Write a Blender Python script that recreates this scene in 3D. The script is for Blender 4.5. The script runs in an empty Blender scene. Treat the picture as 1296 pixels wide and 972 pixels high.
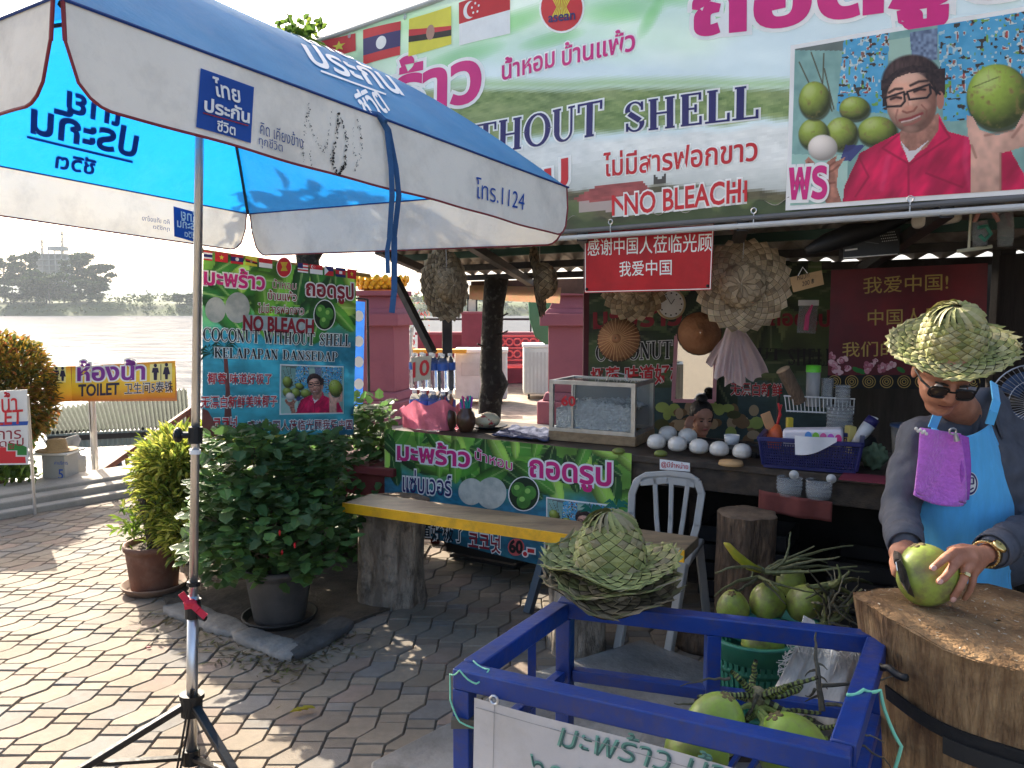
import bpy, bmesh, math, random
import numpy as np
from mathutils import Vector, Matrix, noise as mnoise
R = math.radians
SC = bpy.context.scene
COL = SC.collection
# ------------------------------------------------------------------ camera, sky, sun, exposure
PITCH = R(5.4); FPX = 1020.0; CX, CY = 648.0, 486.0; HC = 1.6
cam_d = bpy.data.cameras.new('camera'); cam_d.sensor_width = 36.0; cam_d.lens = 36.0*FPX/1296.0
cam_d.clip_start = 0.05; cam_d.clip_end = 8000
cam = bpy.data.objects.new('camera', cam_d); COL.objects.link(cam)
cam.location = (0, 0, HC); cam.rotation_euler = (R(90)-PITCH, 0, 0)
SC.camera = cam
SUN_EL = R(31.0)
SUN_AZ = math.atan2(-0.57, 0.82)            # towards the sun: (-.57, .82)
wd = bpy.data.worlds.new('World'); SC.world = wd; wd.use_nodes = True
wn = wd.node_tree.nodes; wl = wd.node_tree.links
sky = wn.new('ShaderNodeTexSky'); sky.sky_type = 'NISHITA'; sky.sun_disc = False
sky.sun_elevation = SUN_EL; sky.sun_rotation = SUN_AZ
sky.air_density = 0.7; sky.dust_density = 5.0; sky.ozone_density = 0.3
wl.new(sky.outputs['Color'], wn['Background'].inputs['Color'])
wn['Background'].inputs['Strength'].default_value = 0.13
sl = bpy.data.lights.new('sun', 'SUN'); sl.energy = 4.9; sl.angle = R(0.5); sl.color = (1.0, 0.90, 0.74)
so = bpy.data.objects.new('sun', sl); COL.objects.link(so)
ldir = Vector((0.57, -0.82, -math.tan(SUN_EL)*math.hypot(.57, .82))).normalized()
so.rotation_euler = ldir.to_track_quat('-Z', 'Y').to_euler()
SC.view_settings.view_transform = 'Standard'; SC.view_settings.look = 'None'
SC.view_settings.gamma = 1.0; SC.view_settings.use_curve_mapping = False
SC.view_settings.exposure = 1.75
try:
    SC.cycles.max_bounces = 8; SC.cycles.diffuse_bounces = 3; SC.cycles.glossy_bounces = 3
    SC.cycles.transmission_bounces = 6; SC.cycles.volume_bounces = 0; SC.cycles.transparent_max_bounces = 8
except Exception: pass
# ------------------------------------------------------------------ where things stand
CP, SP = math.cos(PITCH), math.sin(PITCH)
def ray(px, py):
    cx = (px-CX)/FPX; cz = (CY-py)/FPX
    return Vector((cx, CP+SP*cz, -SP+CP*cz))
def PY(px, py, Y):
    d = ray(px, py); t = Y/d.y
    return Vector((d.x*t, Y, HC+d.z*t))
def PZ(px, py, z=0.0):
    d = ray(px, py); t = (z-HC)/d.z
    return Vector((d.x*t, d.y*t, z))
class Surf:
    """a flat or gently curved sheet: metric axes U, V, normal N (towards the viewer)"""
    def __init__(s, O, U, V=Vector((0, 0, 1)), disp=None):
        s.O = Vector(O); s.U = Vector(U).normalized(); s.V = (Vector(V)-s.U*Vector(V).dot(s.U)).normalized()
        s.N = s.U.cross(s.V).normalized()
        if s.N.dot(Vector((0, 0, HC))-s.O) < 0: s.N = -s.N
        s.disp = disp
    def hit(s, px, py):
        d = ray(px, py); c = Vector((0, 0, HC))
        t = (s.O-c).dot(s.N)/d.dot(s.N); p = c+d*t-s.O
        return (p.dot(s.U), p.dot(s.V))
    def uv(s, P):
        p = P-s.O; return (p.dot(s.U), p.dot(s.V))
    def ev(s, u, v, off=0.0):
        k = s.disp(u, v) if s.disp else 0.0
        return s.O+s.U*u+s.V*v+s.N*(off+k)
# ------------------------------------------------------------------ objects
BASE = {}
def tag(o, label=None, cat=None, group=None, kind=None):
    if label: o['label'] = label
    if cat: o['category'] = cat
    if group: o['group'] = group
    if kind: o['kind'] = kind
    return o
def thing(name, loc, label, cat, group=None):
    o = bpy.data.objects.new(name, None); COL.objects.link(o); o.empty_display_size = 0.1
    o.location = loc; BASE[o.name] = Vector(loc)
    return tag(o, label, cat, group)
def dup(o, loc=None, rot=None, label=None, parent=None):
    c = o.copy(); COL.objects.link(c)
    if parent is not None: c.parent = parent
    if loc is not None: c.location = loc; BASE[c.name] = Vector(loc)
    if rot is not None: c.rotation_euler = rot
    if label: c['label'] = label
    for ch in list(o.children): dup(ch, parent=c)
    return c
def rotm(ax, a): return Matrix.Rotation(a, 3, ax)
class MB:
    def __init__(s): s.v = []; s.f = []; s.c = []; s.col = (1, 1, 1, 1); s.uvs = None
    def color(s, c): s.col = (c[0], c[1], c[2], 1); return s
    def add(s, vs, fs, col=None):
        b = len(s.v); s.v.extend([tuple(v) for v in vs])
        s.f.extend([tuple(i+b for i in f) for f in fs])
        cc = s.col if col is None else (col[0], col[1], col[2], 1)
        s.c.extend([cc]*len(fs)); return s
    def box(s, c, size, M=None, taper=1.0):
        c = Vector(c); hx, hy, hz = [k/2 for k in size]; vs = []
        for z in (-hz, hz):
            k = taper if z > 0 else 1.0
            for x, y in ((-hx, -hy), (hx, -hy), (hx, hy), (-hx, hy)):
                p = Vector((x*k, y*k, z)); p = M @ p if M is not None else p
                vs.append(c+p)
        return s.add(vs, [(0, 3, 2, 1), (4, 5, 6, 7), (0, 1, 5, 4), (1, 2, 6, 5), (2, 3, 7, 6), (3, 0, 4, 7)])
    def beam(s, a, b, w, h, up=Vector((0, 0, 1))):
        a = Vector(a); b = Vector(b); d = (b-a); L = d.length; d.normalize()
        up = Vector(up)
        if abs(d.dot(up.normalized())) > .98: up = Vector((0, 1, 0))
        x = d.cross(up).normalized(); z = x.cross(d)
        M = Matrix((x, d, z)).transposed()
        return s.box((a+b)/2, (w, L, h), M)
    def tube(s, pts, r, n=8, cap=True):
        pts = [Vector(p) for p in pts]
        if not hasattr(r, '__len__'): r = [r]*len(pts)
        vs = []; prev = None
        for i, p in enumerate(pts):
            d = (pts[min(i+1, len(pts)-1)]-pts[max(i-1, 0)])
            if d.length < 1e-9: d = Vector((0, 0, 1))
            d.normalize()
            if prev is None:
                a = d.cross(Vector((0, 0, 1)))
                if a.length < 1e-3: a = d.cross(Vector((1, 0, 0)))
            else:
                a = prev-d*prev.dot(d)
                if a.length < 1e-6: a = d.cross(Vector((0, 0, 1)))
            a.normalize(); prev = a; b = d.cross(a)
            for k in range(n):
                t = 2*math.pi*k/n; vs.append(p+(a*math.cos(t)+b*math.sin(t))*r[i])
        fs = []
        for i in range(len(pts)-1):
            for k in range(n):
                k2 = (k+1) % n; fs.append((i*n+k, i*n+k2, (i+1)*n+k2, (i+1)*n+k))
        if cap:
            fs.append(tuple(range(n-1, -1, -1))); m = (len(pts)-1)*n; fs.append(tuple(range(m, m+n)))
        return s.add(vs, fs)
    def lathe(s, prof, c=(0, 0, 0), n=24, M=None, cap=False, jit=None):
        c = Vector(c); vs = []
        for i, (r, z) in enumerate(prof):
            for k in range(n):
                t = 2*math.pi*k/n; rr = r*(1+(jit(t, z) if jit else 0))
                p = Vector((rr*math.cos(t), rr*math.sin(t), z)); p = M @ p if M is not None else p
                vs.append(c+p)
        fs = []
        for i in range(len(prof)-1):
            for k in range(n):
                k2 = (k+1) % n; fs.append((i*n+k, i*n+k2, (i+1)*n+k2, (i+1)*n+k))
        if cap:
            fs.append(tuple(range(n-1, -1, -1))); m = (len(prof)-1)*n; fs.append(tuple(range(m, m+n)))
        return s.add(vs, fs)
    def ell(s, c, rad, n=16, m=10, M=None):
        if not hasattr(rad, '__len__'): rad = (rad,)*3
        c = Vector(c); vs = []; fs = []
        for i in range(m+1):
            ph = math.pi*i/m
            for k in range(n):
                t = 2*math.pi*k/n
                q = max(math.sin(ph), 1e-3)
                p = Vector((rad[0]*q*math.cos(t), rad[1]*q*math.sin(t), -rad[2]*math.cos(ph)))
                p = M @ p if M is not None else p; vs.append(c+p)
        for i in range(m):
            for k in range(n):
                k2 = (k+1) % n; fs.append((i*n+k, i*n+k2, (i+1)*n+k2, (i+1)*n+k))
        fs.append(tuple(range(n-1, -1, -1))); fs.append(tuple(range(m*n, m*n+n)))
        return s.add(vs, fs)
    def prism(s, pts, th):
        pts = [Vector(p) for p in pts]; n = len(pts); th = Vector(th)
        vs = pts+[p+th for p in pts]
        return s.add(vs, [tuple(range(n-1, -1, -1)), tuple(range(n, 2*n))]+[(i, (i+1) % n, n+(i+1) % n, n+i) for i in range(n)])
    def poly(s, pts): return s.add(pts, [tuple(range(len(pts)))])
    def grid(s, fn, nu, nv, uv=False):
        vs = [fn(i/nu, j/nv) for j in range(nv+1) for i in range(nu+1)]
        if uv:
            s.uvs = (s.uvs or [])+[(i/nu, j/nv) for j in range(nv+1) for i in range(nu+1)]
        vs = [Vector(v) for v in vs]
        return s.add(vs, [(j*(nu+1)+i, j*(nu+1)+i+1, (j+1)*(nu+1)+i+1, (j+1)*(nu+1)+i) for j in range(nv) for i in range(nu)])
    def build(s, name, mat, parent=None, smooth=False, bevel=0, sub=0, solid=0, seg=2, base=None, offset=0):
        me = bpy.data.meshes.new(name)
        if parent is not None:
            org = BASE.get(parent.name, Vector((0, 0, 0)))
        elif base is not None: org = Vector(base)
        else:
            a = np.array(s.v); org = Vector((float(a[:, 0].mean()), float(a[:, 1].mean()), float(a[:, 2].min())))
        vs = [(v[0]-org.x, v[1]-org.y, v[2]-org.z) for v in s.v]
        me.from_pydata(vs, [], s.f)
        if len(set(s.c)) > 1 or (s.c and s.c[0] != (1, 1, 1, 1)):
            at = me.attributes.new('tint', 'FLOAT_COLOR', 'FACE')
            at.data.foreach_set('color', [k for c in s.c for k in c])
        if s.uvs:
            ul = me.uv_layers.new(name='UVMap')
            for lp in me.loops: ul.data[lp.index].uv = s.uvs[lp.vertex_index]
        if smooth:
            me.polygons.foreach_set('use_smooth', [True]*len(me.polygons))
        me.update()
        o = bpy.data.objects.new(name, me); COL.objects.link(o)
        if mat is not None: me.materials.append(mat)
        if parent is not None:
            o.parent = parent; BASE[o.name] = org
        else:
            o.location = org; BASE[o.name] = org
        if solid:
            m = o.modifiers.new('solid', 'SOLIDIFY'); m.thickness = solid; m.offset = offset
        if sub:
            m = o.modifiers.new('sub', 'SUBSURF'); m.levels = sub; m.render_levels = sub
        if bevel:
            m = o.modifiers.new('bevel', 'BEVEL'); m.width = bevel; m.segments = seg; m.limit_method = 'ANGLE'; m.angle_limit = R(40)
            if not smooth:
                me.polygons.foreach_set('use_smooth', [True]*len(me.polygons))
                m.harden_normals = False
                try: me.set_sharp_from_angle(angle=R(35))
                except Exception: pass
        return o
def fused(prims, voxel, name, mat, parent, smooth_it=6, factor=0.5, base=None, push=None, sub=0):
    """many closed solids -> one continuous skin (voxel remesh), frozen into a plain mesh"""
    me = bpy.data.meshes.new('tmp'); me.from_pydata([tuple(v) for v in prims.v], [], prims.f)
    o = bpy.data.objects.new('tmp', me); COL.objects.link(o)
    m = o.modifiers.new('r', 'REMESH'); m.mode = 'VOXEL'; m.voxel_size = voxel; m.use_smooth_shade = True
    m2 = o.modifiers.new('s', 'SMOOTH'); m2.iterations = smooth_it; m2.factor = factor
    dg = bpy.context.evaluated_depsgraph_get(); out = bpy.data.meshes.new_from_object(o.evaluated_get(dg))
    bpy.data.objects.remove(o); bpy.data.meshes.remove(me)
    q = MB(); q.v = [tuple(v.co) for v in out.vertices]; q.f = [tuple(p.vertices) for p in out.polygons]; q.c = [(1, 1, 1, 1)]*len(q.f)
    if push:
        ns = [v.normal.copy() for v in out.vertices]
        q.v = [tuple(Vector(p)+n*push(Vector(p), n)) for p, n in zip(q.v, ns)]
    bpy.data.meshes.remove(out)
    return q.build(name, mat, parent, smooth=True, base=base, sub=sub)
def cap(mb, p0, r0, p1, r1, n=14):
    """closed tapered limb with round ends"""
    p0 = Vector(p0); p1 = Vector(p1); d = p1-p0; L = d.length; d.normalize()
    pts = []; rr = []
    for k in range(5):
        a = -math.pi/2+math.pi/2*k/4; pts.append(p0+d*r0*math.sin(a)); rr.append(max(r0*math.cos(a), r0*.03))
    for k in range(5):
        a = math.pi/2*k/4; pts.append(p1+d*r1*math.sin(a)); rr.append(max(r1*math.cos(a), r1*.03))
    mb.tube(pts, rr, n)
    return mb
# ------------------------------------------------------------------ materials
def srgb(r, g, b):
    f = lambda c: (c/255/12.92) if c/255 <= .04045 else ((c/255+.055)/1.055)**2.4
    return (f(r), f(g), f(b))
MATS = {}
def mat(name, col=(.5, .5, .5), rough=.6, metal=0.0, var=.12, scale=6.0, col2=None, lo=.4, hi=.65, bump=0.0, bscale=60.0,
        tint=False, trans=0.0, transmission=0.0, spec=.5, coat=0.0, stretch=None, ior=1.45, sheen=0.0, attrvar=False, dirt=None, dirt_amt=.5, dscale=3.0, uvramp=None, tcol=None, dlo=.47):
    if name in MATS: return MATS[name]
    m = bpy.data.materials.new(name); m.use_nodes = True; nt = m.node_tree; N = nt.nodes; L = nt.links
    b = N['Principled BSDF']; out = N['Material Output']
    b.inputs['Roughness'].default_value = rough; b.inputs['Metallic'].default_value = metal
    b.inputs['Specular IOR Level'].default_value = spec; b.inputs['IOR'].default_value = ior
    if transmission: b.inputs['Transmission Weight'].default_value = transmission
    if coat: b.inputs['Coat Weight'].default_value = coat; b.inputs['Coat Roughness'].default_value = .15
    if sheen: b.inputs['Sheen Weight'].default_value = sheen
    tc = N.new('ShaderNodeTexCoord'); mp = N.new('ShaderNodeMapping'); L.new(tc.outputs['Object'], mp.inputs['Vector'])
    if stretch: mp.inputs['Scale'].default_value = stretch
    nz = N.new('ShaderNodeTexNoise'); nz.inputs['Scale'].default_value = scale; nz.inputs['Detail'].default_value = 6; nz.inputs['Roughness'].default_value = .6
    L.new(mp.outputs['Vector'], nz.inputs['Vector'])
    rp = N.new('ShaderNodeValToRGB'); L.new(nz.outputs['Fac'], rp.inputs['Fac'])
    c1 = tuple(c*(1-var) for c in col); c2 = tuple(min(1, c*(1+var)) for c in col) if col2 is None else col2
    rp.color_ramp.elements[0].position = lo; rp.color_ramp.elements[1].position = hi
    rp.color_ramp.elements[0].color = (*c1, 1); rp.color_ramp.elements[1].color = (*c2, 1)
    csock = rp.outputs['Color']
    if uvramp:
        tu = N.new('ShaderNodeTexCoord'); sx = N.new('ShaderNodeSeparateXYZ'); L.new(tu.outputs['UV'], sx.inputs[0])
        nu = N.new('ShaderNodeTexNoise'); nu.inputs['Scale'].default_value = 3.0; nu.inputs['Detail'].default_value = 4
        L.new(tu.outputs['UV'], nu.inputs['Vector'])
        ma = N.new('ShaderNodeMath'); ma.operation = 'MULTIPLY_ADD'; L.new(nu.outputs['Fac'], ma.inputs[0]); ma.inputs[1].default_value = .25
        L.new(sx.outputs['Y'], ma.inputs[2])
        mb_ = N.new('ShaderNodeMath'); mb_.operation = 'SUBTRACT'; L.new(ma.outputs[0], mb_.inputs[0]); mb_.inputs[1].default_value = .125
        r2 = N.new('ShaderNodeValToRGB'); L.new(mb_.outputs[0], r2.inputs['Fac'])
        els = r2.color_ramp.elements
        while len(els) < len(uvramp): els.new(.5)
        for e, (p, c) in zip(els, uvramp): e.position = p; e.color = (*c, 1)
        mx = N.new('ShaderNodeMix'); mx.data_type = 'RGBA'; mx.blend_type = 'MULTIPLY'; mx.inputs['Factor'].default_value = 1
        L.new(r2.outputs['Color'], mx.inputs['A']); L.new(csock, mx.inputs['B']); csock = mx.outputs['Result']
    if tint:
        at = N.new('ShaderNodeAttribute'); at.attribute_name = 'tint'
        mx = N.new('ShaderNodeMix'); mx.data_type = 'RGBA'; mx.blend_type = 'MULTIPLY'; mx.inputs['Factor'].default_value = 1
        L.new(csock, mx.inputs['A']); L.new(at.outputs['Color'], mx.inputs['B']); csock = mx.outputs['Result']
    if dirt is not None:
        nd = N.new('ShaderNodeTexNoise'); nd.inputs['Scale'].default_value = dscale; nd.inputs['Detail'].default_value = 9; nd.inputs['Roughness'].default_value = .68
        L.new(tc.outputs['Object'], nd.inputs['Vector'])
        rd = N.new('ShaderNodeValToRGB'); L.new(nd.outputs['Fac'], rd.inputs['Fac'])
        rd.color_ramp.elements[0].position = dlo; rd.color_ramp.elements[1].position = dlo+.23
        rd.color_ramp.elements[1].color = (dirt_amt,)*3+(1,)
        mx = N.new('ShaderNodeMix'); mx.data_type = 'RGBA'; L.new(rd.outputs['Color'], mx.inputs['Factor'])
        L.new(csock, mx.inputs['A']); mx.inputs['B'].default_value = (*dirt, 1); csock = mx.outputs['Result']
    L.new(csock, b.inputs['Base Color'])
    nrm = None
    if bump:
        nb = N.new('ShaderNodeTexNoise'); nb.inputs['Scale'].default_value = bscale; nb.inputs['Detail'].default_value = 5
        L.new(mp.outputs['Vector'], nb.inputs['Vector'])
        bp = N.new('ShaderNodeBump'); bp.inputs['Strength'].default_value = min(1, bump); bp.inputs['Distance'].default_value = .02*max(1, bump)
        L.new(nb.outputs['Fac'], bp.inputs['Height']); L.new(bp.outputs['Normal'], b.inputs['Normal']); nrm = bp.outputs['Normal']
    if trans:
        tr = N.new('ShaderNodeBsdfTranslucent'); 
        if tcol: tr.inputs['Color'].default_value = (*tcol, 1)
        else: L.new(csock, tr.inputs['Color'])
        if nrm: L.new(nrm, tr.inputs['Normal'])
        ms = N.new('ShaderNodeMixShader'); ms.inputs['Fac'].default_value = trans
        L.new(b.outputs[0], ms.inputs[1]); L.new(tr.outputs[0], ms.inputs[2]); L.new(ms.outputs[0], out.inputs['Surface'])
    MATS[name] = m; return m
def paint(name, r, g, b, rough=.5, **k): return mat(name, srgb(r, g, b), rough, var=k.pop('var', .06), **k)
# ------------------------------------------------------------------ lettering
TXT = {}
def text_mesh(s, fat):
    key = (s, fat)
    if key in TXT: return TXT[key]
    c = bpy.data.curves.new('txt', 'FONT'); c.body = s; c.resolution_u = 3; c.offset = fat; c.fill_mode = 'FRONT'
    o = bpy.data.objects.new('txt', c); COL.objects.link(o)
    dg = bpy.context.evaluated_depsgraph_get(); me = bpy.data.meshes.new_from_object(o.evaluated_get(dg))
    v = [(p.co.x, p.co.y) for p in me.vertices]; f = [tuple(p.vertices) for p in me.polygons]
    bpy.data.objects.remove(o); bpy.data.curves.remove(c); bpy.data.meshes.remove(me)
    TXT[key] = (v, f); return TXT[key]
def lettering(sf, s, bl, br, tl, m, parent, off=.003, fat=.012, out=None, ofat=.06, name='lettering', px=True, oname='letter_outline'):
    """writing on sheet sf between three corners (photo pixels or sheet metres): lower left, lower right, upper left"""
    v0, _ = text_mesh(s, 0.0)
    xs = [p[0] for p in v0]; ys = [p[1] for p in v0]; x0, x1, y0, y1 = min(xs), max(xs), min(ys), max(ys)
    B, Rr, T = [Vector(sf.hit(*p)) if px else Vector(p) for p in (bl, br, tl)]
    def put(fat_, o_, mt, nm):
        v, f = text_mesh(s, fat_)
        vs = []
        for x, y in v:
            q = B+(Rr-B)*((x-x0)/(x1-x0))+(T-B)*((y-y0)/max(y1-y0, 1e-6))
            vs.append((q.x, q.y))
        return drape(vs, f, sf, o_).build(nm, mt, parent)
    if out is not None: put(fat+ofat, off-.0012, out, oname)
    return put(fat, off, m, name)
def drape(q, fs, sf, off, step=.09):
    """lay flat shapes (sheet metres) on a rippled sheet, cutting big faces so that they follow it"""
    xs = [p[0] for p in q]; ys = [p[1] for p in q]; x0, x1, y0, y1 = min(xs), max(xs), min(ys), max(ys); mb = MB()
    if not (sf.disp or getattr(sf, 'curved', False)) or max(x1-x0, y1-y0) < step*1.3:
        return mb.add([sf.ev(p[0], p[1], off) for p in q], fs)
    bm = bmesh.new(); vv = [bm.verts.new((p[0], p[1], 0)) for p in q]
    for f in fs:
        try: bm.faces.new([vv[i] for i in f])
        except ValueError: pass
    for ax, a, b in ((0, x0, x1), (1, y0, y1)):
        n = int((b-a)/step)+1
        for k in range(1, n):
            co = [0, 0, 0]; co[ax] = a+(b-a)*k/n; no = [0, 0, 0]; no[ax] = 1
            bmesh.ops.bisect_plane(bm, geom=bm.verts[:]+bm.edges[:]+bm.faces[:], plane_co=co, plane_no=no, dist=1e-6)
    bm.verts.index_update()
    mb.add([sf.ev(v.co.x, v.co.y, off) for v in bm.verts], [[v.index for v in f.verts] for f in bm.faces]); bm.free()
    return mb
# a hand-made serif alphabet: strokes (x0,y0,x1,y1,halfwidth) and bowls
TH, TN, SH = .085, .030, .028
def _st(*a): return ('l',)+a
def _arc(cx, cy, rx, ry, a0, a1, w0, w1, w2): return ('a', cx, cy, rx, ry, a0, a1, w0, w1, w2)
def serif_glyph(ch):
    S = []; w = .7
    def serif(x, y, h=.13): S.append(_st(x-h, y, x+h, y, SH))
    if ch == 'I': w = .4; S = [_st(.2, 0, .2, 1, TH)]; serif(.2, .028); serif(.2, .972)
    elif ch == 'L': S = [_st(.2, 0, .2, 1, TH), _st(.2, .03, .62, .03, SH), _st(.6, 0, .6, .26, TN)]; serif(.2, .972); serif(.15, .028); w = .68
    elif ch == 'T': S = [_st(.36, 0, .36, 1, TH), _st(.02, .97, .7, .97, SH), _st(.04, .75, .04, 1, TN), _st(.68, .75, .68, 1, TN)]; serif(.36, .028); w = .74
    elif ch == 'E': S = [_st(.2, 0, .2, 1, TH), _st(.08, .03, .62, .03, SH), _st(.08, .97, .6, .97, SH), _st(.2, .52, .48, .52, SH), _st(.6, 0, .6, .26, TN), _st(.58, .77, .58, 1, TN), _st(.47, .4, .47, .64, TN)]; w = .7
    elif ch == 'H': S = [_st(.2, 0, .2, 1, TH), _st(.66, 0, .66, 1, TH), _st(.2, .52, .66, .52, SH)]; [serif(x, y) for x in (.2, .66) for y in (.028, .972)]; w = .88
    elif ch == 'N': S = [_st(.16, 0, .16, 1, TN), _st(.68, 0, .68, 1, TN), _st(.18, .96, .66, .04, TH)]; serif(.16, .028); serif(.1, .972, .1); serif(.68, .972); w = .84
    elif ch == 'K': S = [_st(.2, 0, .2, 1, TH), _st(.24, .42, .62, .97, TN), _st(.36, .58, .66, .03, TH)]; [serif(x, y) for x, y in ((.2, .028), (.2, .972), (.66, .028), (.6, .972))]; w = .82
    elif ch == 'A': S = [_st(.12, .02, .4, .98, TN), _st(.4, .98, .68, .02, TH), _st(.2, .33, .58, .33, SH)]; serif(.12, .028, .11); serif(.68, .028); w = .82
    elif ch == 'W': S = [_st(.1, .98, .33, .03, TH), _st(.33, .03, .53, .95, TN), _st(.5, .95, .74, .03, TH), _st(.74, .03, .95, .98, TN)]; serif(.1, .972); serif(.5, .972); serif(.95, .972, .1); w = 1.08
    elif ch == 'U': S = [_st(.2, .3, .2, 1, TH), _st(.66, .3, .66, 1, TN), _arc(.43, .3, .23, .28, 180, 360, TH, SH, TN)]; serif(.2, .972); serif(.66, .972, .1); w = .84
    elif ch == 'O': S = [_arc(.43, .5, .34, .48, 0, 180, TH, SH, TH), _arc(.43, .5, .34, .48, 180, 360, TH, SH, TH)]; w = .86
    elif ch == 'C': S = [_arc(.43, .5, .34, .48, 40, 180, TN, SH, TH), _arc(.43, .5, .34, .48, 180, 322, TH, SH, TN), _st(.7, .68, .7, .98, TN)]; w = .8
    elif ch == 'P': S = [_st(.2, 0, .2, 1, TH), _st(.1, .97, .42, .97, SH), _st(.2, .46, .42, .46, SH), _arc(.4, .715, .22, .255, -90, 90, SH, TH, SH)]; serif(.2, .028); w = .7
    elif ch == 'D': S = [_st(.2, 0, .2, 1, TH), _st(.08, .97, .4, .97, SH), _st(.08, .03, .4, .03, SH), _arc(.38, .5, .3, .47, -90, 90, SH, TH, SH)]; w = .82
    elif ch == 'S': S = [_arc(.33, .74, .2, .23, 20, 200, TN, SH, TH*.9), _st(.18, .62, .48, .36, TH*.95), _arc(.34, .26, .2, .23, -160, 20, TN, SH, TH*.9), _st(.54, .7, .54, .97, TN), _st(.12, .03, .12, .3, TN)]; w = .66
    else: w = .4
    return S, w
def serif_text(sf, s, bl, br, tl, m, parent, off=.003, out=None, grow=.06, name='lettering', space=.5):
    B, Rr, T = [Vector(sf.hit(*p)) for p in (bl, br, tl)]
    tot = sum(serif_glyph(c)[1] if c != ' ' else space for c in s)
    def strip(mb, c, w, z):
        n = len(c); vs = []
        for i in range(n):
            a = c[max(i-1, 0)]; b = c[min(i+1, n-1)]; d = (b-a); d.normalize(); q = Vector((-d.y, d.x))
            for sg in (1, -1):
                p = c[i]+q*w[i]*sg; k = B+(Rr-B)*(p.x/tot)+(T-B)*p.y; vs.append(sf.ev(k.x, k.y, z))
        mb.add(vs, [(2*i, 2*i+1, 2*i+3, 2*i+2) for i in range(n-1)])
    def draw(mb, g, z):
        x = 0; zi = 0
        for ch in s:
            if ch == ' ': x += space; continue
            S, w = serif_glyph(ch)
            for q in S:
                zi = (zi+1) % 7
                if q[0] == 'l':
                    a = Vector((x+q[1], q[2])); b = Vector((x+q[3], q[4])); d = (b-a).normalized()*g
                    strip(mb, [a-d, b+d], [q[5]+g]*2, z+zi*.00012)
                else:
                    _, cx, cy, rx, ry, a0, a1, w0, w1, w2 = q; c = []; ww = []
                    for i in range(13):
                        t = i/12; an = R(a0+(a1-a0)*t)
                        k = (w0*(1-2*t)+w1*2*t) if t < .5 else (w1*(2-2*t)+w2*(2*t-1))
                        c.append(Vector((x+cx+(rx-.0)*math.cos(an), cy+ry*math.sin(an)))); ww.append(k+g)
                    strip(mb, c, ww, z+zi*.00012)
            x += w
    if out is not None:
        mb = MB(); draw(mb, grow, off-.0014); mb.build('letter_outline', out, parent)
    mb = MB(); draw(mb, .004, off); return mb.build(name, m, parent)
def flat(sf, pts, m, parent, name, off=.0015, col=None):
    """one printed patch: polygon given in photo pixels"""
    return drape([sf.hit(*p) for p in pts], [tuple(range(len(pts)))], sf, off).build(name, m, parent)
def oval(cx, cy, rx, ry, n=28, rot=0):
    c, s_ = math.cos(R(rot)), math.sin(R(rot))
    return [(cx+rx*math.cos(2*math.pi*i/n)*c-ry*math.sin(2*math.pi*i/n)*s_, cy+rx*math.cos(2*math.pi*i/n)*s_+ry*math.sin(2*math.pi*i/n)*c) for i in range(n)]
def sheet(sf, corners, m, name, parent, nu=24, nv=12, off=0.0, solid=.0015, base=None):
    """cloth sheet between four photo corners tl,tr,br,bl (uv 0..1 kept for the print)"""
    tl, tr, br, bl = [Vector(sf.hit(*c)) for c in corners]
    def fn(a, b):
        q = (bl*(1-a)+br*a)*(1-b)+(tl*(1-a)+tr*a)*b
        return sf.ev(q.x, q.y, off)
    mb = MB(); mb.grid(fn, nu, nv, uv=True)
    return mb.build(name, m, parent, smooth=True, solid=0, base=base)
rnd = random.Random(7)
# ================================================================== materials used widely
WHITE = paint('white_paint', 235, 235, 232, .45)
BLACKM = paint('black_metal', 24, 24, 26, .45, bump=.1)
BLACKP = paint('black_plastic', 16, 16, 17, .5)
STEEL = mat('steel_pole', (.60, .60, .60), .30, .9, var=.12, scale=3, stretch=(14, 14, 2))
PINKW = mat('pink_render', srgb(142, 80, 90), .8, var=.12, scale=3, bump=.15, bscale=40, dirt=srgb(120, 70, 75), dirt_amt=.5)
PINKD = mat('dark_pink_render', srgb(126, 54, 66), .8, var=.15, scale=2, bump=.15, bscale=40)
CONC = mat('concrete', (.24, .225, .20), .9, var=.3, scale=2.5, bump=.35, bscale=45, dirt=(.09, .08, .07), dirt_amt=.7, dscale=4)
CONCL = mat('pale_kerb', (.36, .33, .28), .9, var=.22, scale=3, bump=.3, bscale=50, dirt=(.15, .13, .11), dirt_amt=.6)
WOODD = mat('dark_wood', (.055, .04, .03), .7, var=.35, scale=5, stretch=(1, 8, 8), bump=.25, bscale=20)
INK_W = paint('print_white', 232, 232, 228, .6)
INK_P = paint('print_pink', 205, 38, 122, .6)
INK_R = paint('print_red', 196, 38, 46, .6)
INK_DR = paint('print_dark_red', 140, 28, 44, .6)
INK_N = paint('print_navy', 40, 36, 96, .6)
INK_K = paint('print_black', 16, 16, 18, .6)
INK_B = paint('print_blue', 34, 78, 160, .6)
INK_G = paint('print_green', 40, 120, 50, .6)
INK_Y = paint('print_yellow', 214, 204, 60, .6)
INK_S = mat('print_skin', srgb(196, 140, 116), .6, var=.12, scale=14)
INK_GO = paint('print_gold', 190, 160, 84, .5)
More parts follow.
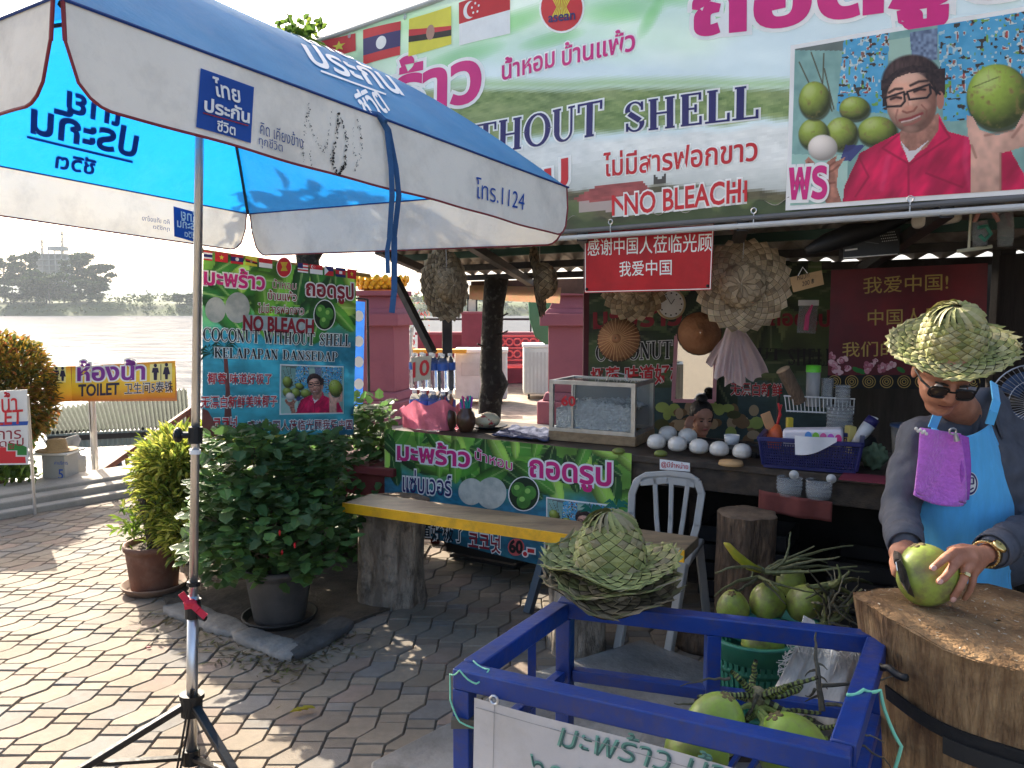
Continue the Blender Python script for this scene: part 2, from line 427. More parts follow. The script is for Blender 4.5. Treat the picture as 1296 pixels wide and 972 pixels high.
# ================================================================== ground, paving, river, far bank
KD = Vector((.64, .77, 0)).normalized(); KN = Vector((-.77, .64, 0)).normalized(); K0 = Vector((-3.3, 7.0, 0))
e0 = K0-KD*22+KN*1.1; e1 = K0+KD*1.0+KN*1.1
land = [e0, e1, Vector((-3.3, 17.6, 0)), Vector((60, 17.6, 0)), Vector((60, -40, 0)), Vector((-25, -40, 0))]
mb = MB(); mb.prism([p+Vector((0, 0, -.012)) for p in land], (0, 0, -4))
JOINT = mat('joint_sand', (.15, .125, .09), .95, var=.35, scale=9, bump=.3, bscale=120)
tag(mb.build('ground', JOINT), kind='structure')
# pavers: every block its own bevelled body in one paving sheet
pm = MB(); PW, Vh, Ox, Oy = .115, .150, .057, .077
prd = random.Random(3)
PER = Vh+Oy
TINTS = [(.29, .235, .17), (.30, .24, .175), (.265, .22, .17), (.235, .21, .18), (.215, .20, .18), (.29, .215, .165), (.275, .23, .175), (.32, .26, .19)]
def stair(k, t):
    """point on the stair-shaped joint line k at height t"""
    n = math.floor(t/PER); q = t-n*PER
    x = n*Ox + (0 if q < Vh else Ox*(q-Vh)/Oy)
    return Vector((k*PW+x, t-k*.045, 0))
def paver(outer, z):
    c = sum(outer, Vector((0, 0, 0)))/len(outer); n = len(outer)
    g = .0022; bev = .0045
    def ins(d):
        r = []
        for i in range(n):
            a, b_, c_ = outer[i-1], outer[i], outer[(i+1) % n]
            e1_ = (b_-a).normalized(); e2_ = (c_-b_).normalized()
            n1 = Vector((-e1_.y, e1_.x, 0)); n2 = Vector((-e2_.y, e2_.x, 0)); m_ = (n1+n2)
            m_ = m_.normalized()/max(.55, math.sqrt(max(.05, (1+n1.dot(n2))/2)))
            r.append(b_+m_*d)
        return r
    tx, ty = prd.gauss(0, .008), prd.gauss(0, .008); dz = z+prd.gauss(0, .0012)
    lo_ = [p+Vector((0, 0, -.012)) for p in ins(g)]
    md = [p+Vector((0, 0, dz-.006+(p-c).x*tx+(p-c).y*ty)) for p in ins(g)]
    up = [p+Vector((0, 0, dz+(p-c).x*tx+(p-c).y*ty)) for p in ins(g+bev)]
    t = prd.choice(TINTS); j = prd.uniform(.82, 1.15)*.80; pm.color((t[0]*j, t[1]*j, t[2]*j))
    fs = [tuple(range(2*n, 3*n))]
    for a in (0, n):
        for i in range(n): fs.append((a+i, a+(i+1) % n, a+n+(i+1) % n, a+n+i))
    pm.add(lo_+md+up, fs)
def inland(c): 
    return (c-K0).dot(KN) < -.16 and -7.5 < c.x < 3.4 and 1.6 < c.y < 10.6 and abs(c.x) < c.y*.72+1.0
for k in range(-110, 70):
    for n in range(-40, 120):
        t0 = n*PER
        base = stair(k, t0)
        if not (-9 < base.x < 5 and .5 < base.y < 11.5): continue
        # short brick in the straight run
        ta, tb = t0+.040, t0+.110
        # line k+1 is shifted by (PW, -.045): use equal world heights
        def onl(kk, y): return stair(kk, y+kk*.045)
        ya, yb = ta-k*.045, tb-k*.045
        q = [onl(k, ya), onl(k+1, ya), onl(k+1, yb), onl(k, yb)]
        cc = sum(q, Vector((0, 0, 0)))/4
        if not inland(cc): continue
        def edge(kk, y0, y1):
            """points along joint kk between world heights, with its corners"""
            ys = [y0, y1]; s0, s1 = y0+kk*.045, y1+kk*.045
            for m in range(math.floor(s0/PER)-1, math.floor(s1/PER)+2):
                for cst in (m*PER, m*PER+Vh):
                    if s0+.004 < cst < s1-.004: ys.append(cst-kk*.045)
            return [onl(kk, y) for y in sorted(ys)]
        yc = ya+PER
        paver(edge(k+1, ya, yb)+edge(k, ya, yb)[::-1], 0)
        paver(edge(k+1, yb, yc)+edge(k, yb, yc)[::-1], 0)
PAV = mat('pavers', (1, 1, 1), .85, var=.16, scale=24, tint=True, bump=.18, bscale=180, dirt=(.15, .115, .08), dirt_amt=.65, dscale=2.6, dlo=.44)
tag(pm.build('paving', PAV, base=(0, 0, 0)), kind='structure')
# plain continuation of the paving further off
mb = MB(); mb.poly([Vector((-3.2, 10.5, -.004)), Vector((60, 10.5, -.004)), Vector((60, 17.5, -.004)), Vector((-3.2, 17.5, -.004))])
mb.poly([Vector((3.3, 1.0, -.005)), Vector((60, 1.0, -.005)), Vector((60, 10.4, -.005)), Vector((3.3, 10.4, -.005))])
tag(mb.build('plaza_floor', mat('plaza_paving', (.30, .24, .18), .9, var=.25, scale=5, bump=.2, bscale=40)), kind='structure')
# concrete apron under the cart and chopping block
mb = MB()
ap = [PZ(470, 972), PZ(600, 905), PZ(640, 868), PZ(812, 815), PZ(905, 850), PZ(1000, 850), Vector((1.7, 2.9, 0)), Vector((2.6, 2.3, 0)), Vector((2.6, .3, 0)), Vector((-.2, .9, 0)), Vector((-.45, 2.2, 0))]
mb.prism([p+Vector((0, 0, -.01)) for p in ap], (0, 0, .034))
tag(mb.build('concrete_apron', CONC, bevel=.008), kind='structure')
# kerb along the river side
mb = MB()
def kerb(d0, d1, z0, z1, a=-22.0, b=1.0):
    pts = [K0+KD*a+KN*d0, K0+KD*b+KN*d0, K0+KD*b+KN*d1, K0+KD*a+KN*d1]
    mb.prism([p+Vector((0, 0, z0)) for p in pts], (0, 0, z1-z0))
kerb(-.20, -.08, -.01, .05); kerb(-.065, .10, -.01, .10); kerb(.104, .55, -.01, .13)
tag(mb.build('river_kerb', CONCL, bevel=.012), kind='structure')
mb = MB()
bk = [(0, -.05), (1.2, -.5), (3.0, -1.9), (5.5, -3.4)]
mb.grid(lambda a, b: K0+KD*(-22+24*a)+KN*(1.08+bk[min(3, int(b*3+.001))][0])+Vector((0, 0, bk[min(3, int(b*3+.001))][1]+mnoise.noise(Vector((a*30, b*3, 0)))*.15)), 60, 3)
SOIL = mat('soil', (.085, .065, .045), .95, var=.4, scale=6, bump=.6, bscale=25)
tag(mb.build('river_slope', SOIL, smooth=True), kind='structure')
# river
WATER = bpy.data.materials.new('river_water'); WATER.use_nodes = True
_n = WATER.node_tree.nodes; _l = WATER.node_tree.links; _b = _n['Principled BSDF']
_tc = _n.new('ShaderNodeTexCoord'); _mp = _n.new('ShaderNodeMapping'); _mp.inputs['Scale'].default_value = (.5, 1.0, 1)
_l.new(_tc.outputs['Object'], _mp.inputs['Vector'])
_z = _n.new('ShaderNodeTexNoise'); _z.inputs['Scale'].default_value = .9; _z.inputs['Detail'].default_value = 7; _z.inputs['Roughness'].default_value = .62
_l.new(_mp.outputs['Vector'], _z.inputs['Vector'])
_bp = _n.new('ShaderNodeBump'); _bp.inputs['Strength'].default_value = 1.0; _bp.inputs['Distance'].default_value = .16
_l.new(_z.outputs['Fac'], _bp.inputs['Height']); _d = _n.new('ShaderNodeBsdfDiffuse'); _d.inputs['Color'].default_value = (.105, .112, .125, 1); _g = _n.new('ShaderNodeBsdfGlossy'); _g.inputs['Roughness'].default_value = .12; _m = _n.new('ShaderNodeMixShader'); _m.inputs['Fac'].default_value = .09
for _q in (_d, _g): _l.new(_bp.outputs['Normal'], _q.inputs['Normal'])
_w = _n.new('ShaderNodeTexNoise'); _w.inputs['Scale'].default_value = .28; _w.inputs['Detail'].default_value = 8; _w.inputs['Roughness'].default_value = .7; _l.new(_mp.outputs['Vector'], _w.inputs['Vector']); _k = _n.new('ShaderNodeMapRange'); _k.inputs[1].default_value = .35; _k.inputs[2].default_value = .65; _k.inputs[3].default_value = .0; _k.inputs[4].default_value = .22; _l.new(_w.outputs['Fac'], _k.inputs[0]); _l.new(_k.outputs[0], _m.inputs['Fac'])
_l.new(_d.outputs[0], _m.inputs[1]); _l.new(_g.outputs[0], _m.inputs[2]); _l.new(_m.outputs[0], _n['Material Output'].inputs['Surface']); _n.remove(_b)
mb = MB(); mb.poly([Vector(p) for p in ((-4000, -60, -2.5), (4000, -60, -2.5), (4000, 7000, -2.5), (-4000, 7000, -2.5))])
tag(mb.build('river', WATER, base=(0, 0, -2.5)), kind='structure')
# far bank and hills
FARG = mat('far_grass', (.075, .10, .035), .95, var=.4, scale=.08, bump=0)
def farz(x, y):
    d = y-416-8*mnoise.noise(Vector((x*.012, 3, 0)))
    z = -3+min(max(d, 0)*.42, 7.0)
    if d > 18: z += min((d-18)*.05, 6)
    return z+mnoise.noise(Vector((x*.05, y*.05, 1)))*.8
mb = MB(); mb.grid(lambda a, b: Vector((-520+1250*a, 410+420*b*b, farz(-520+1250*a, 410+420*b*b))), 110, 30)
tag(mb.build('far_bank', FARG, smooth=True), kind='structure')
HILL = mat('hill_forest', (.05, .075, .04), .95, var=.4, scale=.01)
def hillz(x, y):
    k = math.exp(-((y-1500)/260)**2)
    f = 40+34*mnoise.noise(Vector((x*.0021+4.2, .7, 0)))+12*mnoise.noise(Vector((x*.009, 2, 0)))
    s = .85 if x < -480 else .5
    return -4+k*(f*s+10)
mb = MB(); mb.grid(lambda a, b: Vector((-2200+4400*a, 1050+900*b, hillz(-2200+4400*a, 1050+900*b))), 160, 24)
tag(mb.build('hills', HILL, smooth=True), kind='structure')
# ------------------------------------------------------------------ foliage helpers
LEAF_FAR = mat('far_leaves', (1, 1, 1), .9, var=.2, scale=.2, tint=True, spec=.1, trans=.2)
BARK = mat('bark', (.09, .065, .045), .9, var=.4, scale=8, stretch=(4, 4, 1), bump=.6, bscale=25)
BARKF = mat('far_bark', (.10, .085, .07), .9, var=.3, scale=1)
def clump(mb, c, rad, n, size, cols, rd, shell=.55):
    for _ in range(n):
        while True:
            d = Vector((rd.uniform(-1, 1), rd.uniform(-1, 1), rd.uniform(-1, 1)))
            if .05 < d.length < 1: break
        d = d.normalized()*(shell+(1-shell)*rd.random())*(rd.random()**.25)
        p = Vector(c)+Vector((d.x*rad[0], d.y*rad[1], d.z*rad[2]))
        a = Vector((rd.gauss(0, 1), rd.gauss(0, 1), rd.gauss(0, .6))).normalized()
        b = a.cross(Vector((rd.gauss(0, 1), rd.gauss(0, 1), rd.gauss(0, 1)))).normalized()
        s = size*rd.uniform(.6, 1.3)
        col = cols[rd.randrange(len(cols))]; j = rd.uniform(.75, 1.25)
        mb.color((col[0]*j, col[1]*j, col[2]*j))
        mb.add([p-a*s, p+b*s*.6, p+a*s, p-b*s*.6], [(0, 1, 2, 3)])
def far_tree(px, ytop, wpx, Y, label, kind=0):
    x = (px-CX)/FPX*Y; base = farz(x, Y); top = PY(px, ytop, Y).z; h = top-base; w = wpx/FPX*Y
    t = thing('bank_tree', (x, Y, base), label, 'tree', 'trees on the far bank')
    rd = random.Random(int(px*13+ytop))
    mb = MB(); mb.tube([(x, Y, base-1), (x+rd.uniform(-.5, .5), Y, base+h*.5), (x+rd.uniform(-1, 1), Y, base+h*.85)], [h*.022, h*.016, h*.006], 7)
    for k in range(5):
        a = rd.uniform(0, 6.28); z0 = base+h*rd.uniform(.4, .7)
        mb.tube([(x, Y, z0), (x+math.cos(a)*w*.35, Y+math.sin(a)*w*.35, z0+h*.18)], [h*.010, h*.004], 5)
    mb.build('trunk', BARKF, t)
    cr = MB(); greens = [(.028, .055, .016), (.042, .075, .020), (.06, .095, .026), (.020, .040, .014)]
    if kind == 0:      # tall and open
        for k in range(20):
            a = rd.uniform(0, 6.28); zf = rd.uniform(.36, .94); q = rd.random()**.5*.5*(1.25-.6*zf)
            zc = base+h*zf
            clump(cr, (x+math.cos(a)*w*q, Y+math.sin(a)*w*q, zc), (w*.19, w*.19, h*.085), 170, .95, greens, rd, .2)
    else:
        for k in range(12):
            a = rd.uniform(0, 6.28); q = rd.random()**.5*.42; zc = base+h*rd.uniform(.2, .86)
            clump(cr, (x+math.cos(a)*w*q, Y+math.sin(a)*w*q, zc), (w*.25, w*.25, h*.15), 200, .9, greens, rd, .3)
    cr.build('crown', LEAF_FAR, t)
far_tree(10, 322, 50, 452, 'tall open-crowned tree at the left edge of the far bank', 0)
far_tree(38, 318, 44, 470, 'tall hazy tree left of the unfinished building across the river', 0)
far_tree(62, 336, 40, 440, 'bushy tree below the unfinished building across the river', 1)
far_tree(84, 340, 40, 446, 'rounded bushy tree right in front of the unfinished building', 1)
far_tree(102, 318, 44, 468, 'tallest tree just right of the unfinished building', 0)
far_tree(130, 333, 40, 455, 'spreading tree at the right end of the far tree row', 0)
far_tree(120, 352, 46, 438, 'dense low tree beneath the spreading tree on the far bank', 1)
far_tree(66, 343, 60, 434, 'broad dense tree hiding the lower floors of the unfinished building', 1)
far_tree(20, 350, 48, 436, 'dense low tree at the foot of the leftmost far trees', 1)
far_tree(-30, 330, 60, 455, 'broad far tree beyond the left edge of the photo', 1)
far_tree(235, 372, 26, 432, 'small dark tree on the far bank beside the metal pole', 1)
rd = random.Random(5); sh = MB()
for k in range(420):
    x = rd.uniform(-330, 330); y = rd.uniform(428, 470); r = rd.uniform(2, 5.5)*(1 if x < -160 else .7)
    clump(sh, (x, y, farz(x, y)+r*.5), (r*1.3, r*1.2, r*.8), 26, .8, [(.045, .07, .024), (.07, .095, .03), (.09, .11, .04), (.03, .045, .02)], rd)
for k in range(700):
    x = rd.uniform(-330, 330); y = rd.uniform(417, 428)
    clump(sh, (x, y, farz(x, y)+.6), (2.5, 1.5, .9), 7, .6, [(.12, .14, .045), (.10, .13, .04)], rd)
tag(sh.build('far_shrubs', LEAF_FAR), kind='stuff')
# unfinished building with two tower cranes, far off
bx0, bY = (72-CX)/FPX*520, 520
t = thing('unfinished_building', (bx0, bY, 6), 'pale unfinished concrete building rising behind the far trees', 'building')
CONF = mat('far_concrete', (.35, .34, .33), .9, var=.1, scale=.1)
mb = MB()
for k in range(9):
    mb.box((bx0, bY, 8+k*3.4), (22, 16, .5))
    for i in range(6): mb.box((bx0-10+i*4, bY-7.6, 9.7+k*3.4), (.6, .6, 2.9))
mb.build('floor_frame', CONF, t)
mb = MB(); mb.box((bx0, bY+3, 22), (19, 8, 28)); mb.build('wall', mat('far_wall', (.30, .30, .31), .9), t)
mb = MB(); mb.box((bx0+4, bY, 39.2), (9, 8, 2.6)); mb.build('roof', CONF, t)
YC = mat('crane_steel', (.20, .17, .14), .6)
for dx, lab, L in ((-6, 'left tower crane on top of the unfinished building', 26), (7, 'taller right tower crane on top of the unfinished building', 20)):
    hz = 45 if dx < 0 else 50
    t = thing('tower_crane', (bx0+dx, bY, 10), lab, 'crane')
    mb = MB()
    for q in (-.5, .5):
        for w_ in (-.5, .5): mb.beam((bx0+dx+q, bY+w_, 10), (bx0+dx+q, bY+w_, hz), .3, .3)
    for k in range(16): mb.beam((bx0+dx-.5, bY-.5, 10+k*2.2), (bx0+dx+.5, bY-.5, 12.2+k*2.2), .18, .18)
    mb.build('mast', YC, t)
    mb = MB(); mb.beam((bx0+dx-L, bY, hz-2), (bx0+dx+L*.5, bY, hz-1.6), .7, .6); mb.beam((bx0+dx, bY, hz+1.5), (bx0+dx-L*.7, bY, hz-1.6), .2, .2)
    mb.beam((bx0+dx, bY, hz-2), (bx0+dx, bY, hz+1.7), .5, .5)
    mb.build('jib', YC, t)
# ================================================================== river-side things on the left
LEAF = mat('leaves', (1, 1, 1), .5, var=.12, scale=30, tint=True, trans=.48, spec=.35)
def leaf(mb, p, d, up, L, W, col, fold=.25, lobes=False):
    """one folded leaf from p along d"""
    d = d.normalized(); s = d.cross(up)
    if s.length < 1e-4: s = d.cross(Vector((1, 0, .3)))
    s.normalize(); n = s.cross(d).normalized()
    mb.color(col)
    if lobes:
        vs = [p, p+d*L, p+d*L*.18+s*W*.62+n*fold*W*.5, p+d*L*.50+s*W*.5+n*fold*W*.45, p+d*L*.62+s*W*.62+n*fold*W*.3, p+d*L*.18-s*W*.62+n*fold*W*.5, p+d*L*.50-s*W*.5+n*fold*W*.45, p+d*L*.62-s*W*.62+n*fold*W*.3]
        mb.add(vs, [(0, 3, 2), (0, 1, 3), (1, 4, 3), (0, 5, 6), (0, 6, 1), (1, 6, 7)])
    else:
        vs = [p, p+d*L-n*L*.12, p+d*L*.4+s*W*.5+n*fold*W, p+d*L*.4-s*W*.5+n*fold*W, p+d*L*.75+s*W*.33+n*fold*W*.6, p+d*L*.75-s*W*.33+n*fold*W*.6, p+d*L*.45]
        mb.add(vs, [(0, 6, 2), (2, 6, 4), (4, 6, 1), (0, 3, 6), (3, 5, 6), (5, 1, 6)])
def vary(c, rd, k=.25):
    j = rd.uniform(1-k, 1+k); return (c[0]*j, c[1]*j*rd.uniform(.95, 1.05), c[2]*j)
def rdir(rd, up=.3):
    return Vector((rd.gauss(0, 1), rd.gauss(0, 1), rd.gauss(up, .8))).normalized()
# golden round shrub
c = PY(-8, 520, 7.0); gx, gy = c.x, 7.1
t = thing('golden_shrub', (gx, gy, .0), 'round golden-leaved shrub at the left edge behind the small white sign', 'shrub')
rd = random.Random(11); mb = MB(); st = MB()
for k in range(14):
    a = rd.uniform(0, 6.28); st.tube([(gx+rd.uniform(-.08, .08), gy+rd.uniform(-.08, .08), -.25), (gx+.2*math.cos(a), gy+.2*math.sin(a), .6), (gx+.26*math.cos(a), gy+.26*math.sin(a), 1.05)], [.014, .01, .004], 5)
st.build('stem', BARK, t)
for k in range(7500):
    d = rdir(rd, 0); q = .78+.24*rd.random() if rd.random() < .65 else rd.uniform(.3, .8)
    w = 1+.10*mnoise.noise(d*2.3+Vector((1, 5, 2)))
    p = Vector((gx, gy, .84))+Vector((d.x*.44, d.y*.44, d.z*.53))*q*w
    o = (d+rdir(rd)*.8)
    col = rd.choice([(.30, .19, .025), (.36, .22, .03), (.24, .17, .03), (.13, .14, .03), (.34, .13, .04), (.09, .11, .025)])
    leaf(mb, p, o, Vector((0, 0, 1)), rd.uniform(.05, .085), .034, vary(col, rd))
mb.build('foliage', LEAF, t)
# small white sign at the left edge
sf = Surf(PY(0, 540, 6.1), Vector((1, .1, 0)))
t = thing('white_sign', sf.ev(0, -.7, 0), 'small white hand-lettered toilet sign with a red stepped shape, in front of the golden shrub', 'sign')
mb = MB()
def sp(px, py, off=0.0): return sf.ev(*sf.hit(px, py), off)
mb.prism([sp(-40, 497, .0), sp(34, 493, .0), sp(36, 588, .0), sp(-40, 589, .0)], -sf.N*.006); mb.build('board', paint('sign_white', 214, 214, 210, .5), t)
mb = MB()
for px in (33, -30): mb.tube([sp(px, 500, -.02), Vector((sp(px, 500).x, sp(px, 500).y+.03, -.02))], .012, 8)
mb.build('post', STEEL, t)
flat(sf, [(-40, 541), (35, 538), (36, 533), (-40, 536)][::-1], INK_B, t, 'stripe', .002)
lettering(sf, 'ห้องน้ำ', (-36, 525), (22, 521), (-37, 499), INK_R, t, fat=.01)
lettering(sf, 'TOILET', (-44, 541), (29, 536), (-44, 523), INK_R, t, .004, fat=.015)
lettering(sf, 'บริการ', (-28, 558), (27, 555), (-28, 544), INK_DR, t, fat=.005)
lettering(sf, 'ถอดรูป', (-24, 571), (30, 567), (-24, 558), INK_DR, t, fat=.005)
flat(sf, [(-40, 587), (33, 586), (32, 578), (20, 578), (20, 571), (8, 571), (8, 566), (-40, 566)], INK_R, t, 'red_shape', .002)
flat(sf, [(22, 576), (34, 576), (34, 566), (26, 562), (10, 561), (10, 570), (22, 570)], INK_G, t, 'green_shape', .0024)
# low bedding plants at the lower left
t = thing('flowering_plant', PZ(25, 632, .02), 'bright green low plants with small purple flowers below the white sign', 'plant')
rd = random.Random(21); mb = MB(); fl = MB()
for k in range(1100):
    q = PZ(rd.uniform(-40, 62), rd.uniform(628, 640), 0)+KN*rd.uniform(.15, .75); h = abs(rd.gauss(.10, .10))+.02
    if q.x > -3.55: h *= .5
    leaf(mb, Vector((q.x, q.y, h+.12)), rdir(rd, .5), Vector((0, 0, 1)), rd.uniform(.05, .10), .035, vary(rd.choice([(.10, .19, .02), (.15, .24, .03), (.06, .12, .02)]), rd))
for k in range(16):
    q = PZ(rd.uniform(-5, 40), 632, 0)+KN*rd.uniform(.2, .7); fl.ell((q.x, q.y, rd.uniform(.2, .42)), .014, 6, 4)
mb.build('foliage', LEAF, t); fl.build('flower', paint('purple_flower', 150, 50, 150, .6), t)
# toilet sign: a three-faced light box on a post
Yt = 7.35
sfF = Surf(PY(90, 480, Yt), Vector((1, .03, 0))); 
sfL = Surf(PY(90, 480, Yt)+Vector((0, 0, 0)), Vector((PY(57, 480, 7.2).x-PY(90, 480, Yt).x, 7.2-Yt, 0)))
t = thing('toilet_sign', PZ(93, 616), 'yellow and orange toilet sign box on a grey post by the river kerb', 'sign')
YEL = mat('sign_yellow', srgb(238, 208, 70), .45, var=.08, scale=4, uvramp=[(0.0, (.75, .30, .12)), (.3, (.95, .75, .35)), (.75, (1, 1, .8)), (1.0, (.85, .42, .22))])
zt, zb = PY(90, 463, Yt).z, PY(90, 508, Yt).z
u1 = sfF.hit(223, 480)[0]
p0 = sfF.ev(0, 0); p1 = sfF.ev(u1, 0); pl = Vector((PY(57, 480, 7.2).x, 7.2, 0))
for q0, q1 in ((p0, p1), (pl, p0)):
    bk = Vector((q0.x+q1.x, q0.y+q1.y, 0)).normalized()*.07; mb = MB(); mb.prism([Vector((p.x, p.y, zb)) for p in (q0, q1, q1+bk, q0+bk)], (0, 0, zt-zb)); mb.build('sign_box', paint('sign_frame', 200, 120, 70, .5), t)
sheet(sfF, [(91, 464), (222, 456.5), (222, 503.5), (91, 507)], YEL, 'front_face', t, 6, 4, .003)
q0, q1 = Vector(sfL.hit(90, 480)), sfL.uv(Vector((pl.x, pl.y, p0.z)))
mb = MB(); mb.grid(lambda a, b: sfL.ev(q1[0]*a, (zb+.004)-sfL.O.z+(zt-zb-.008)*b, .003), 4, 4, uv=True); mb.build('side_face', YEL, t, smooth=True)
lettering(sfF, 'ห้องน้ำ', (99, 482), (183, 480), (99, 457), paint('sign_purple', 120, 40, 140, .5), t, .006, fat=.03, out=INK_W)
lettering(sfF, 'TOILET', (100, 501.5), (151, 499), (100, 487), paint('sign_dark', 30, 24, 60, .5), t, .006, fat=.03)
lettering(sfF, '卫生间5泰铢', (158, 499), (219, 496), (158, 485), paint('sign_dark', 30, 24, 60, .5), t, .006, fat=.008, out=INK_W, ofat=.035)
def pict(sf, cx, yt, h, woman, m, par, off=.007):
    w = h*.16
    pts = [(cx-w, yt+h*.26), (cx+w, yt+h*.26), (cx+w*1.35, yt+h*.55), (cx+w*.7, yt+h*.55), (cx+w*.6, yt+h), (cx-w*.6, yt+h), (cx-w*.7, yt+h*.55), (cx-w*1.35, yt+h*.55)]
    if woman: pts = [(cx-w*.7, yt+h*.26), (cx+w*.7, yt+h*.26), (cx+w*1.4, yt+h*.7), (cx+w*.6, yt+h*.7), (cx+w*.5, yt+h), (cx-w*.5, yt+h), (cx-w*.6, yt+h*.7), (cx-w*1.4, yt+h*.7)]
    flat(sf, pts, m, par, 'pictogram', off); flat(sf, oval(cx, yt+h*.12, h*.10, h*.11), m, par, 'pictogram', off)
DK = paint('sign_dark', 30, 24, 60, .5)
flat(sfF, [(190, 461), (218, 459.5), (218, 482), (190, 483)][::-1], paint('sign_cream', 236, 226, 150, .5), t, 'panel', .005)
pict(sfF, 197, 460, 21, False, DK, t); pict(sfF, 211, 459, 21, True, DK, t); flat(sfF, [(203.5, 461), (204.5, 461), (204.5, 481), (203.5, 481)], DK, t, 'pictogram', .007)
flat(sfL, [(67, 463), (83, 464), (83, 484), (67, 483)], paint('sign_cream', 236, 226, 150, .5), t, 'panel', .005)
pict(sfL, 71, 464, 18, False, DK, t, .008); pict(sfL, 79, 464, 18, True, DK, t, .008)
mb = MB(); b0 = PZ(93, 616); b0.y = Yt+.12; mb.tube([Vector((b0.x+.02, b0.y, -.1)), Vector((b0.x+.02, b0.y, zb+.1))], .03, 12); mb.build('post', STEEL, t)
# small stand with sack and straw hat
t = thing('donation_box', PZ(72, 622, .0)+KN*.35, 'grey box stand with a straw hat on its lid by the toilet sign post', 'box stand')
bx = Vector((PY(77, 600, 7.0).x, 7.0, 0)); zt_ = PY(77, 573, 7.0).z
mb = MB(); mb.box((bx.x, 7.0, zt_/2), (.20, .22, zt_)); mb.build('box', paint('pale_grey_box', 150, 150, 145, .7), t, bevel=.006)
mb = MB(); mb.box((bx.x, 7.0, zt_+.012), (.30, .30, .02)); mb.build('lid', paint('white_lid', 215, 214, 208, .6), t, bevel=.004)
sfb = Surf((bx.x, 6.889, .3), Vector((1, 0, 0)))
lettering(sfb, '5', (74, 606), (80, 606), (74, 594), INK_B, t, .002, fat=.01); lettering(sfb, 'ค่าบริการ', (69, 588), (86, 588), (69, 583), INK_B, t, .002, fat=.005)
mb = MB(); mb.lathe([(.02, .10), (.07, .09), (.085, .01), (.13, -.005), (.17, .0)], (bx.x-.01, 6.98, zt_+.03), 24); tag(mb.build('straw_hat', mat('straw', (.32, .20, .08), .8, bump=.5, bscale=90), None, smooth=True, solid=.006), 'tan straw hat lying on the grey box stand by the river', 'hat')
mb = MB(); rd = random.Random(4)
mb.ell((bx.x-.09, 7.36, .17), (.12, .07, .25), 40, 28); 
for i, v in enumerate(mb.v): mb.v[i] = tuple(Vector(v)+Vector((1, 1, .5))*(.06*mnoise.noise(Vector(v)*7)+.04*mnoise.noise(Vector(v)*19)))
mb.build('sack', paint('grey_sack', 165, 163, 158, .85, bump=.6, bscale=14), t, smooth=True)
# green roofed pontoon on the water
t = thing('pontoon_roof', (-9, 19, -2.4), 'green corrugated roof of a floating pier below the toilet sign', 'pontoon')
GRN = mat('green_roof', srgb(42, 54, 40), .9, spec=.1, var=.25, scale=2, dirt=(.05, .06, .05), dirt_amt=.6)
a0, a1 = PY(40, 522, 17), PY(236, 492, 19.5); b0, b1 = PY(60, 548, 13.5), PY(240, 540, 14.5)
mb = MB()
def rf(a, b):
    p = (a0*(1-a)+a1*a)*b+(b0*(1-a)+b1*a)*(1-b); p.z += .035*math.sin(a*2*math.pi*34); return p
mb.grid(rf, 272, 8); mb.build('roof', GRN, t, solid=.01)
mb = MB()
for b in (.0, .25, .5, .75, 1): mb.beam(rf(0, b)-Vector((0, 0, .1)), rf(1, b)-Vector((0, 0, .1)), .07, .09)
for a in (0, .33, .66, 1): mb.beam(rf(a, 0)-Vector((0, 0, .16)), rf(a, 1)-Vector((0, 0, .16)), .06, .09)
mb.build('roof_beam', BLACKM, t)
mb = MB(); mb.grid(lambda a, b: (b0*(1-a)+b1*a)+Vector((0, -.02+.012*math.sin(a*180), -.02-.26*b)), 120, 1); mb.build('fascia', paint('fascia_grey', 120, 132, 124, .7), t, solid=.01)
for p in (rf(.1, .1), rf(.9, .1), rf(.1, .9), rf(.9, .9)):
    q = MB(); q.tube([Vector((p.x, p.y, -2.5)), p-Vector((0, 0, .1))], .05, 8); q.build('post', STEEL, t)
mb = MB(); mb.box((-7.9, 16.4, -2.4), (5.2, 5.0, .35)); mb.build('float', paint('float_grey', 110, 110, 108, .8), t, bevel=.03)
# brown stair handrail
t = thing('stair_railing', PZ(110, 618), 'rusty brown stair handrail rising beside the river steps', 'railing')
RUST = mat('rust_paint', srgb(104, 66, 52), .7, var=.25, scale=8, bump=.2)
h0, h1 = PY(104, 614, 7.6), PY(243, 517, 8.6)
mb = MB(); mb.beam(h0, h1, .05, .05); mb.build('handrail', RUST, t)
for f, w in ((.22, .045), (.38, .03), (.50, .03), (.66, .07), (.80, .03), (.97, .05)):
    p = h0.lerp(h1, f); mb = MB(); mb.beam((p.x, p.y, -.6), p, w, w); mb.build('post', RUST, t)
# dark seated figure behind the railing
def figure(name_prefix): pass
t = thing('person', PY(146, 625, 8.4), 'small dark figure in a black hat sitting low behind the brown handrail', 'person')
q = PY(147, 603, 8.4); mb = MB()
cap(mb, q+Vector((0, 0, -.40)), .12, q+Vector((0, 0, -.09)), .11); cap(mb, q+Vector((-.10, 0, -.12)), .045, q+Vector((-.16, -.1, -.34)), .035); cap(mb, q+Vector((.10, 0, -.12)), .045, q+Vector((.17, -.1, -.34)), .035)
mb.ell(q+Vector((0, 0, .05)), (.065, .07, .085)); cap(mb, q+Vector((.06, -.05, -.4)), .07, q+Vector((.12, -.3, -.38)), .05); cap(mb, q+Vector((-.06, -.05, -.4)), .07, q+Vector((-.12, -.3, -.38)), .05)
fused(mb, .018, 'body', paint('dark_cloth', 26, 26, 30, .8), t)
mb = MB(); mb.lathe([(.01, .10), (.06, .09), (.075, .03), (.12, .02), (.13, .025)], q+Vector((0, 0, .06)), 18); mb.build('hat', BLACKP, t, smooth=True, solid=.005)
rd = random.Random(8)
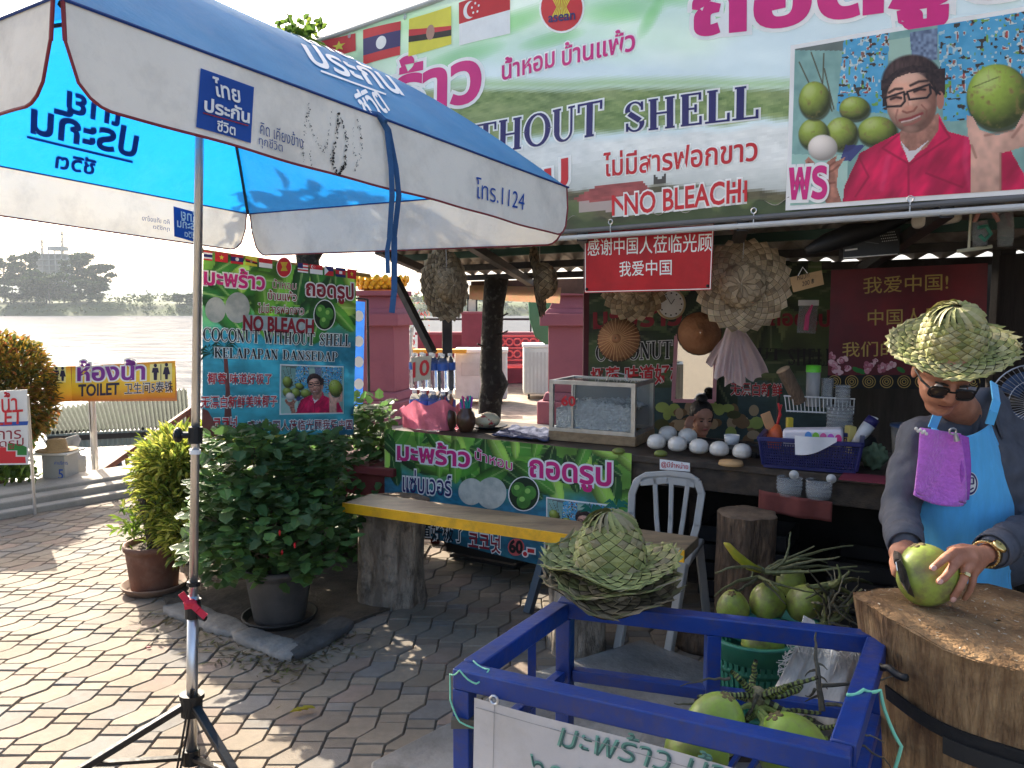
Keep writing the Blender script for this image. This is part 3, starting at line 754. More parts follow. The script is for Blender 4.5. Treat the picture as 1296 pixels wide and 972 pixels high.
for k, (px, py) in enumerate(((166, 606), (176, 602))):
    q = PY(px, py, 8.5); mb = MB()
    mb.lathe([(.07, -.04), (.13, -.05), (.15, 0), (.13, .05), (.07, .04)], q, 20, rotm('X', R(80)) @ rotm('Z', .3)); mb.lathe([(.0, -.03), (.085, -.035), (.085, .035), (.0, .03)], q, 14, rotm('X', R(80)))
    tag(mb.build('tyre', BLACKP, None, smooth=True), ('black tyre lying behind the handrail, nearer the dark figure', 'black tyre lying behind the handrail, nearer the yellow-green hedge')[k], 'tyre', 'tyres behind the handrail')
# ================================================================== plaza behind the stall
GOLD = mat('gold_paint', srgb(214, 160, 40), .35, .55, var=.15, scale=10)
def pillar(cx, Y, label, lotus):
    x = (cx-CX)/FPX*Y*.996
    t = thing('pink_pillar', (x, Y, 0), label, 'pillar', 'pink gate pillars')
    M = rotm('Z', R(-14))
    mb = MB(); mb.box((x, Y, .16), (.86, .86, .32), M); mb.box((x, Y, .38), (.74, .74, .12), M, .9); mb.build('plinth', PINKW, t, bevel=.02)
    mb = MB(); mb.box((x, Y, .90), (.60, .60, .92), M); mb.build('shaft', PINKW, t, bevel=.012)
    mb = MB(); mb.box((x, Y, 1.44), (.80, .80, .17), M); mb.box((x, Y, 1.56), (.70, .70, .07), M, .85); mb.box((x, Y, 1.68), (.58, .58, .18), M, .8); mb.box((x, Y, 1.80), (.66, .66, .07), M); mb.build('capital', PINKW, t, bevel=.012)
    if lotus:
        g = MB(); g.lathe([(.24, 1.84), (.30, 1.88), (.34, 1.96), (.30, 2.02)], (x, Y, 0), 32)
        for r_ in range(3):
            for k in range(20):
                a = 2*math.pi*(k+.5*r_)/20; rr = .30+.035*r_; z = 1.87+.05*r_
                g.ell((x+rr*math.cos(a), Y+rr*math.sin(a), z+.03), (.05, .03, .055), 8, 6, rotm('Z', a+math.pi/2))
        g.build('lotus_crown', GOLD, t, smooth=True)
    return t
pillar(483, 11.4, 'pink pillar with a gold lotus crown behind the hanging banner', True)
pillar(726, 11.3, 'pink pillar behind the ice case, left of the green menu backdrop', False)
# parapet wall along the river with a taller pier and lamp
t = thing('parapet_wall', (0, 17.1, 0), 'low dark pink parapet wall along the river behind the stall', 'wall')
mb = MB(); mb.box((14, 17.2, .52), (32, .3, 1.04)); mb.build('wall', PINKD, t, bevel=.015)
mb = MB(); mb.box((14, 17.2, 1.06), (32.1, .38, .06)); mb.build('coping', PINKW, t, bevel=.012)
mb = MB(); mb.tube([(-2.2, 17.25, 1.36), (30, 17.25, 1.36)], .025, 8)
for k in range(14): mb.tube([(-2+k*2.4, 17.25, 1.05), (-2+k*2.4, 17.25, 1.36)], .02, 6)
mb.build('top_rail', BLACKM, t)
px_ = (598-CX)/FPX*16.8
t = thing('pink_pier', (px_, 16.8, 0), 'short pink pier with a small black lantern on top, left of the dark tree trunk', 'pier')
mb = MB(); mb.box((px_, 16.8, .74), (.42, .42, 1.48)); mb.build('shaft', PINKD, t, bevel=.01); mb = MB(); mb.box((px_, 16.8, 1.50), (.46, .46, .05)); mb.build('cap', PINKW, t, bevel=.008)
mb = MB(); mb.box((px_, 16.8, 1.65), (.18, .18, .22)); mb.build('lantern', paint('lamp_glass', 190, 188, 175, .3), t)
mb = MB()
for q in (-.09, .09):
    for w in (-.09, .09): mb.beam((px_+q, 16.8+w, 1.53), (px_+q, 16.8+w, 1.78), .025, .025)
mb.box((px_, 16.8, 1.79), (.30, .30, .035)); mb.box((px_, 16.8, 1.85), (.22, .22, .09), None, .3); mb.build('lantern_cage', BLACKM, t)
# red benches with pierced backs
REDP = paint('red_plastic', 200, 60, 66, .45)
for k, (px, lab) in enumerate(((660, 'red pierced-back bench row right of the dark tree trunk'), (492, 'red pierced-back bench glimpsed left of the water bottles'))):
    x = (px-CX)/FPX*15.9; w = 1.6 if k == 0 else 1.0
    t = thing('red_bench', (x, 15.9, 0), lab, 'bench', 'red benches by the parapet')
    mb = MB(); mb.box((x, 15.8, .46), (w, .42, .06)); mb.build('seat', REDP, t, bevel=.01)
    mb = MB(); n = int(w/.16)
    for r_ in range(2):
        mb.beam((x-w/2, 16.05, .56+.24*r_), (x+w/2, 16.05, .56+.24*r_), .03, .03)
        for i in range(n):
            mb.lathe([(.055, -.012), (.085, -.012), (.085, .012), (.055, .012), (.055, -.012)], (x-w/2+(i+.5)*w/n, 16.05, .68+.24*r_), 12, rotm('X', R(90)))
    mb.beam((x-w/2, 16.05, 1.04), (x+w/2, 16.05, 1.04), .04, .04); mb.build('backrest', REDP, t)
    for q in (-1, 1):
        mb = MB(); mb.box((x+q*(w/2-.08), 15.85, .22), (.06, .36, .43)); mb.build('leg', REDP, t)
# chest freezers / washing machine
def freezer(px0, px1, Y, h, label, panel):
    x0, x1 = (px0-CX)/FPX*Y, (px1-CX)/FPX*Y; x = (x0+x1)/2; w = x1-x0
    t = thing('chest_freezer', (x, Y, 0), label, 'freezer', 'white freezers on the plaza')
    Wm = mat('freezer_white', srgb(206, 208, 204), .45, var=.08, scale=4, dirt=(.35, .33, .30), dirt_amt=.3)
    mb = MB(); mb.box((x, Y, h/2+.03), (w, .7, h-.12)); mb.build('body', Wm, t, bevel=.03)
    mb = MB(); mb.box((x, Y, h-.01), (w+.03, .74, .06)); mb.build('lid', WHITE, t, bevel=.015)
    if panel:
        mb = MB(); mb.box((x+.02, Y-.355, h*.66), (w*.8, .012, .22)); mb.build('control_panel', paint('panel_grey', 190, 190, 186, .4), t, bevel=.004)
        for dx in (.06, .12, .26): 
            q = MB(); q.lathe([(0, .02), (.03 if dx > .2 else .016, .02), (.03 if dx > .2 else .016, 0)], (x+dx, Y-.36, h*.66), 12, rotm('X', R(90))); q.build('knob', BLACKM, t)
    else:
        mb = MB()
        for i in range(9): mb.box((x-w*.42+i*w*.105, Y-.352, h*.5), (.03, .01, h*.74))
        mb.build('ribbing', paint('panel_grey', 190, 190, 186, .4), t)
    for q in (-1, 1):
        mb = MB(); mb.lathe([(0, -.02), (.045, -.02), (.045, .02), (0, .02)], (x+q*(w/2-.1), Y-.28, .045), 12, rotm('Y', R(90))); mb.build('castor', BLACKP, t)
freezer(577, 642, 13.6, .90, 'white chest freezer with a control panel, left of the dark tree trunk', True)
freezer(662, 706, 14.4, .95, 'white ribbed freezer half hidden by the right pink pillar', False)
# parked tricycle handlebars, flowers and yellow board glimpsed behind the bottles
t = thing('flower_cart', (-1.7, 12.6, 0), 'handlebars and flower pots of a cart parked behind the water bottles', 'cart')
mb = MB(); y = 12.6
def Q(px, py): return PY(px, py, y)
mb.tube([Q(505, 405), Q(512, 398), Q(520, 402), Q(524, 412), Q(518, 420), Q(512, 418)], .014, 6); mb.tube([Q(530, 392), Q(524, 402), Q(528, 412), Q(536, 416)], .014, 6); mb.tube([Q(521, 414), Q(520, 470), Q(518, 500)], .03, 8)
mb.build('handlebar', mat('chrome', (.6, .6, .6), .25, 1.0), t)
mb = MB()
for a, b in ((500, 505), (540, 505)): mb.lathe([(.22, -.03), (.28, -.04), (.30, 0), (.28, .04), (.22, .03)], Q(a, b)+Vector((0, .3, 0)), 20, rotm('X', R(90)))
mb.build('tyre', BLACKP, t, smooth=True)
mb = MB(); rd = random.Random(6)
for k in range(120): leaf(mb, Q(rd.uniform(500, 542), rd.uniform(372, 418))+Vector((0, rd.uniform(.0, .3), 0)), rdir(rd), Vector((0, 0, 1)), .07, .03, vary(rd.choice([(.07, .12, .03), (.11, .15, .04), (.3, .06, .06), (.35, .2, .15)]), rd))
mb.build('foliage', LEAF, t)
mb = MB(); mb.box(Q(552, 446)+Vector((0, .4, 0)), (.9, .3, .06)); mb.build('tray', paint('yellow_tray', 214, 160, 50, .6), t)
mb = MB(); mb.box(Q(522, 480)+Vector((0, .5, -.3)), (.5, .4, .7)); mb.build('box', paint('cart_maroon', 120, 48, 52, .6), t, bevel=.02)
# green slide-like tarp shape by the right pillar
t_s = Surf(PY(690, 400, 12.6), Vector((1, .2, 0)))
mb = MB(); pts = [t_s.ev(*t_s.hit(*p)) for p in ((668, 372), (704, 372), (704, 436), (690, 436), (677, 426), (670, 404))]
mb.prism(pts, (0, .15, 0)); tag(mb.build('green_awning', paint('awning_green', 66, 120, 84, .6), bevel=.02), 'green curved awning edge hanging beside the right pink pillar', 'awning')
# blue banner on a thin black frame behind the hanging banner
sf = Surf(PY(458, 450, 8.0), Vector((1, .35, 0)))
t = thing('blue_banner', sf.ev(0, -1.3), 'narrow blue banner on a thin black frame behind the hanging coconut banner', 'banner')
sheet(sf, [(436, 380), (462, 382), (459, 517), (436, 522)], mat('blue_print', srgb(52, 110, 196), .55, var=.18, scale=3, trans=.25), 'cloth', t, 6, 10)
for i, py in enumerate((400, 432, 458, 486)): flat(sf, oval(454, py, 6, 7), INK_W, t, 'white_print', .004)
mb = MB(); a = sf.ev(*sf.hit(465, 379)); mb.tube([a, Vector((a.x, a.y, -.01))], .014, 8); mb.tube([a, sf.ev(*sf.hit(436, 376))], .010, 6); mb.tube([sf.ev(*sf.hit(465, 516)), sf.ev(*sf.hit(436, 521))], .010, 6); mb.build('frame', BLACKM, t)
# ================================================================== the stall: posts, roof, counter
CU = Vector((.868, -.497, 0)).normalized(); CN = Vector((-.497, -.868, 0)).normalized()   # along the counter, towards the street
C0 = Vector((-.78, 4.9, 0)); CTOP = .85
BU = Vector((.767, -.642, 0)).normalized(); B0 = Vector((.34, 4.13, 2.0))                 # the big banner's line
RD = Vector((.22, .975, 0)).normalized()                                                   # rafters run back this way
TIN = mat('tin_sheet', (.33, .30, .26), .5, .35, var=.3, scale=4, col2=None, dirt=(.16, .09, .05), dirt_amt=.55, dscale=5)
STEELD = mat('dark_steel', (.035, .03, .028), .5, .3, var=.3, scale=12, bump=.1)
roof = thing('stall_roof', (.5, 4.8, 0), 'low corrugated tin roof on dark steel rafters over the coconut stall', 'roof')
F0, F1 = B0-BU*1.75, B0+BU*3.6
def rp(a, b, dz=0.0):
    p = F0.lerp(F1, a)+RD*(1.75*b); p.z = 1.99-.165*b+dz; return p
mb = MB()
mb.grid(lambda a, b: rp(a, b, .06+.016*math.sin(a*5.35*2*math.pi/.14)), 420, 3); mb.build('roof_sheet', TIN, roof, smooth=True, solid=.003)
for b in (.02, .36, .68, .985):
    mb = MB(); mb.beam(rp(0, b, .02), rp(1, b, .02), .04, .045); mb.build('purlin', STEELD if b != .36 else paint('green_steel', 40, 74, 62, .6), roof)
for a in (.04, .185, .33, .49, .64, .79, .93):
    mb = MB(); mb.beam(rp(a, .0, -.03), rp(a, 1.0, -.03), .05, .05); mb.build('rafter', STEELD, roof)
def post(p, top, w, name, label, m=STEELD, cat='post'):
    mb = MB(); mb.box((p.x, p.y, top/2), (w, w, top)); return tag(mb.build(name, m, bevel=.003), label, cat)
pp = PY(567, 545, 5.35); post(Vector((pp.x, 5.35, 0)), 1.86, .062, 'stall_post', 'thin black steel post right behind the water bottles')
pp = PY(1262, 480, 4.05); post(Vector((pp.x, 4.05, 0)), 1.95, .075, 'stall_post', 'dark grey post at the right, behind the hat of the coconut cutter')
pp = PY(741, 480, 5.2); post(Vector((pp.x, 5.2, 0)), 1.9, .035, 'stall_post', 'slim maroon post at the left edge of the green menu backdrop', paint('maroon_post', 96, 40, 50, .6))
mb = MB(); mb.beam(PY(500, 352, 5.55), PY(548, 447, 5.3), .045, .045); tag(mb.build('roof_brace', STEELD), 'slanting dark steel brace running down behind the water bottles', 'brace')
# crooked tree trunk used as a post
mb = MB(); rd = random.Random(2)
tp = [PY(x, y, 5.75) for x, y in ((628, 352), (624, 390), (622, 430), (621, 470), (626, 486), (621, 505), (619, 545), (618, 600))]
tp.append(Vector((tp[-1].x, 5.75, -.05)))
mb.tube(tp, [.085, .078, .074, .082, .10, .082, .078, .08, .085], 18)
for i, v in enumerate(mb.v): mb.v[i] = tuple(Vector(v)+Vector((1, .3, 0))*.012*mnoise.noise(Vector(v)*14))
TRK = mat('mossy_bark', (.03, .026, .022), .95, col2=(.12, .11, .095), lo=.55, hi=.72, scale=22, bump=.9, bscale=40)
t = thing('tree_trunk', tp[-1], 'dark mottled tree trunk standing behind the counter, between the freezer and the hats', 'tree trunk'); mb.build('trunk', TRK, t, smooth=True)
for px, py in ((632, 424), (615, 440), (632, 402)):
    mb = MB(); q = PY(px, py, 5.70); mb.tube([q, q+Vector((.06 if px > 620 else -.06, -.03, .03))], .006, 6); mb.build('peg', STEELD, t)
# board with cloth valance at the back of the roof
sf = Surf(PY(660, 372, 6.5), Vector((1, .06, 0)))
t = thing('back_valance', sf.ev(0, 0), 'brown board with a faded floral cloth strip hung under the back of the roof', 'valance')
mb = MB(); mb.prism([sf.ev(*sf.hit(*p)) for p in ((596, 356), (745, 352), (745, 372), (596, 368))], sf.N*-.02); mb.build('board', mat('brown_board', (.12, .06, .045), .7, var=.3, scale=6), t)
sheet(sf, [(594, 361), (710, 364), (708, 384), (594, 379)], mat('floral_cloth', (.42, .24, .15), .85, col2=(.30, .22, .12), scale=16, lo=.42, hi=.58, trans=.4, dirt=(.45, .12, .08), dirt_amt=.5, dscale=11), 'cloth', t, 20, 3, .02)
# plantain leaf peeking behind
t = thing('banana_plant', PY(560, 372, 15.0), 'pale green banana leaves lit by the sun behind the hanging woven hat', 'plant')
mb = MB(); rd = random.Random(3)
for a, b in (((556, 352), (552, 378)), ((560, 365), (545, 384)), ((566, 352), (566, 392)), ((558, 340), (562, 362))):
    p, q = PY(*a, 15.0), PY(*b, 15.0); leaf(mb, p, q-p, Vector((0, -1, .2)), (q-p).length, .15, (.22, .34, .03))
mb.build('leaf', LEAF, t)
mb = MB(); q = PY(562, 352, 15.0); mb.tube([(q.x, 15.05, 0), (q.x, 15.05, q.z)], .05, 8); mb.build('stem', BARK, t)
# counter
ctr = thing('stall_counter', C0+CU*1.4, 'long dark wooden counter of the coconut stall', 'counter')
CW = mat('counter_wood', (.05, .036, .026), .55, var=.4, scale=4, stretch=(1, 6, 6), bump=.15, bscale=30, dirt=(.14, .09, .05), dirt_amt=.5, dscale=9)
Mc = Matrix((CU, -CN, Vector((0, 0, 1)))).transposed()
def cpt(a, d, z=CTOP): return C0+CU*a-CN*d+Vector((0, 0, z))
mb = MB(); mb.box(cpt(1.75, .36, CTOP-.02), (3.5, .74, .035), Mc); mb.build('countertop', CW, ctr, bevel=.004)
mb = MB(); mb.box(cpt(1.75, .03, CTOP-.095), (3.46, .04, .11), Mc); mb.build('front_rail', CW, ctr, bevel=.003)
mb = MB(); mb.box(cpt(1.75, .70, CTOP-.095), (3.46, .04, .11), Mc); mb.build('back_rail', CW, ctr)
mb = MB(); mb.beam(PZ(668, 776), PY(690, 700, 4.25), .04, .04); mb.build('leg', paint('blue_grey_leg', 70, 84, 96, .6), ctr)
for a, d in ((.05, .06), (.05, .66), (1.75, .66), (2.9, .06), (3.4, .66)):
    mb = MB(); mb.box(cpt(a, d, (CTOP-.04)/2), (.055, .055, CTOP-.04), Mc); mb.build('leg', CW, ctr)
mb = MB(); mb.box(cpt(1.9, .76, .42), (2.9, .02, .80), Mc); mb.build('added_back_panel', mat('shade_black', (.012, .011, .010), .9, var=.4, scale=5), ctr)  # added near-black sheet that keeps the space below the counter dark
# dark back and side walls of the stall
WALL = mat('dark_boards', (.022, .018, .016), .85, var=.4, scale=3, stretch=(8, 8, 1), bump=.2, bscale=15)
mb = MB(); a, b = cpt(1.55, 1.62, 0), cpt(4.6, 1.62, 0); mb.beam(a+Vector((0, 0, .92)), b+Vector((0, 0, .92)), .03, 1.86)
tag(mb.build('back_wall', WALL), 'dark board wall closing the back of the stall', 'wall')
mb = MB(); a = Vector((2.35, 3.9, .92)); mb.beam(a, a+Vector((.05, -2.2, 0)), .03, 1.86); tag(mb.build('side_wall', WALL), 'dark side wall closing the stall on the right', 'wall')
# ------------------------------------------------------------------ small printing helpers
def quadmap(tl, tr, br, bl):
    tl, tr, br, bl = [Vector(p) for p in (tl, tr, br, bl)]
    def f(a, b):
        q = (tl*(1-a)+tr*a)*(1-b)+(bl*(1-a)+br*a)*b; return (q.x, q.y)
    return f
# ---- printed pictures: fine grids of ink dots computed once, like a halftone print
LAT = np.random.RandomState(5).rand(64, 64)
def vn(x, y):
    xi = np.floor(x).astype(int); yi = np.floor(y).astype(int); fx = x-xi; fy = y-yi; fx = fx*fx*(3-2*fx); fy = fy*fy*(3-2*fy)
    g = lambda i, j: LAT[i % 64, j % 64]
    return (g(xi, yi)*(1-fx)+g(xi+1, yi)*fx)*(1-fy)+(g(xi, yi+1)*(1-fx)+g(xi+1, yi+1)*fx)*fy
def fbm(x, y): return (vn(x, y)+.5*vn(2*x+7, 2*y+3)+.25*vn(4*x+1, 4*y+9))/1.75
class Pic:
    def __init__(s, X, Y): s.X, s.Y = X, Y; s.c = np.zeros(X.shape+(3,))
    def put(s, m, col):
        m = np.clip(m, 0, 1)[..., None]; col = np.asarray(col, float); s.c = s.c*(1-m)+col*m
    def ell(s, cx, cy, rx, ry, rot=0, k=5):
        c, n = math.cos(R(rot)), math.sin(R(rot)); dx = ((s.X-cx)*c+(s.Y-cy)*n)/rx; dy = (-(s.X-cx)*n+(s.Y-cy)*c)/ry; e = dx*dx+dy*dy
        z = np.sqrt(np.clip(1-e, 0, 1)); l = np.clip(-.35*dx-.5*dy+.79*z, 0, 1); return np.clip((1-e)*k, 0, 1), l
    def pol(s, pts):
        m = np.zeros(s.X.shape, bool); n = len(pts)
        for i in range(n):
            x0, y0 = pts[i-1]; x1, y1 = pts[i]
            if y0 == y1: continue
            m ^= ((y0 > s.Y) != (y1 > s.Y)) & (s.X < (x1-x0)*(s.Y-y0)/(y1-y0)+x0)
        return m.astype(float)
    def seg(s, pts, w):
        d = np.full(s.X.shape, 1e9)
        for (x0, y0), (x1, y1) in zip(pts[:-1], pts[1:]):
            t = np.clip(((s.X-x0)*(x1-x0)+(s.Y-y0)*(y1-y0))/max(1e-6, (x1-x0)**2+(y1-y0)**2), 0, 1); d = np.minimum(d, np.hypot(s.X-x0-t*(x1-x0), s.Y-y0-t*(y1-y0)))
        return np.clip(1.5-d/w, 0, 1)
PRINT = mat('photo_print', (1, 1, 1), .55, var=.03, tint=True, trans=.16, bump=.15, bscale=8)
def tinted(mb, img):
    q = img.reshape(-1, 3)/255.0; lin = np.where(q <= .04045, q/12.92, ((q+.055)/1.055)**2.4); mb.c = [(float(r_), float(g_), float(b_), 1) for r_, g_, b_ in np.clip(lin, 0, 1)]
def portrait_ink(A, B):
    px = 1000+310*A; top = 62-48*(px-1002)/308; bot = 265-25*(px-997)/313; py = top+B*(bot-top); X = (px-1010)*3.888; Y = (py-20)*3.888
    P = Pic(X, Y); n1 = fbm(X/60, Y/60); n2 = vn(X/13, Y/13); n3 = fbm(X/25+9, Y/25)
    P.c[:] = (150, 192, 182); P.put(n1*1.2-.3, (110, 150, 146)); P.put((Y < 170)*(X < 250)*.7, (96, 96, 92))
    for pts in ([(250, 110), (495, 80), (490, 480), (215, 470)], [(735, 20), (1140, -30), (1140, 500), (770, 520)]):
        m = P.pol(pts); P.put(m, np.stack([60+50*n1, 150+40*n1, 196+30*n1], -1)); sp = vn(X/16+3, Y/20)
        for lo, col in ((.70, (226, 226, 214)), (.83, (120, 70, 50)), (.9, (200, 60, 60))): P.put(m*(sp > lo)*(Y < 380)*(.5+.5*n2), col)
        P.put(m*(vn(X/21, Y/17+8) > .8), (70, 60, 50)); P.put(m*(vn(X/19+4, Y/23) > .84), (120, 170, 80))
    P.put(P.pol([(600, 80), (735, 60), (735, 215), (615, 215)])*.9, np.stack([80+70*n2, 90+80*n2, 120+80*n2], -1)); P.put(P.pol([(495, 120), (600, 100), (610, 215), (495, 220)])*.8, (176, 206, 186))
    for pts in ([(60, 180), (125, 320), (190, 470)], [(136, 185), (132, 330)], [(-10, 230), (50, 330)], [(140, 260), (200, 460)]): P.put(P.seg(pts, 4)*.8, (74, 66, 44))
    for x, y, rx, ry in ((315, 455, 85, 60), (440, 570, 105, 76), (245, 582, 92, 84), (85, 585, 90, 78), (85, 415, 94, 94)):
        m, l = P.ell(x+5, y+10, rx*1.08, ry*1.08); P.put(m*.75, (50, 52, 30)); m, l = P.ell(x, y, rx, ry, 0, 9); k = (.38+.80*l+.16*(n3-.5))[..., None]; P.put(m, np.array((150, 168, 70))*k); P.put(m*np.clip(n3*3-1.75, 0, .8), (128, 112, 66)); P.put(m*np.clip(l-.86, 0, 1)*4, (206, 214, 160))
    P.put((X < 285)*(Y > 690)*.85, np.stack([150+50*n1, 204+20*n1, 190+20*n1], -1)); P.put(P.pol([(270, 640), (380, 640), (300, 720), (240, 720)])*.8, (50, 50, 120))
    fold = fbm((X+.6*Y)/70, (Y-.4*X)/150+4); sh = np.array((214, 30, 86))*(.66+.62*fold)[..., None]
    for pts in ([(255, 985), (268, 850), (350, 680), (560, 575), (650, 640), (750, 490), (790, 570), (895, 600), (945, 985)], [(1015, 690), (1070, 660), (1150, 830), (1150, 985), (1015, 985)]): P.put(P.pol(pts), sh)
    for pts in ([(560, 580), (470, 655), (600, 730)], [(740, 500), (800, 600), (610, 735)], [(604, 740), (606, 985)], [(690, 780), (860, 850)], [(345, 700), (400, 800), (330, 900)]): P.put(P.seg(pts, 5)*.5, (140, 14, 54))
    for pts in ([(880, 600), (870, 720), (900, 860)], [(500, 700), (470, 860)]): P.put(P.seg(pts, 14)*.25, (255, 110, 150))
    P.put(P.pol([(560, 570), (745, 480), (745, 565), (690, 650), (608, 705), (562, 640)]), np.array((186, 132, 112))*(.74+.4*n3)[..., None]); P.put(P.pol([(562, 618), (606, 668), (640, 662), (700, 615), (606, 728)]), (228, 222, 222))
    m, l = P.ell(612, 322, 158, 138, -6, 6); P.put(m, np.array((64, 48, 46))*(.55+.7*l+.5*(vn(X/7, Y/30)-.5))[..., None]); P.put(P.pol([(455, 320), (505, 300), (505, 430), (470, 452)])+P.pol([(715, 260), (776, 255), (778, 385), (740, 405)]), np.array((56, 42, 42))*(.7+.6*n2)[..., None])
    m, l = P.ell(754, 415, 20, 48, 0, 4); P.put(m, (184, 126, 106)); m, l = P.ell(612, 425, 128, 158, -6, 9); P.put(m, np.array((222, 168, 142))*(.52+.60*l+.10*(n3-.5))[..., None]); P.put(m*np.clip((X-640)/170, 0, .45)*(Y > 330), (158, 100, 82))
    for x, y, rx, ry, col, q in ((600, 300, 90, 36, (246, 206, 184), .55), (548, 468, 30, 24, (240, 176, 152), .6), (680, 442, 34, 26, (236, 172, 148), .5), (606, 430, 15, 44, (244, 198, 172), .6), (606, 456, 34, 20, (214, 140, 116), .6), (612, 560, 46, 22, (226, 170, 146), .5), (536, 408, 44, 24, (176, 118, 98), .6), (652, 368, 46, 24, (176, 118, 98), .6)): m, l = P.ell(x, y, rx, ry, -8, 1); P.put(m*q, col)
    P.put(P.pol([(498, 300), (540, 262), (620, 240), (705, 250), (738, 330), (688, 276), (600, 280), (530, 306), (500, 350)])*.9, np.array((56, 42, 42))*(.7+.6*n2)[..., None])
    for pts, w, col, q in (([(500, 378), (530, 360), (566, 358)], 6, (50, 36, 34), .9), ([(608, 342), (650, 322), (692, 318)], 6, (50, 36, 34), .9), ([(572, 470), (592, 478), (626, 468), (640, 448)], 5, (140, 80, 66), .8), ([(556, 516), (610, 504), (668, 480)], 6, (150, 62, 62), .95), ([(566, 524), (612, 514), (656, 494)], 3, (236, 220, 214), .8), ([(580, 540), (620, 532), (660, 508)], 5, (178, 96, 88), .7), ([(546, 462), (536, 500), (546, 530)], 4, (150, 92, 78), .6), ([(664, 438), (690, 466), (686, 496)], 4, (140, 84, 70), .6), ([(590, 392), (600, 440)], 4, (178, 120, 100), .4), ([(510, 410), (535, 400), (562, 404)], 6, (44, 30, 30), .9), ([(628, 372), (655, 360), (680, 362)], 6, (44, 30, 30), .9)): P.put(P.seg(pts, w)*q, col)
    for pts in ([(478, 406), (576, 374), (582, 420), (562, 444), (490, 448), (478, 406)], [(592, 374), (702, 336), (708, 380), (690, 402), (604, 412), (592, 374)], [(577, 388), (593, 382)], [(704, 344), (752, 384)]): P.put(P.seg(pts, 5), (34, 28, 32))
    m, l = P.ell(140, 655, 88, 68, 0, 8); P.put(m, np.array((246, 236, 224))*(.62+.42*l)[..., None])
    hand = np.array((196, 134, 112))*(.62+.62*fbm(X/40, Y/40))[..., None]; P.put(P.pol([(40, 720), (60, 700), (110, 745), (150, 740), (200, 705), (225, 690), (215, 725), (272, 700), (232, 760), (225, 850), (275, 985), (185, 985), (130, 830), (50, 770)]), hand)
    for pts in ([(100, 760), (140, 775), (215, 725)], [(120, 800), (200, 770), (240, 740)], [(60, 730), (110, 770)], [(150, 840), (215, 830)]): P.put(P.seg(pts, 5)*.6, (112, 66, 54))
    m, l = P.ell(1018, 408, 146, 172, 0, 9); P.put(m*.8, (56, 58, 34)); m, l = P.ell(1012, 396, 138, 162, 0, 12); P.put(m, np.array((156, 180, 72))*(.42+.76*l+.14*(n3-.5))[..., None]); P.put(m*np.clip(n3*3.2-1.85, 0, .85), (140, 116, 70)); P.put(m*np.clip(l-.85, 0, 1)*3, (214, 222, 176)); P.put(P.seg([(905, 350), (1020, 300)], 3)*.6, (80, 90, 40))
    P.put(P.pol([(878, 490), (905, 495), (935, 560), (1010, 590), (1090, 560), (1150, 430), (1150, 640), (1030, 680), (1030, 985), (895, 985), (895, 640), (880, 570)]), np.array((232, 184, 162))*(.66+.5*fbm(X/70, Y/90))[..., None])
    for pts in ([(960, 590), (1080, 565)], [(1030, 680), (1030, 985)], [(900, 640), (920, 700)], [(1080, 600), (1120, 540)]): P.put(P.seg(pts, 6)*.5, (150, 100, 84))
    return P.c
def portrait(sf, corners, par, off=.004, simple=False):
    f = quadmap(*corners); flat(sf, [f(-.015, -.02), f(1.0, -.02), f(1.0, 1.02), f(-.015, 1.02)], INK_W, par, 'picture_border', off)
    nu, nv = (78, 62) if simple else (250, 180); H_ = [Vector(sf.hit(*f(a, b))) for a, b in ((0.004, .992), (.992, .992), (.992, .008), (0.004, .008))]
    mb = MB(); mb.grid(lambda a, b: sf.ev(*((H_[0]*(1-a)+H_[1]*a)*(1-b)+(H_[3]*(1-a)+H_[2]*a)*b), off+.002), nu, nv)
    A, B = np.meshgrid((np.arange(nu)+.5)/nu, 1-(np.arange(nv)+.5)/nv); tinted(mb, portrait_ink(A, B)); mb.build('picture', PRINT, par, smooth=True)
    if not simple: lettering(sf, 'พร', f(.0, .95), f(.15, .96), f(.0, .76), INK_P, par, off+.006, fat=.03, out=INK_W)
def leafy_ink(A, B, seed, n, split, aspect):
    """printed backdrop: leaves above, blue water below"""
    rd_ = random.Random(seed); P = Pic(A*aspect, B); n1 = fbm(P.X*5, P.Y*5); n2 = fbm(P.X*14, P.Y*30)
    t_ = np.clip((B-split)/.22+.5+(n1-.5)*.8, 0, 1)[..., None]
    P.c = (np.array((52, 150, 186))*(.72+.5*n2)[..., None]*(1-.35*(1-B)[..., None]*(B < split)[..., None]))*(1-t_)+(np.array((110, 168, 66))*(.55+.75*n1)[..., None])*t_
    for k in range(n):
        x, y, r_, a_ = rd_.uniform(0, aspect), rd_.uniform(split+.05, 1.05), rd_.uniform(.10, .24), rd_.uniform(0, 180); m, l = P.ell(x, y, r_, r_*.36, a_, 7); col = rd_.choice([(40, 96, 36), (92, 150, 52), (150, 190, 80), (26, 72, 34), (70, 130, 48)])
        P.put(m*.9*np.clip((y-split+.1)*8, 0, 1), np.array(col)*(.6+.7*l)[..., None]); c_, s2 = math.cos(R(a_)), math.sin(R(a_)); P.put(P.seg([(x-c_*r_, y-s2*r_), (x+c_*r_, y+s2*r_)], .006)*.5*m, (190, 210, 140))
    return P.c
def ink_sheet(sf, corners, m, name, par, nu, nv, fn):
    o = sheet(sf, corners, m, name, par, nu, nv); A, B = np.meshgrid((np.arange(nu)+.5)/nu, (np.arange(nv)+.5)/nv)
    mb = MB(); tinted(mb, fn(A, B)); at = o.data.attributes.new('tint', 'FLOAT_COLOR', 'FACE'); at.data.foreach_set('color', [k for c in mb.c for k in c]); return o
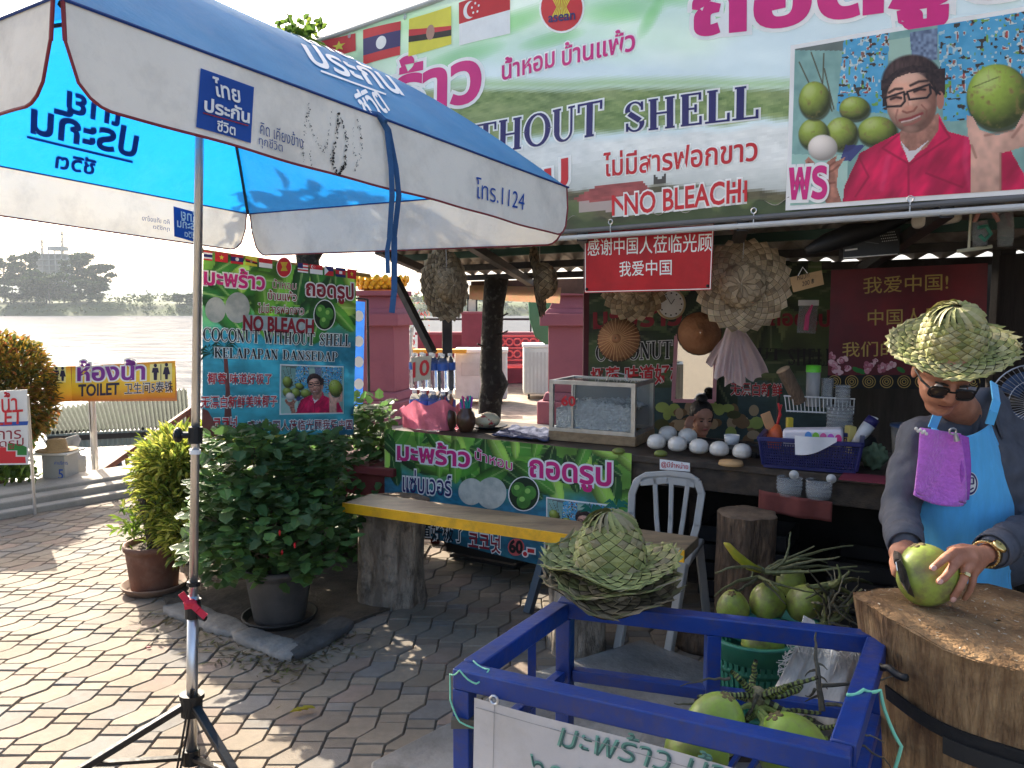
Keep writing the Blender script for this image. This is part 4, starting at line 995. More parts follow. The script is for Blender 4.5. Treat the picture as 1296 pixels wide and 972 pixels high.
def flag(sf, kind, corners, par, off=.004):
    f = quadmap(*corners)
    def rct(a0, b0_, a1, b1_, m, o=0): flat(sf, [f(a0, b0_), f(a1, b0_), f(a1, b1_), f(a0, b1_)], m, par, 'flag', off+o)
    if kind == 'laos':
        rct(0, 0, 1, .26, INK_R); rct(0, .26, 1, .74, INK_N); rct(0, .74, 1, 1, INK_R); flat(sf, [f(.5+.14*math.cos(i*.3), .5+.19*math.sin(i*.3)) for i in range(21)], INK_W, par, 'flag', off+.0006)
    elif kind == 'brunei':
        rct(0, 0, 1, 1, INK_Y)
        flat(sf, [f(0, .28), f(1, .52), f(1, .62), f(0, .46)], INK_R, par, 'flag', off+.0005); flat(sf, [f(0, .46), f(1, .62), f(1, .78), f(0, .62)], INK_K, par, 'flag', off+.0006)
        flat(sf, [f(.5+.10*math.cos(i*.35), .52+.2*math.sin(i*.35)) for i in range(18)], paint('print_tan', 170, 130, 110, .6), par, 'flag', off+.0010)
    elif kind in ('singapore', 'indonesia'):
        rct(0, 0, 1, .5, INK_R); rct(0, .5, 1, 1, INK_W)
        if kind == 'singapore':
            flat(sf, [f(.22+.13*math.cos(i*.3), .25+.2*math.sin(i*.3)) for i in range(21)], INK_W, par, 'flag', off+.0005)
            flat(sf, [f(.28+.12*math.cos(i*.3), .25+.18*math.sin(i*.3)) for i in range(21)], INK_R, par, 'flag', off+.0010)
            for k in range(5): flat(sf, [f(.33+.07*math.sin(k*1.257)+.02*math.cos(i*1.05), .25-.11*math.cos(k*1.257)+.03*math.sin(i*1.05)) for i in range(6)], INK_W, par, 'flag', off+.0014)
    elif kind in ('vietnam', 'myanmar'):
        rct(0, 0, 1, 1, INK_R)
        flat(sf, [f(.5+(.20 if i % 2 == 0 else .08)*math.sin(i*.6283), .5-(.30 if i % 2 == 0 else .12)*math.cos(i*.6283)) for i in range(10)], INK_Y, par, 'flag', off+.0006)
    elif kind == 'thailand':
        rct(0, 0, 1, .17, INK_R); rct(0, .17, 1, .34, INK_W); rct(0, .34, 1, .66, INK_N); rct(0, .66, 1, .83, INK_W); rct(0, .83, 1, 1, INK_R)
    elif kind == 'malaysia':
        for k in range(6): rct(0, k/6, 1, (k+1)/6, INK_R if k % 2 == 0 else INK_W)
        rct(0, 0, .5, .55, INK_N, .0006)
    elif kind == 'philippines':
        rct(0, 0, 1, .5, INK_N); rct(0, .5, 1, 1, INK_R); flat(sf, [f(0, 0), f(.45, .5), f(0, 1)], INK_W, par, 'flag', off+.0006)
    elif kind == 'cambodia':
        rct(0, 0, 1, .28, INK_N); rct(0, .28, 1, .72, INK_R); rct(0, .72, 1, 1, INK_N); rct(.35, .36, .65, .66, INK_W, .0006)
def emblem(sf, cx, cy, rx, ry, par, off=.004, word=True):
    flat(sf, oval(cx, cy, rx*1.09, ry*1.09), INK_W, par, 'emblem', off); flat(sf, oval(cx, cy, rx, ry), INK_R, par, 'emblem', off+.0006)
    for k in range(-4, 5):
        a = k*.1; flat(sf, [(cx+k*rx*.055-.3*rx*.05, cy-ry*.05), (cx+k*rx*.12-rx*.04, cy-ry*.55), (cx+k*rx*.12+rx*.04, cy-ry*.55), (cx+k*rx*.055+.3*rx*.05, cy-ry*.05), (cx+k*rx*.11+rx*.04, cy+ry*.38), (cx+k*rx*.11-rx*.04, cy+ry*.38)], INK_Y, par, 'emblem', off+.0012)
    if word: lettering(sf, 'asean', (cx-rx*.62, cy+ry*.62), (cx+rx*.66, cy+ry*.5), (cx-rx*.62, cy+ry*.34), INK_N, par, off+.003, fat=.02)
# ================================================================== the big banner over the stall
def big_disp(u, v): return .009*math.sin(u*4.1+.6)*math.sin(v*2.4)+.005*math.sin(u*9.3+v*2.0)
sb = Surf(B0, BU, disp=big_disp)
t = thing('shop_banner', B0, 'huge printed coconut banner with flags and a man in red, stretched over the stall front', 'banner')
uL = sb.hit(402, 60)[0]; uR = uL+5.0
def landscape_ink(A, B):
    U_, V_ = uL+(uR-uL)*A, 1.33*B; W_ = [sb.O[i]+sb.U[i]*U_+sb.V[i]*V_-(HC if i == 2 else 0) for i in range(3)]
    dep = W_[1]*CP-W_[2]*SP; X = CX+FPX*W_[0]/dep; Y = CY-FPX*(W_[1]*SP+W_[2]*CP)/dep
    P = Pic(X, Y); n1 = fbm(X/70, Y/24); n2 = fbm(X/14, Y/5); n3 = fbm(X/160, Y/60)
    P.c[:] = (172, 194, 206); P.put((n1-.35)*1.2, (192, 212, 220)); top_ = np.clip((B-.62)*3.2+(n3-.5)*1.3, 0, 1); P.put(top_*.85, np.stack([130+70*n1, 190+30*n1, 136+60*n1], -1)); P.put(np.clip((B-.86)*6, 0, 1)*.6, (176, 214, 176)); P.put(np.clip((n3-.52)*5, 0, 1)*top_, (206, 226, 220))
    hy = 110+.00022*(X-720)**2*np.sign(X-720)*.02+5*(fbm(X/90, X*0)-.5); lowy = 186-.075*(X-560)+10*(fbm(X/40, X*0+3)-.5)
    P.put(np.clip((Y-hy+14)/9, 0, 1)*np.clip((hy+6-Y)/9, 0, 1)*.7*(X > 560), (130, 164, 118))
    g_ = np.clip((Y-hy)/7, 0, 1)*np.clip((lowy-Y)/9, 0, 1); P.put(g_, np.stack([66+70*n2, 92+62*n2, 54+52*n2], -1)); P.put(g_*np.clip((n1-.55)*4, 0, 1)*.6, (134, 146, 110))
    w_ = np.clip((Y-lowy)/9, 0, 1); P.put(w_, np.stack([168+34*n2, 178+32*n2, 184+30*n2], -1)); P.put(w_*np.clip((Y-200)/60, 0, .75), (136, 146, 148))
    by = 240-10*np.exp(-((X-860)/60)**2)+8*(fbm(X/26, X*0+5)-.5)+.0*X; P.put(np.clip((Y-by)/5, 0, 1)*(X > 640), np.stack([52+54*n2, 52+50*n2, 42+34*n2], -1)); P.put(np.clip((Y-by-12)/6, 0, 1)*np.clip(n1*4-1.7, 0, .8), (82, 100, 62))
    P.put(P.pol([(726, 252), (760, 234), (812, 229), (828, 247), (800, 253), (740, 257)]), np.stack([104+50*n2, 54+26*n2, 56+24*n2], -1)); P.put(P.pol([(732, 256), (790, 253), (790, 266), (732, 270)])*.9, (150, 140, 142)); P.put(P.pol([(826, 232), (828, 222), (834, 228), (842, 219), (843, 232)]), (60, 58, 56))
    for x, y, rx, ry, q in ((790, 12, 62, 20, -8), (845, -8, 50, 18, 10), (585, 72, 60, 14, -18), (698, 50, 48, 11, -12), (824, 22, 10, 34, 30), (640, 30, 70, 16, -20), (930, 20, 60, 12, 8)):
        m, l = P.ell(x, y, rx, ry, q, 1.1); P.put(m*.55*(.6+.8*n1), np.stack([70+60*n1, 150+50*n1, 76+50*n1], -1))
    return P.c
mb = MB(); mb.grid(lambda a, b: sb.ev(uL+(uR-uL)*a, 1.33*b), 460, 120)
A, B = np.meshgrid((np.arange(460)+.5)/460, (np.arange(120)+.5)/120); tinted(mb, landscape_ink(A, B)); mb.build('cloth', mat('banner_print', (1, 1, 1), .5, var=.07, scale=2.2, tint=True, bump=.3, bscale=7, trans=.22), t, smooth=True)
flag(sb, 'vietnam', [(408, 52), (450, 42), (450, 64), (408, 76)], t); flag(sb, 'laos', [(460, 38), (508, 27), (508, 70), (460, 82)], t)
flag(sb, 'brunei', [(518, 24), (572, 8), (572, 56), (518, 72)], t); flag(sb, 'singapore', [(582, 4), (645, -18), (645, 42), (582, 58)], t)
emblem(sb, 712, 11, 27, 29, t)
lettering(sb, 'มะพร้าว', (398, 166), (606, 126), (398, 104), INK_P, t, .004, fat=.035, out=INK_W, ofat=.05)
lettering(sb, 'น้ำหอม', (635, 101), (702, 84), (635, 74), INK_P, t, .004, fat=.02, out=INK_W); lettering(sb, 'บ้านแพ้ว', (713, 84), (804, 64), (713, 56), INK_P, t, .004, fat=.02, out=INK_W)
lettering(sb, 'ถอดรูป', (882, 68), (1310, 20), (882, -26), INK_P, t, .005, fat=.04, out=INK_W, ofat=.05)
serif_text(sb, 'WITHOUT', (552, 205), (765, 171), (552, 168), INK_N, t, .004, INK_W, .055); serif_text(sb, 'SHELL', (790, 169), (962, 149), (790, 131), INK_N, t, .004, INK_W, .055)
lettering(sb, 'ไม่มีสารฟอกขาว', (766, 224), (958, 203), (766, 194), INK_R, t, .004, fat=.015, out=INK_W, ofat=.045)
flat(sb, [(776, 250), (946, 230), (946, 258), (776, 275)], mat('print_patch', srgb(206, 208, 204), .6, var=.05, scale=6), t, 'pasted_strip', .002)
lettering(sb, 'NO BLEACH', (792, 272), (938, 256), (792, 246), INK_R, t, .0052, fat=.02, out=INK_W); lettering(sb, 'N', (776, 273), (796, 271), (776, 248), INK_R, t, .0036, fat=.01); lettering(sb, 'H', (928, 257), (946, 255), (928, 231), INK_R, t, .0036, fat=.01)
lettering(sb, 'ป', (690, 240), (718, 236), (690, 206), INK_R, t, .004, fat=.03, out=INK_W)
portrait(sb, [(1004, 60), (1310, 12), (1310, 240), (999, 262)], t, .004)
RAILW = paint('rail_grey', 176, 179, 178, .45)
def rail(z, name, m, r=.016, off=.0, u0=0.0):
    mb = MB(); mb.tube([sb.O+BU*(uL+u0)+Vector((0, 0, z))+sb.N*off, sb.O+BU*uR+Vector((0, 0, z))+sb.N*off], r, 10); mb.build(name, m, t)
rail(1.345, 'top_rail', RAILW); rail(-.012, 'hem_rail', paint('rail_dark', 90, 92, 94, .5), .012, 0, 1.2); rail(-.045, 'bottom_rail', RAILW, .013, .004, 1.2)
for px, py in ((774, 281), (955, 267), (1153, 252), (442, 42), (513, 22), (640, 284),):
    u, v = sb.hit(px, py); mb = MB(); q = sb.ev(u, max(min(v, 1.31), .012), .004)
    mb.tube([q+BU*.012*math.cos(i*.7)+Vector((0, 0, .012*math.sin(i*.7))) for i in range(10)], .003, 6); mb.tube([q-Vector((0, 0, .01)), q-Vector((0, 0, .05)) if v < .6 else q+Vector((0, 0, .05))], .003, 5); mb.build('eyelet', STEEL, t)
# ================================================================== red Chinese banner under it
sr = Surf(B0-sb.N*.06, BU, disp=lambda u, v: .004*math.sin(u*14)*math.sin(v*9))
t = thing('red_banner', sr.ev(*sr.hit(822, 330)), 'bright red banner with two lines of white Chinese characters hung below the big banner', 'banner')
REDC = mat('red_cloth', srgb(196, 28, 40), .45, var=.14, scale=5, bump=.2, bscale=12, trans=.3)
sheet(sr, [(740, 290), (904, 282), (900, 367), (740, 371)], REDC, 'cloth', t, 24, 12)
for a, b in (((741, 292), (903, 284)), ((741, 369.5), (899, 365.5)), ((741, 292), (741, 369)), ((902.5, 284), (899, 366))):
    A_, B_ = Vector(a), Vector(b); n_ = Vector((-(B_-A_).y, (B_-A_).x)).normalized()*.5; flat(sr, [A_+n_, B_+n_, B_-n_, A_-n_], INK_W, t, 'border_line', .0015)
lettering(sr, '感谢中国人莅临光顾', (744, 324), (901, 318), (744, 303), INK_W, t, .002, fat=.004)
lettering(sr, '我爱中国', (784, 350), (850, 348), (784, 331), INK_W, t, .002, fat=.004)
for p in ((743, 366), (896, 362)):
    mb = MB(); mb.ell(sr.ev(*sr.hit(*p), .003), .008, 8, 5); mb.build('eyelet', BLACKM, t)
# ================================================================== dark red banner at the back right
sd = Surf(PY(1050, 420, 4.15), Vector((1, -.12, 0)), Vector((-.02, 0, 1)), disp=lambda u, v: .004*math.sin(u*9)*math.sin(v*6))
t = thing('dark_red_banner', sd.ev(*sd.hit(1150, 495)), 'dark maroon banner with gold Chinese characters and pink roses behind the counter', 'banner')
DR = mat('maroon_cloth', srgb(96, 24, 34), .5, col2=srgb(128, 30, 42), scale=2.5, bump=.2, bscale=10)
sheet(sd, [(1052, 342), (1250, 333), (1246, 492), (1047, 492)], DR, 'cloth', t, 20, 14)
flat(sd, [(1047, 475), (1246, 474), (1246, 492), (1047, 492)], INK_K, t, 'lace_band', .0015)
for k in range(9):
    cx_ = 1056+k*22
    for r_ in (8, 5, 2.4):
        mb = MB(); pts = [sd.ev(*sd.hit(x, y), .003) for x, y in oval(cx_, 483, r_, r_*.95, 16)]; mb.tube(pts+[pts[0]], .0022, 5); mb.build('lace_ring', INK_GO, t)
lettering(sd, '我爱中国!', (1092, 372), (1200, 367), (1092, 351), INK_GO, t, .003, fat=.004)
lettering(sd, '中国人是', (1098, 412), (1192, 409), (1098, 392), INK_GO, t, .003, fat=.004)
lettering(sd, '我们的好', (1066, 452), (1160, 450), (1066, 433), INK_GO, t, .003, fat=.004)
rd = random.Random(5)
for cx_, cy_, r_ in ((1055, 462, 9), (1066, 455, 8), (1060, 470, 8), (1072, 465, 7), (1053, 450, 6), (1100, 465, 9), (1114, 464, 9), (1127, 463, 8), (1108, 456, 5)):
    for k in range(9):
        a = rd.uniform(0, 6.28); q = rd.random()*r_*.6
        flat(sd, oval(cx_+q*math.cos(a), cy_+q*math.sin(a), r_*.55*(1-k*.07), r_*.42*(1-k*.07), 10, rd.uniform(0, 180)), rd.choice([paint('rose_pink', 206, 140, 152, .6), paint('rose_pale', 226, 186, 190, .6), paint('rose_deep', 176, 96, 112, .6)]), t, 'rose_print', .003+.0003*k+.00001*int(cx_ % 13))
for cx_, cy_ in ((1084, 468), (1090, 470), (1140, 468)): flat(sd, oval(cx_, cy_, 6, 3, 10, 30), INK_G, t, 'rose_print', .0027)
# ================================================================== green menu backdrop behind the counter
BKN = cpt(1.75, 1.25, 0); sk = Surf(BKN, CU, disp=lambda u, v: .006*math.sin(u*7+1)*math.sin(v*4))
t = thing('menu_backdrop', BKN, 'large green printed coconut menu banner hung behind the counter and the hanging hats', 'banner')
ink_sheet(sk, [(744, 330), (1052, 330), (1052, 600), (744, 600)], mat('backdrop_print', (.78, .76, .70), .55, var=.12, scale=3, tint=True, bump=.2, bscale=8), 'cloth', t, 120, 90, lambda A, B: (lambda c: c*.38+c.mean(-1, keepdims=True)*np.array((.46, .45, .40)))(leafy_ink(A, B, 27, 44, .42, 1.15)))
lettering(sk, 'มะพร้าว', (752, 416), (862, 411), (752, 386), INK_DR, t, .006, fat=.03); lettering(sk, 'ถอดรูป', (975, 418), (1050, 420), (975, 392), INK_DR, t, .006, fat=.03)
serif_text(sk, 'COCONUT', (754, 457), (852, 453), (754, 436), INK_K, t, .006, INK_W, .05); serif_text(sk, 'WITHOUT', (880, 452), (990, 456), (880, 438), INK_K, t, .006, None); serif_text(sk, 'SHELL', (997, 462), (1056, 463), (997, 441), INK_K, t, .006, None)
lettering(sk, '椰蓉 味道好极了', (748, 490), (888, 484), (748, 466), INK_R, t, .006, fat=.02, out=INK_W, ofat=.03); lettering(sk, '无漂白新鲜', (925, 500), (990, 502), (925, 484), INK_R, t, .006, fat=.02, out=INK_W, ofat=.03)
for k in range(46):
    flat(sk, oval(rd.uniform(838, 965), rd.uniform(512, 566), rd.uniform(5, 10), rd.uniform(5, 9), 12), rd.choice([mat('print_coconut', (.3, .4, .1)), paint('print_brown', 120, 96, 66, .6), paint('print_sand', 168, 150, 120, .6), paint('print_olive', 70, 74, 40, .6)]), t, 'fruit_print', .0016+.00012*k)
# ================================================================== banner on the counter front
sc_ = Surf(C0+CN*.02, CU, disp=lambda u, v: .007*math.sin(u*8+.5)*math.sin(v*5+1))
t = thing('counter_banner', sc_.ev(1, .4), 'green and blue printed coconut banner with the price 60 tied along the counter front', 'banner')
ink_sheet(sc_, [(486, 543), (799, 574), (796, 742), (487, 668)], mat('cloth_print', (1, 1, 1), .45, var=.08, scale=4, tint=True, bump=.3, bscale=9, trans=.1), 'cloth', t, 200, 90, lambda A, B: leafy_ink(A, B, 15, 60, .58, 2.4))
lettering(sc_, 'มะพร้าว', (503, 582), (595, 591), (503, 556), INK_P, t, .005, fat=.03, out=INK_W)
lettering(sc_, 'น้ำหอม', (602, 581), (648, 596), (602, 566), INK_P, t, .005, fat=.004, out=INK_W, ofat=.035)
lettering(sc_, 'ถอดรูป', (671, 612), (773, 625), (671, 575), INK_P, t, .005, fat=.03, out=INK_W)
lettering(sc_, 'แซ่บเวอร์', (510, 622), (572, 628), (510, 594), INK_N, t, .005, fat=.01, out=INK_W)
CW_ = mat('print_white_coconut', srgb(206, 208, 196), .5, col2=srgb(160, 166, 158), scale=14)
flat(sc_, oval(597, 622, 16, 17), CW_, t, 'picture', .0035); flat(sc_, oval(622, 624, 19, 20), CW_, t, 'picture', .0038)
def cocoval(sf, cx, cy, rx, ry, par, z=.003):
    flat(sf, oval(cx, cy, rx, ry), INK_W, par, 'picture', z); flat(sf, oval(cx, cy, rx*.93, ry*.94), paint('print_deep_green', 20, 44, 20, .6), par, 'picture', z+.0005)
    GC = mat('print_green_coconut', srgb(70, 130, 50), .6, var=.3, scale=12)
    for i, (dx, dy) in enumerate(((-.35, -.25), (.35, -.05), (0, .42))):
        flat(sf, oval(cx+dx*rx, cy+dy*ry, rx*.45, ry*.42), GC, par, 'picture', z+.001+.0003*i); flat(sf, oval(cx+dx*rx-rx*.1, cy+dy*ry-ry*.12, rx*.18, ry*.15), paint('print_lime', 140, 190, 90, .6), par, 'picture', z+.002+.0002*i)
cocoval(sc_, 663, 625, 20, 22, t, .0036)
def palm(sf, x, y, h, lean, par, m, z=.0035, fr=26):
    flat(sf, [(x-2, y+h), (x+2, y+h), (x+lean+1.2, y), (x+lean-1.2, y)], m, par, 'palm_print', z)
    for k in range(9):
        a = R(200+k*17.5+ (k % 2)*6); q = fr*(.8+.2*math.sin(k*2))
        tipx, tipy = x+lean+q*math.cos(a), y+q*math.sin(a)*.7+abs(math.cos(a))*q*.35
        mx_, my_ = x+lean+q*.5*math.cos(a), y+q*.62*math.sin(a)
        flat(sf, [(x+lean, y-1), (mx_, my_-1.5), (tipx, tipy), (mx_, my_+3.5), (x+lean, y+1)], m, par, 'palm_print', z+.0003+.0001*k)
portrait(sc_, [(693, 630), (783, 641), (783, 705), (693, 690)], t, .003, True)
PALMG = paint('palm_teal', 20, 110, 92, .6)
palm(sc_, 782, 641, 70, -1, t, PALMG, .013, 22); palm(sc_, 752, 646, 40, -2, t, PALMG, .0145, 20)
flat(sc_, [(690, 676), (716, 680), (716, 722), (690, 716)], paint('paper_grey', 196, 200, 200, .7), t, 'notice', .016); lettering(sc_, 'ISET', (693, 690), (706, 692), (693, 682), INK_DR, t, .018, fat=.01)
lettering(sc_, '味道好极了', (520, 681), (587, 687), (520, 659), INK_K, t, .005, fat=.008, out=INK_W); lettering(sc_, '코코넛', (593, 694), (634, 700), (593, 672), INK_DR, t, .005, fat=.02, out=INK_W)
flat(sc_, oval(654, 692, 10.5, 11, 16), paint('print_price', 196, 84, 84, .5), t, 'price_patch', .0035); lettering(sc_, '60', (646, 698), (662, 700), (646, 683), INK_K, t, .005, fat=.045); lettering(sc_, '.-', (664, 702), (676, 704), (664, 694), INK_R, t, .005, fat=.04, out=INK_W)
# ================================================================== hanging banner on the left of the stall
HB0 = Vector((-1.65, 4.3, .92)); HU = Vector((.70, .60, 0)).normalized()
sh_ = Surf(HB0, HU, Vector((0, 0, 1)), disp=lambda u, v: .010*math.sin(u*9+.4)+.006*math.sin(u*5+v*6))
t = thing('hanging_banner', HB0, 'tall printed coconut banner with English and Chinese words hanging beside the umbrella pole', 'banner')
ink_sheet(sh_, [(257, 318), (450, 347), (447, 550), (255, 550)], MATS['cloth_print'], 'cloth', t, 120, 130, lambda A, B: leafy_ink(A, B, 16, 46, .66, .95))
def zz(x, y): return (240+x/3.6, 300+y/3.6)
def zl(s, bl, br, tl, m, off=.005, **k): lettering(sh_, s, zz(*bl), zz(*br), zz(*tl), m, t, off, **k)
FX = [(60, 100, 'thailand'), (112, 170, 'vietnam'), (183, 240, 'laos'), (250, 305, 'brunei'), (314, 376, 'indonesia'), (492, 538, 'malaysia'), (546, 602, 'singapore'), (610, 650, 'philippines'), (660, 706, 'cambodia'), (714, 756, 'myanmar')]
for x0, x1, k in FX:
    yt = lambda x: 62+(x-60)*.127
    flag(sh_, k, [zz(x0, yt(x0)), zz(x1, yt(x1)), zz(x1, yt(x1)+42), zz(x0, yt(x0)+42)], t, .004)
emblem(sh_, *zz(430, 138), 9, 12, t, .004, False)
zl('มะพร้าว', (66, 216), (340, 240), (66, 130), INK_P, fat=.03, out=INK_W); zl('น้ำหอม', (378, 232), (486, 240), (378, 190), INK_DR, fat=.0, out=INK_W, ofat=.035); zl('บ้านแพ้ว', (358, 284), (487, 292), (358, 240), INK_DR, fat=.015, out=INK_W)
zl('ถอดรูป', (530, 290), (740, 308), (530, 192), INK_DR, fat=.03, out=INK_W); zl('ไม่มีสารฟอกขาว', (312, 345), (520, 354), (312, 300), INK_DR, fat=.008, out=INK_W)
flat(sh_, [zz(*p) for p in oval(116, 332, 46, 58)], CW_, t, 'picture', .003); flat(sh_, [zz(*p) for p in oval(216, 322, 57, 70)], CW_, t, 'picture', .0034)
flat(sh_, [zz(*p) for p in [(240, 352), (565, 372), (565, 438), (240, 420)]], mat('print_grey_band', srgb(170, 190, 190), .6), t, 'letter_band', .003)
zl('NO BLEACH', (244, 424), (562, 440), (244, 358), INK_DR, fat=.04); cocoval(sh_, *zz(610, 355), 13.4, 19.6, t, .003)
for bl, br, tl, s in (((58, 472), (725, 498), (58, 412), 'COCONUT WITHOUT SHELL'), ((106, 548), (668, 566), (106, 502), 'KELAPAPAN DANSEDAP')):
    serif_text(sh_, s, zz(*bl), zz(*br), zz(*tl), INK_K, t, .005, INK_W, .07)
TRP = mat('print_trunk', srgb(120, 66, 60), .6, var=.2, scale=12)
flat(sh_, [zz(*p) for p in [(150, 540), (168, 540), (178, 700), (190, 880), (150, 880), (158, 700)]], TRP, t, 'palm_print', .0022); flat(sh_, [zz(*p) for p in [(56, 780), (80, 790), (130, 880), (220, 895), (220, 905), (52, 905)]], TRP, t, 'palm_print', .0025)
PK = paint('palm_dark', 18, 60, 44, .6)
for cx_, cy_ in ((155, 500), (95, 530)):
    for k in range(10):
        a = R(150+k*27); q = 75
        flat(sh_, [zz(cx_, cy_), zz(cx_+q*.5*math.cos(a), cy_+q*.42*math.sin(a)-14), zz(cx_+q*math.cos(a), cy_+q*.75*math.sin(a)+26), zz(cx_+q*.5*math.cos(a)+4, cy_+q*.42*math.sin(a)-2)], PK, t, 'palm_print', .0028+.00008*k)
zl('椰蓉 味道好极了', (78, 668), (375, 670), (78, 618), INK_R, fat=.015, out=INK_W); zl('无漂白新鲜美味椰子', (48, 778), (400, 772), (48, 724), INK_R, fat=.015, out=INK_W)
zl('코코넛', (103, 876), (210, 872), (103, 820), INK_R, fat=.02, out=INK_W); zl('感谢中国人莅临光顾我爱中国', (258, 884), (738, 874), (258, 836), INK_DR, fat=.01, out=INK_W)
portrait(sh_, [zz(420, 584), zz(697, 592), zz(699, 800), zz(414, 806)], t, .0035, True)
mb = MB(); mb.tube([sh_.ev(*sh_.hit(252, 317), -.015), sh_.ev(*sh_.hit(470, 349), -.015)], .012, 8); mb.build('top_bar', paint('bamboo_bar', 150, 116, 60, .7), t)
mb = MB()
for p, q in (((257, 318), (255, 310)), ((449, 347), (452, 340)), ((446, 549), (452, 556))): mb.tube([sh_.ev(*sh_.hit(*p)), sh_.ev(*sh_.hit(*q))], .003, 5)
mb.build('tie', BLACKP, t)
# ================================================================== bench plank and log stumps
def log(c, r, h, label, m, seed, lean=Vector((0, 0, 0)), name='log_stump', group='log stumps of the stall', top=None):
    c = Vector(c); t = thing(name, c, label, 'log stump', group)
    N_ = 64; mb = MB(); rows = 20; vs = []
    for j in range(rows+1):
        f = j/rows
        for k in range(N_):
            a = 2*math.pi*k/N_
            q = Vector((math.cos(a)*2.2, math.sin(a)*2.2, f*1.1+seed))
            rr = r*(1+.17*mnoise.noise(q)+.05*mnoise.noise(Vector((math.cos(a)*6, math.sin(a)*6, f*2+seed)))+.02*mnoise.noise(Vector((math.cos(a)*16, math.sin(a)*16, f*4+seed)))+.07*(abs(f-.5)*2)**3*.9)
            vs.append(c+Vector((rr*math.cos(a), rr*math.sin(a), h*f))+lean*f)
    mb.add(vs, [(j*N_+k, j*N_+(k+1) % N_, (j+1)*N_+(k+1) % N_, (j+1)*N_+k) for j in range(rows) for k in range(N_)]); mb.build('trunk', m, t, smooth=True)
    mb = MB(); rim = vs[-N_:]; ce = c+lean+Vector((0, 0, h)); ring = []
    for f in (1.0, .94, .6, .25): ring.append([ce+(p-ce)*f+Vector((0, 0, .006*(1-f)+(.004 if f < 1 else .0)+.006*mnoise.noise((p*9)*f))) for p in rim])
    allv = [p for rg in ring for p in rg]+[ce+Vector((0, 0, .008))]
    fs = [(j*N_+k, j*N_+(k+1) % N_, (j+1)*N_+(k+1) % N_, (j+1)*N_+k) for j in range(3) for k in range(N_)]+[(3*N_+k, 3*N_+(k+1) % N_, 4*N_) for k in range(N_)]
    mb.add(allv, fs); mb.build('cut_face', top or mat('log_end', (.16, .11, .07), .9, var=.35, scale=9, bump=.4, bscale=60), t, smooth=True)
    return t, c, r
LOGG = mat('grey_log', srgb(122, 110, 96), .92, col2=srgb(166, 152, 134), scale=5, stretch=(2.6, 2.6, .9), bump=1.8, bscale=12, dirt=(.035, .028, .022), dirt_amt=.95, dscale=11, dlo=.50)
LOGD = mat('dark_log', srgb(92, 74, 58), .92, col2=srgb(126, 102, 80), scale=6, stretch=(3.5, 3.5, .8), bump=1.8, bscale=14, dirt=(.03, .024, .02), dirt_amt=.9, dscale=4)
log((-.665, 4.35, -.01), .185, .555, 'big grey log stump under the left end of the yellow bench plank', LOGG, 1.0)
log((.31, 3.70, -.01), .135, .555, 'grey log stump under the right end of the yellow bench plank', LOGG, 5.0)
log((1.075, 3.62, -.01), .125, .675, 'tall dark log stump standing under the counter behind the green coconuts', LOGD, 9.0)
Pl, Pr = PZ(434, 636, .60), PZ(866, 697, .60)
bd = (Pr-Pl).normalized(); bn = Vector((-bd.y, bd.x, 0))
t = thing('bench_plank', (Pl+Pr)/2+Vector((0, 0, -.05)), 'long brown bench plank with a bright yellow front edge resting on two log stumps', 'bench')
Mb = Matrix((bd, bn, Vector((0, 0, 1)))).transposed(); L_ = (Pr-Pl).length
mb = MB(); mb.box((Pl+Pr)/2+bn*.12+Vector((0, 0, -.023)), (L_, .23, .044), Mb); mb.build('plank', mat('plank_brown', srgb(112, 96, 76), .5, col2=srgb(150, 132, 104), scale=3, stretch=(1, 4, 4), bump=.15, bscale=30, dirt=(.07, .05, .035), dirt_amt=.5), t, bevel=.004)
mb = MB(); mb.box((Pl+Pr)/2+Vector((0, 0, -.025)), (L_+.002, .008, .050), Mb); mb.build('edge_paint', mat('yellow_edge', srgb(232, 172, 28), .45, var=.10, scale=6, dirt=(.25, .15, .04), dirt_amt=.4, dscale=14), t)
# red-brown low table behind the bench's left end
c = PZ(455, 600, .62); t = thing('low_table', Vector((c.x, c.y, 0)), 'reddish low table partly hidden behind the left end of the bench', 'table')
MAR = paint('maroon_wood', 112, 44, 44, .6, bump=.1)
c = Vector((-1.0, 5.35, 0)); mb = MB(); mb.box(c+Vector((0, 0, .60)), (1.0, .7, .05), rotm('Z', R(-28))); mb.build('table_top', MAR, t, bevel=.006)
mb = MB(); mb.box(c+Vector((0, 0, .50)), (.9, .6, .14), rotm('Z', R(-28))); mb.build('apron', MAR, t)
for dx, dy in ((-.4, -.26), (.4, -.26), (-.4, .26), (.4, .26)):
    p = c+rotm('Z', R(-28)) @ Vector((dx, dy, .21)); mb = MB(); mb.box(p, (.06, .06, .42)); mb.build('leg', MAR, t)
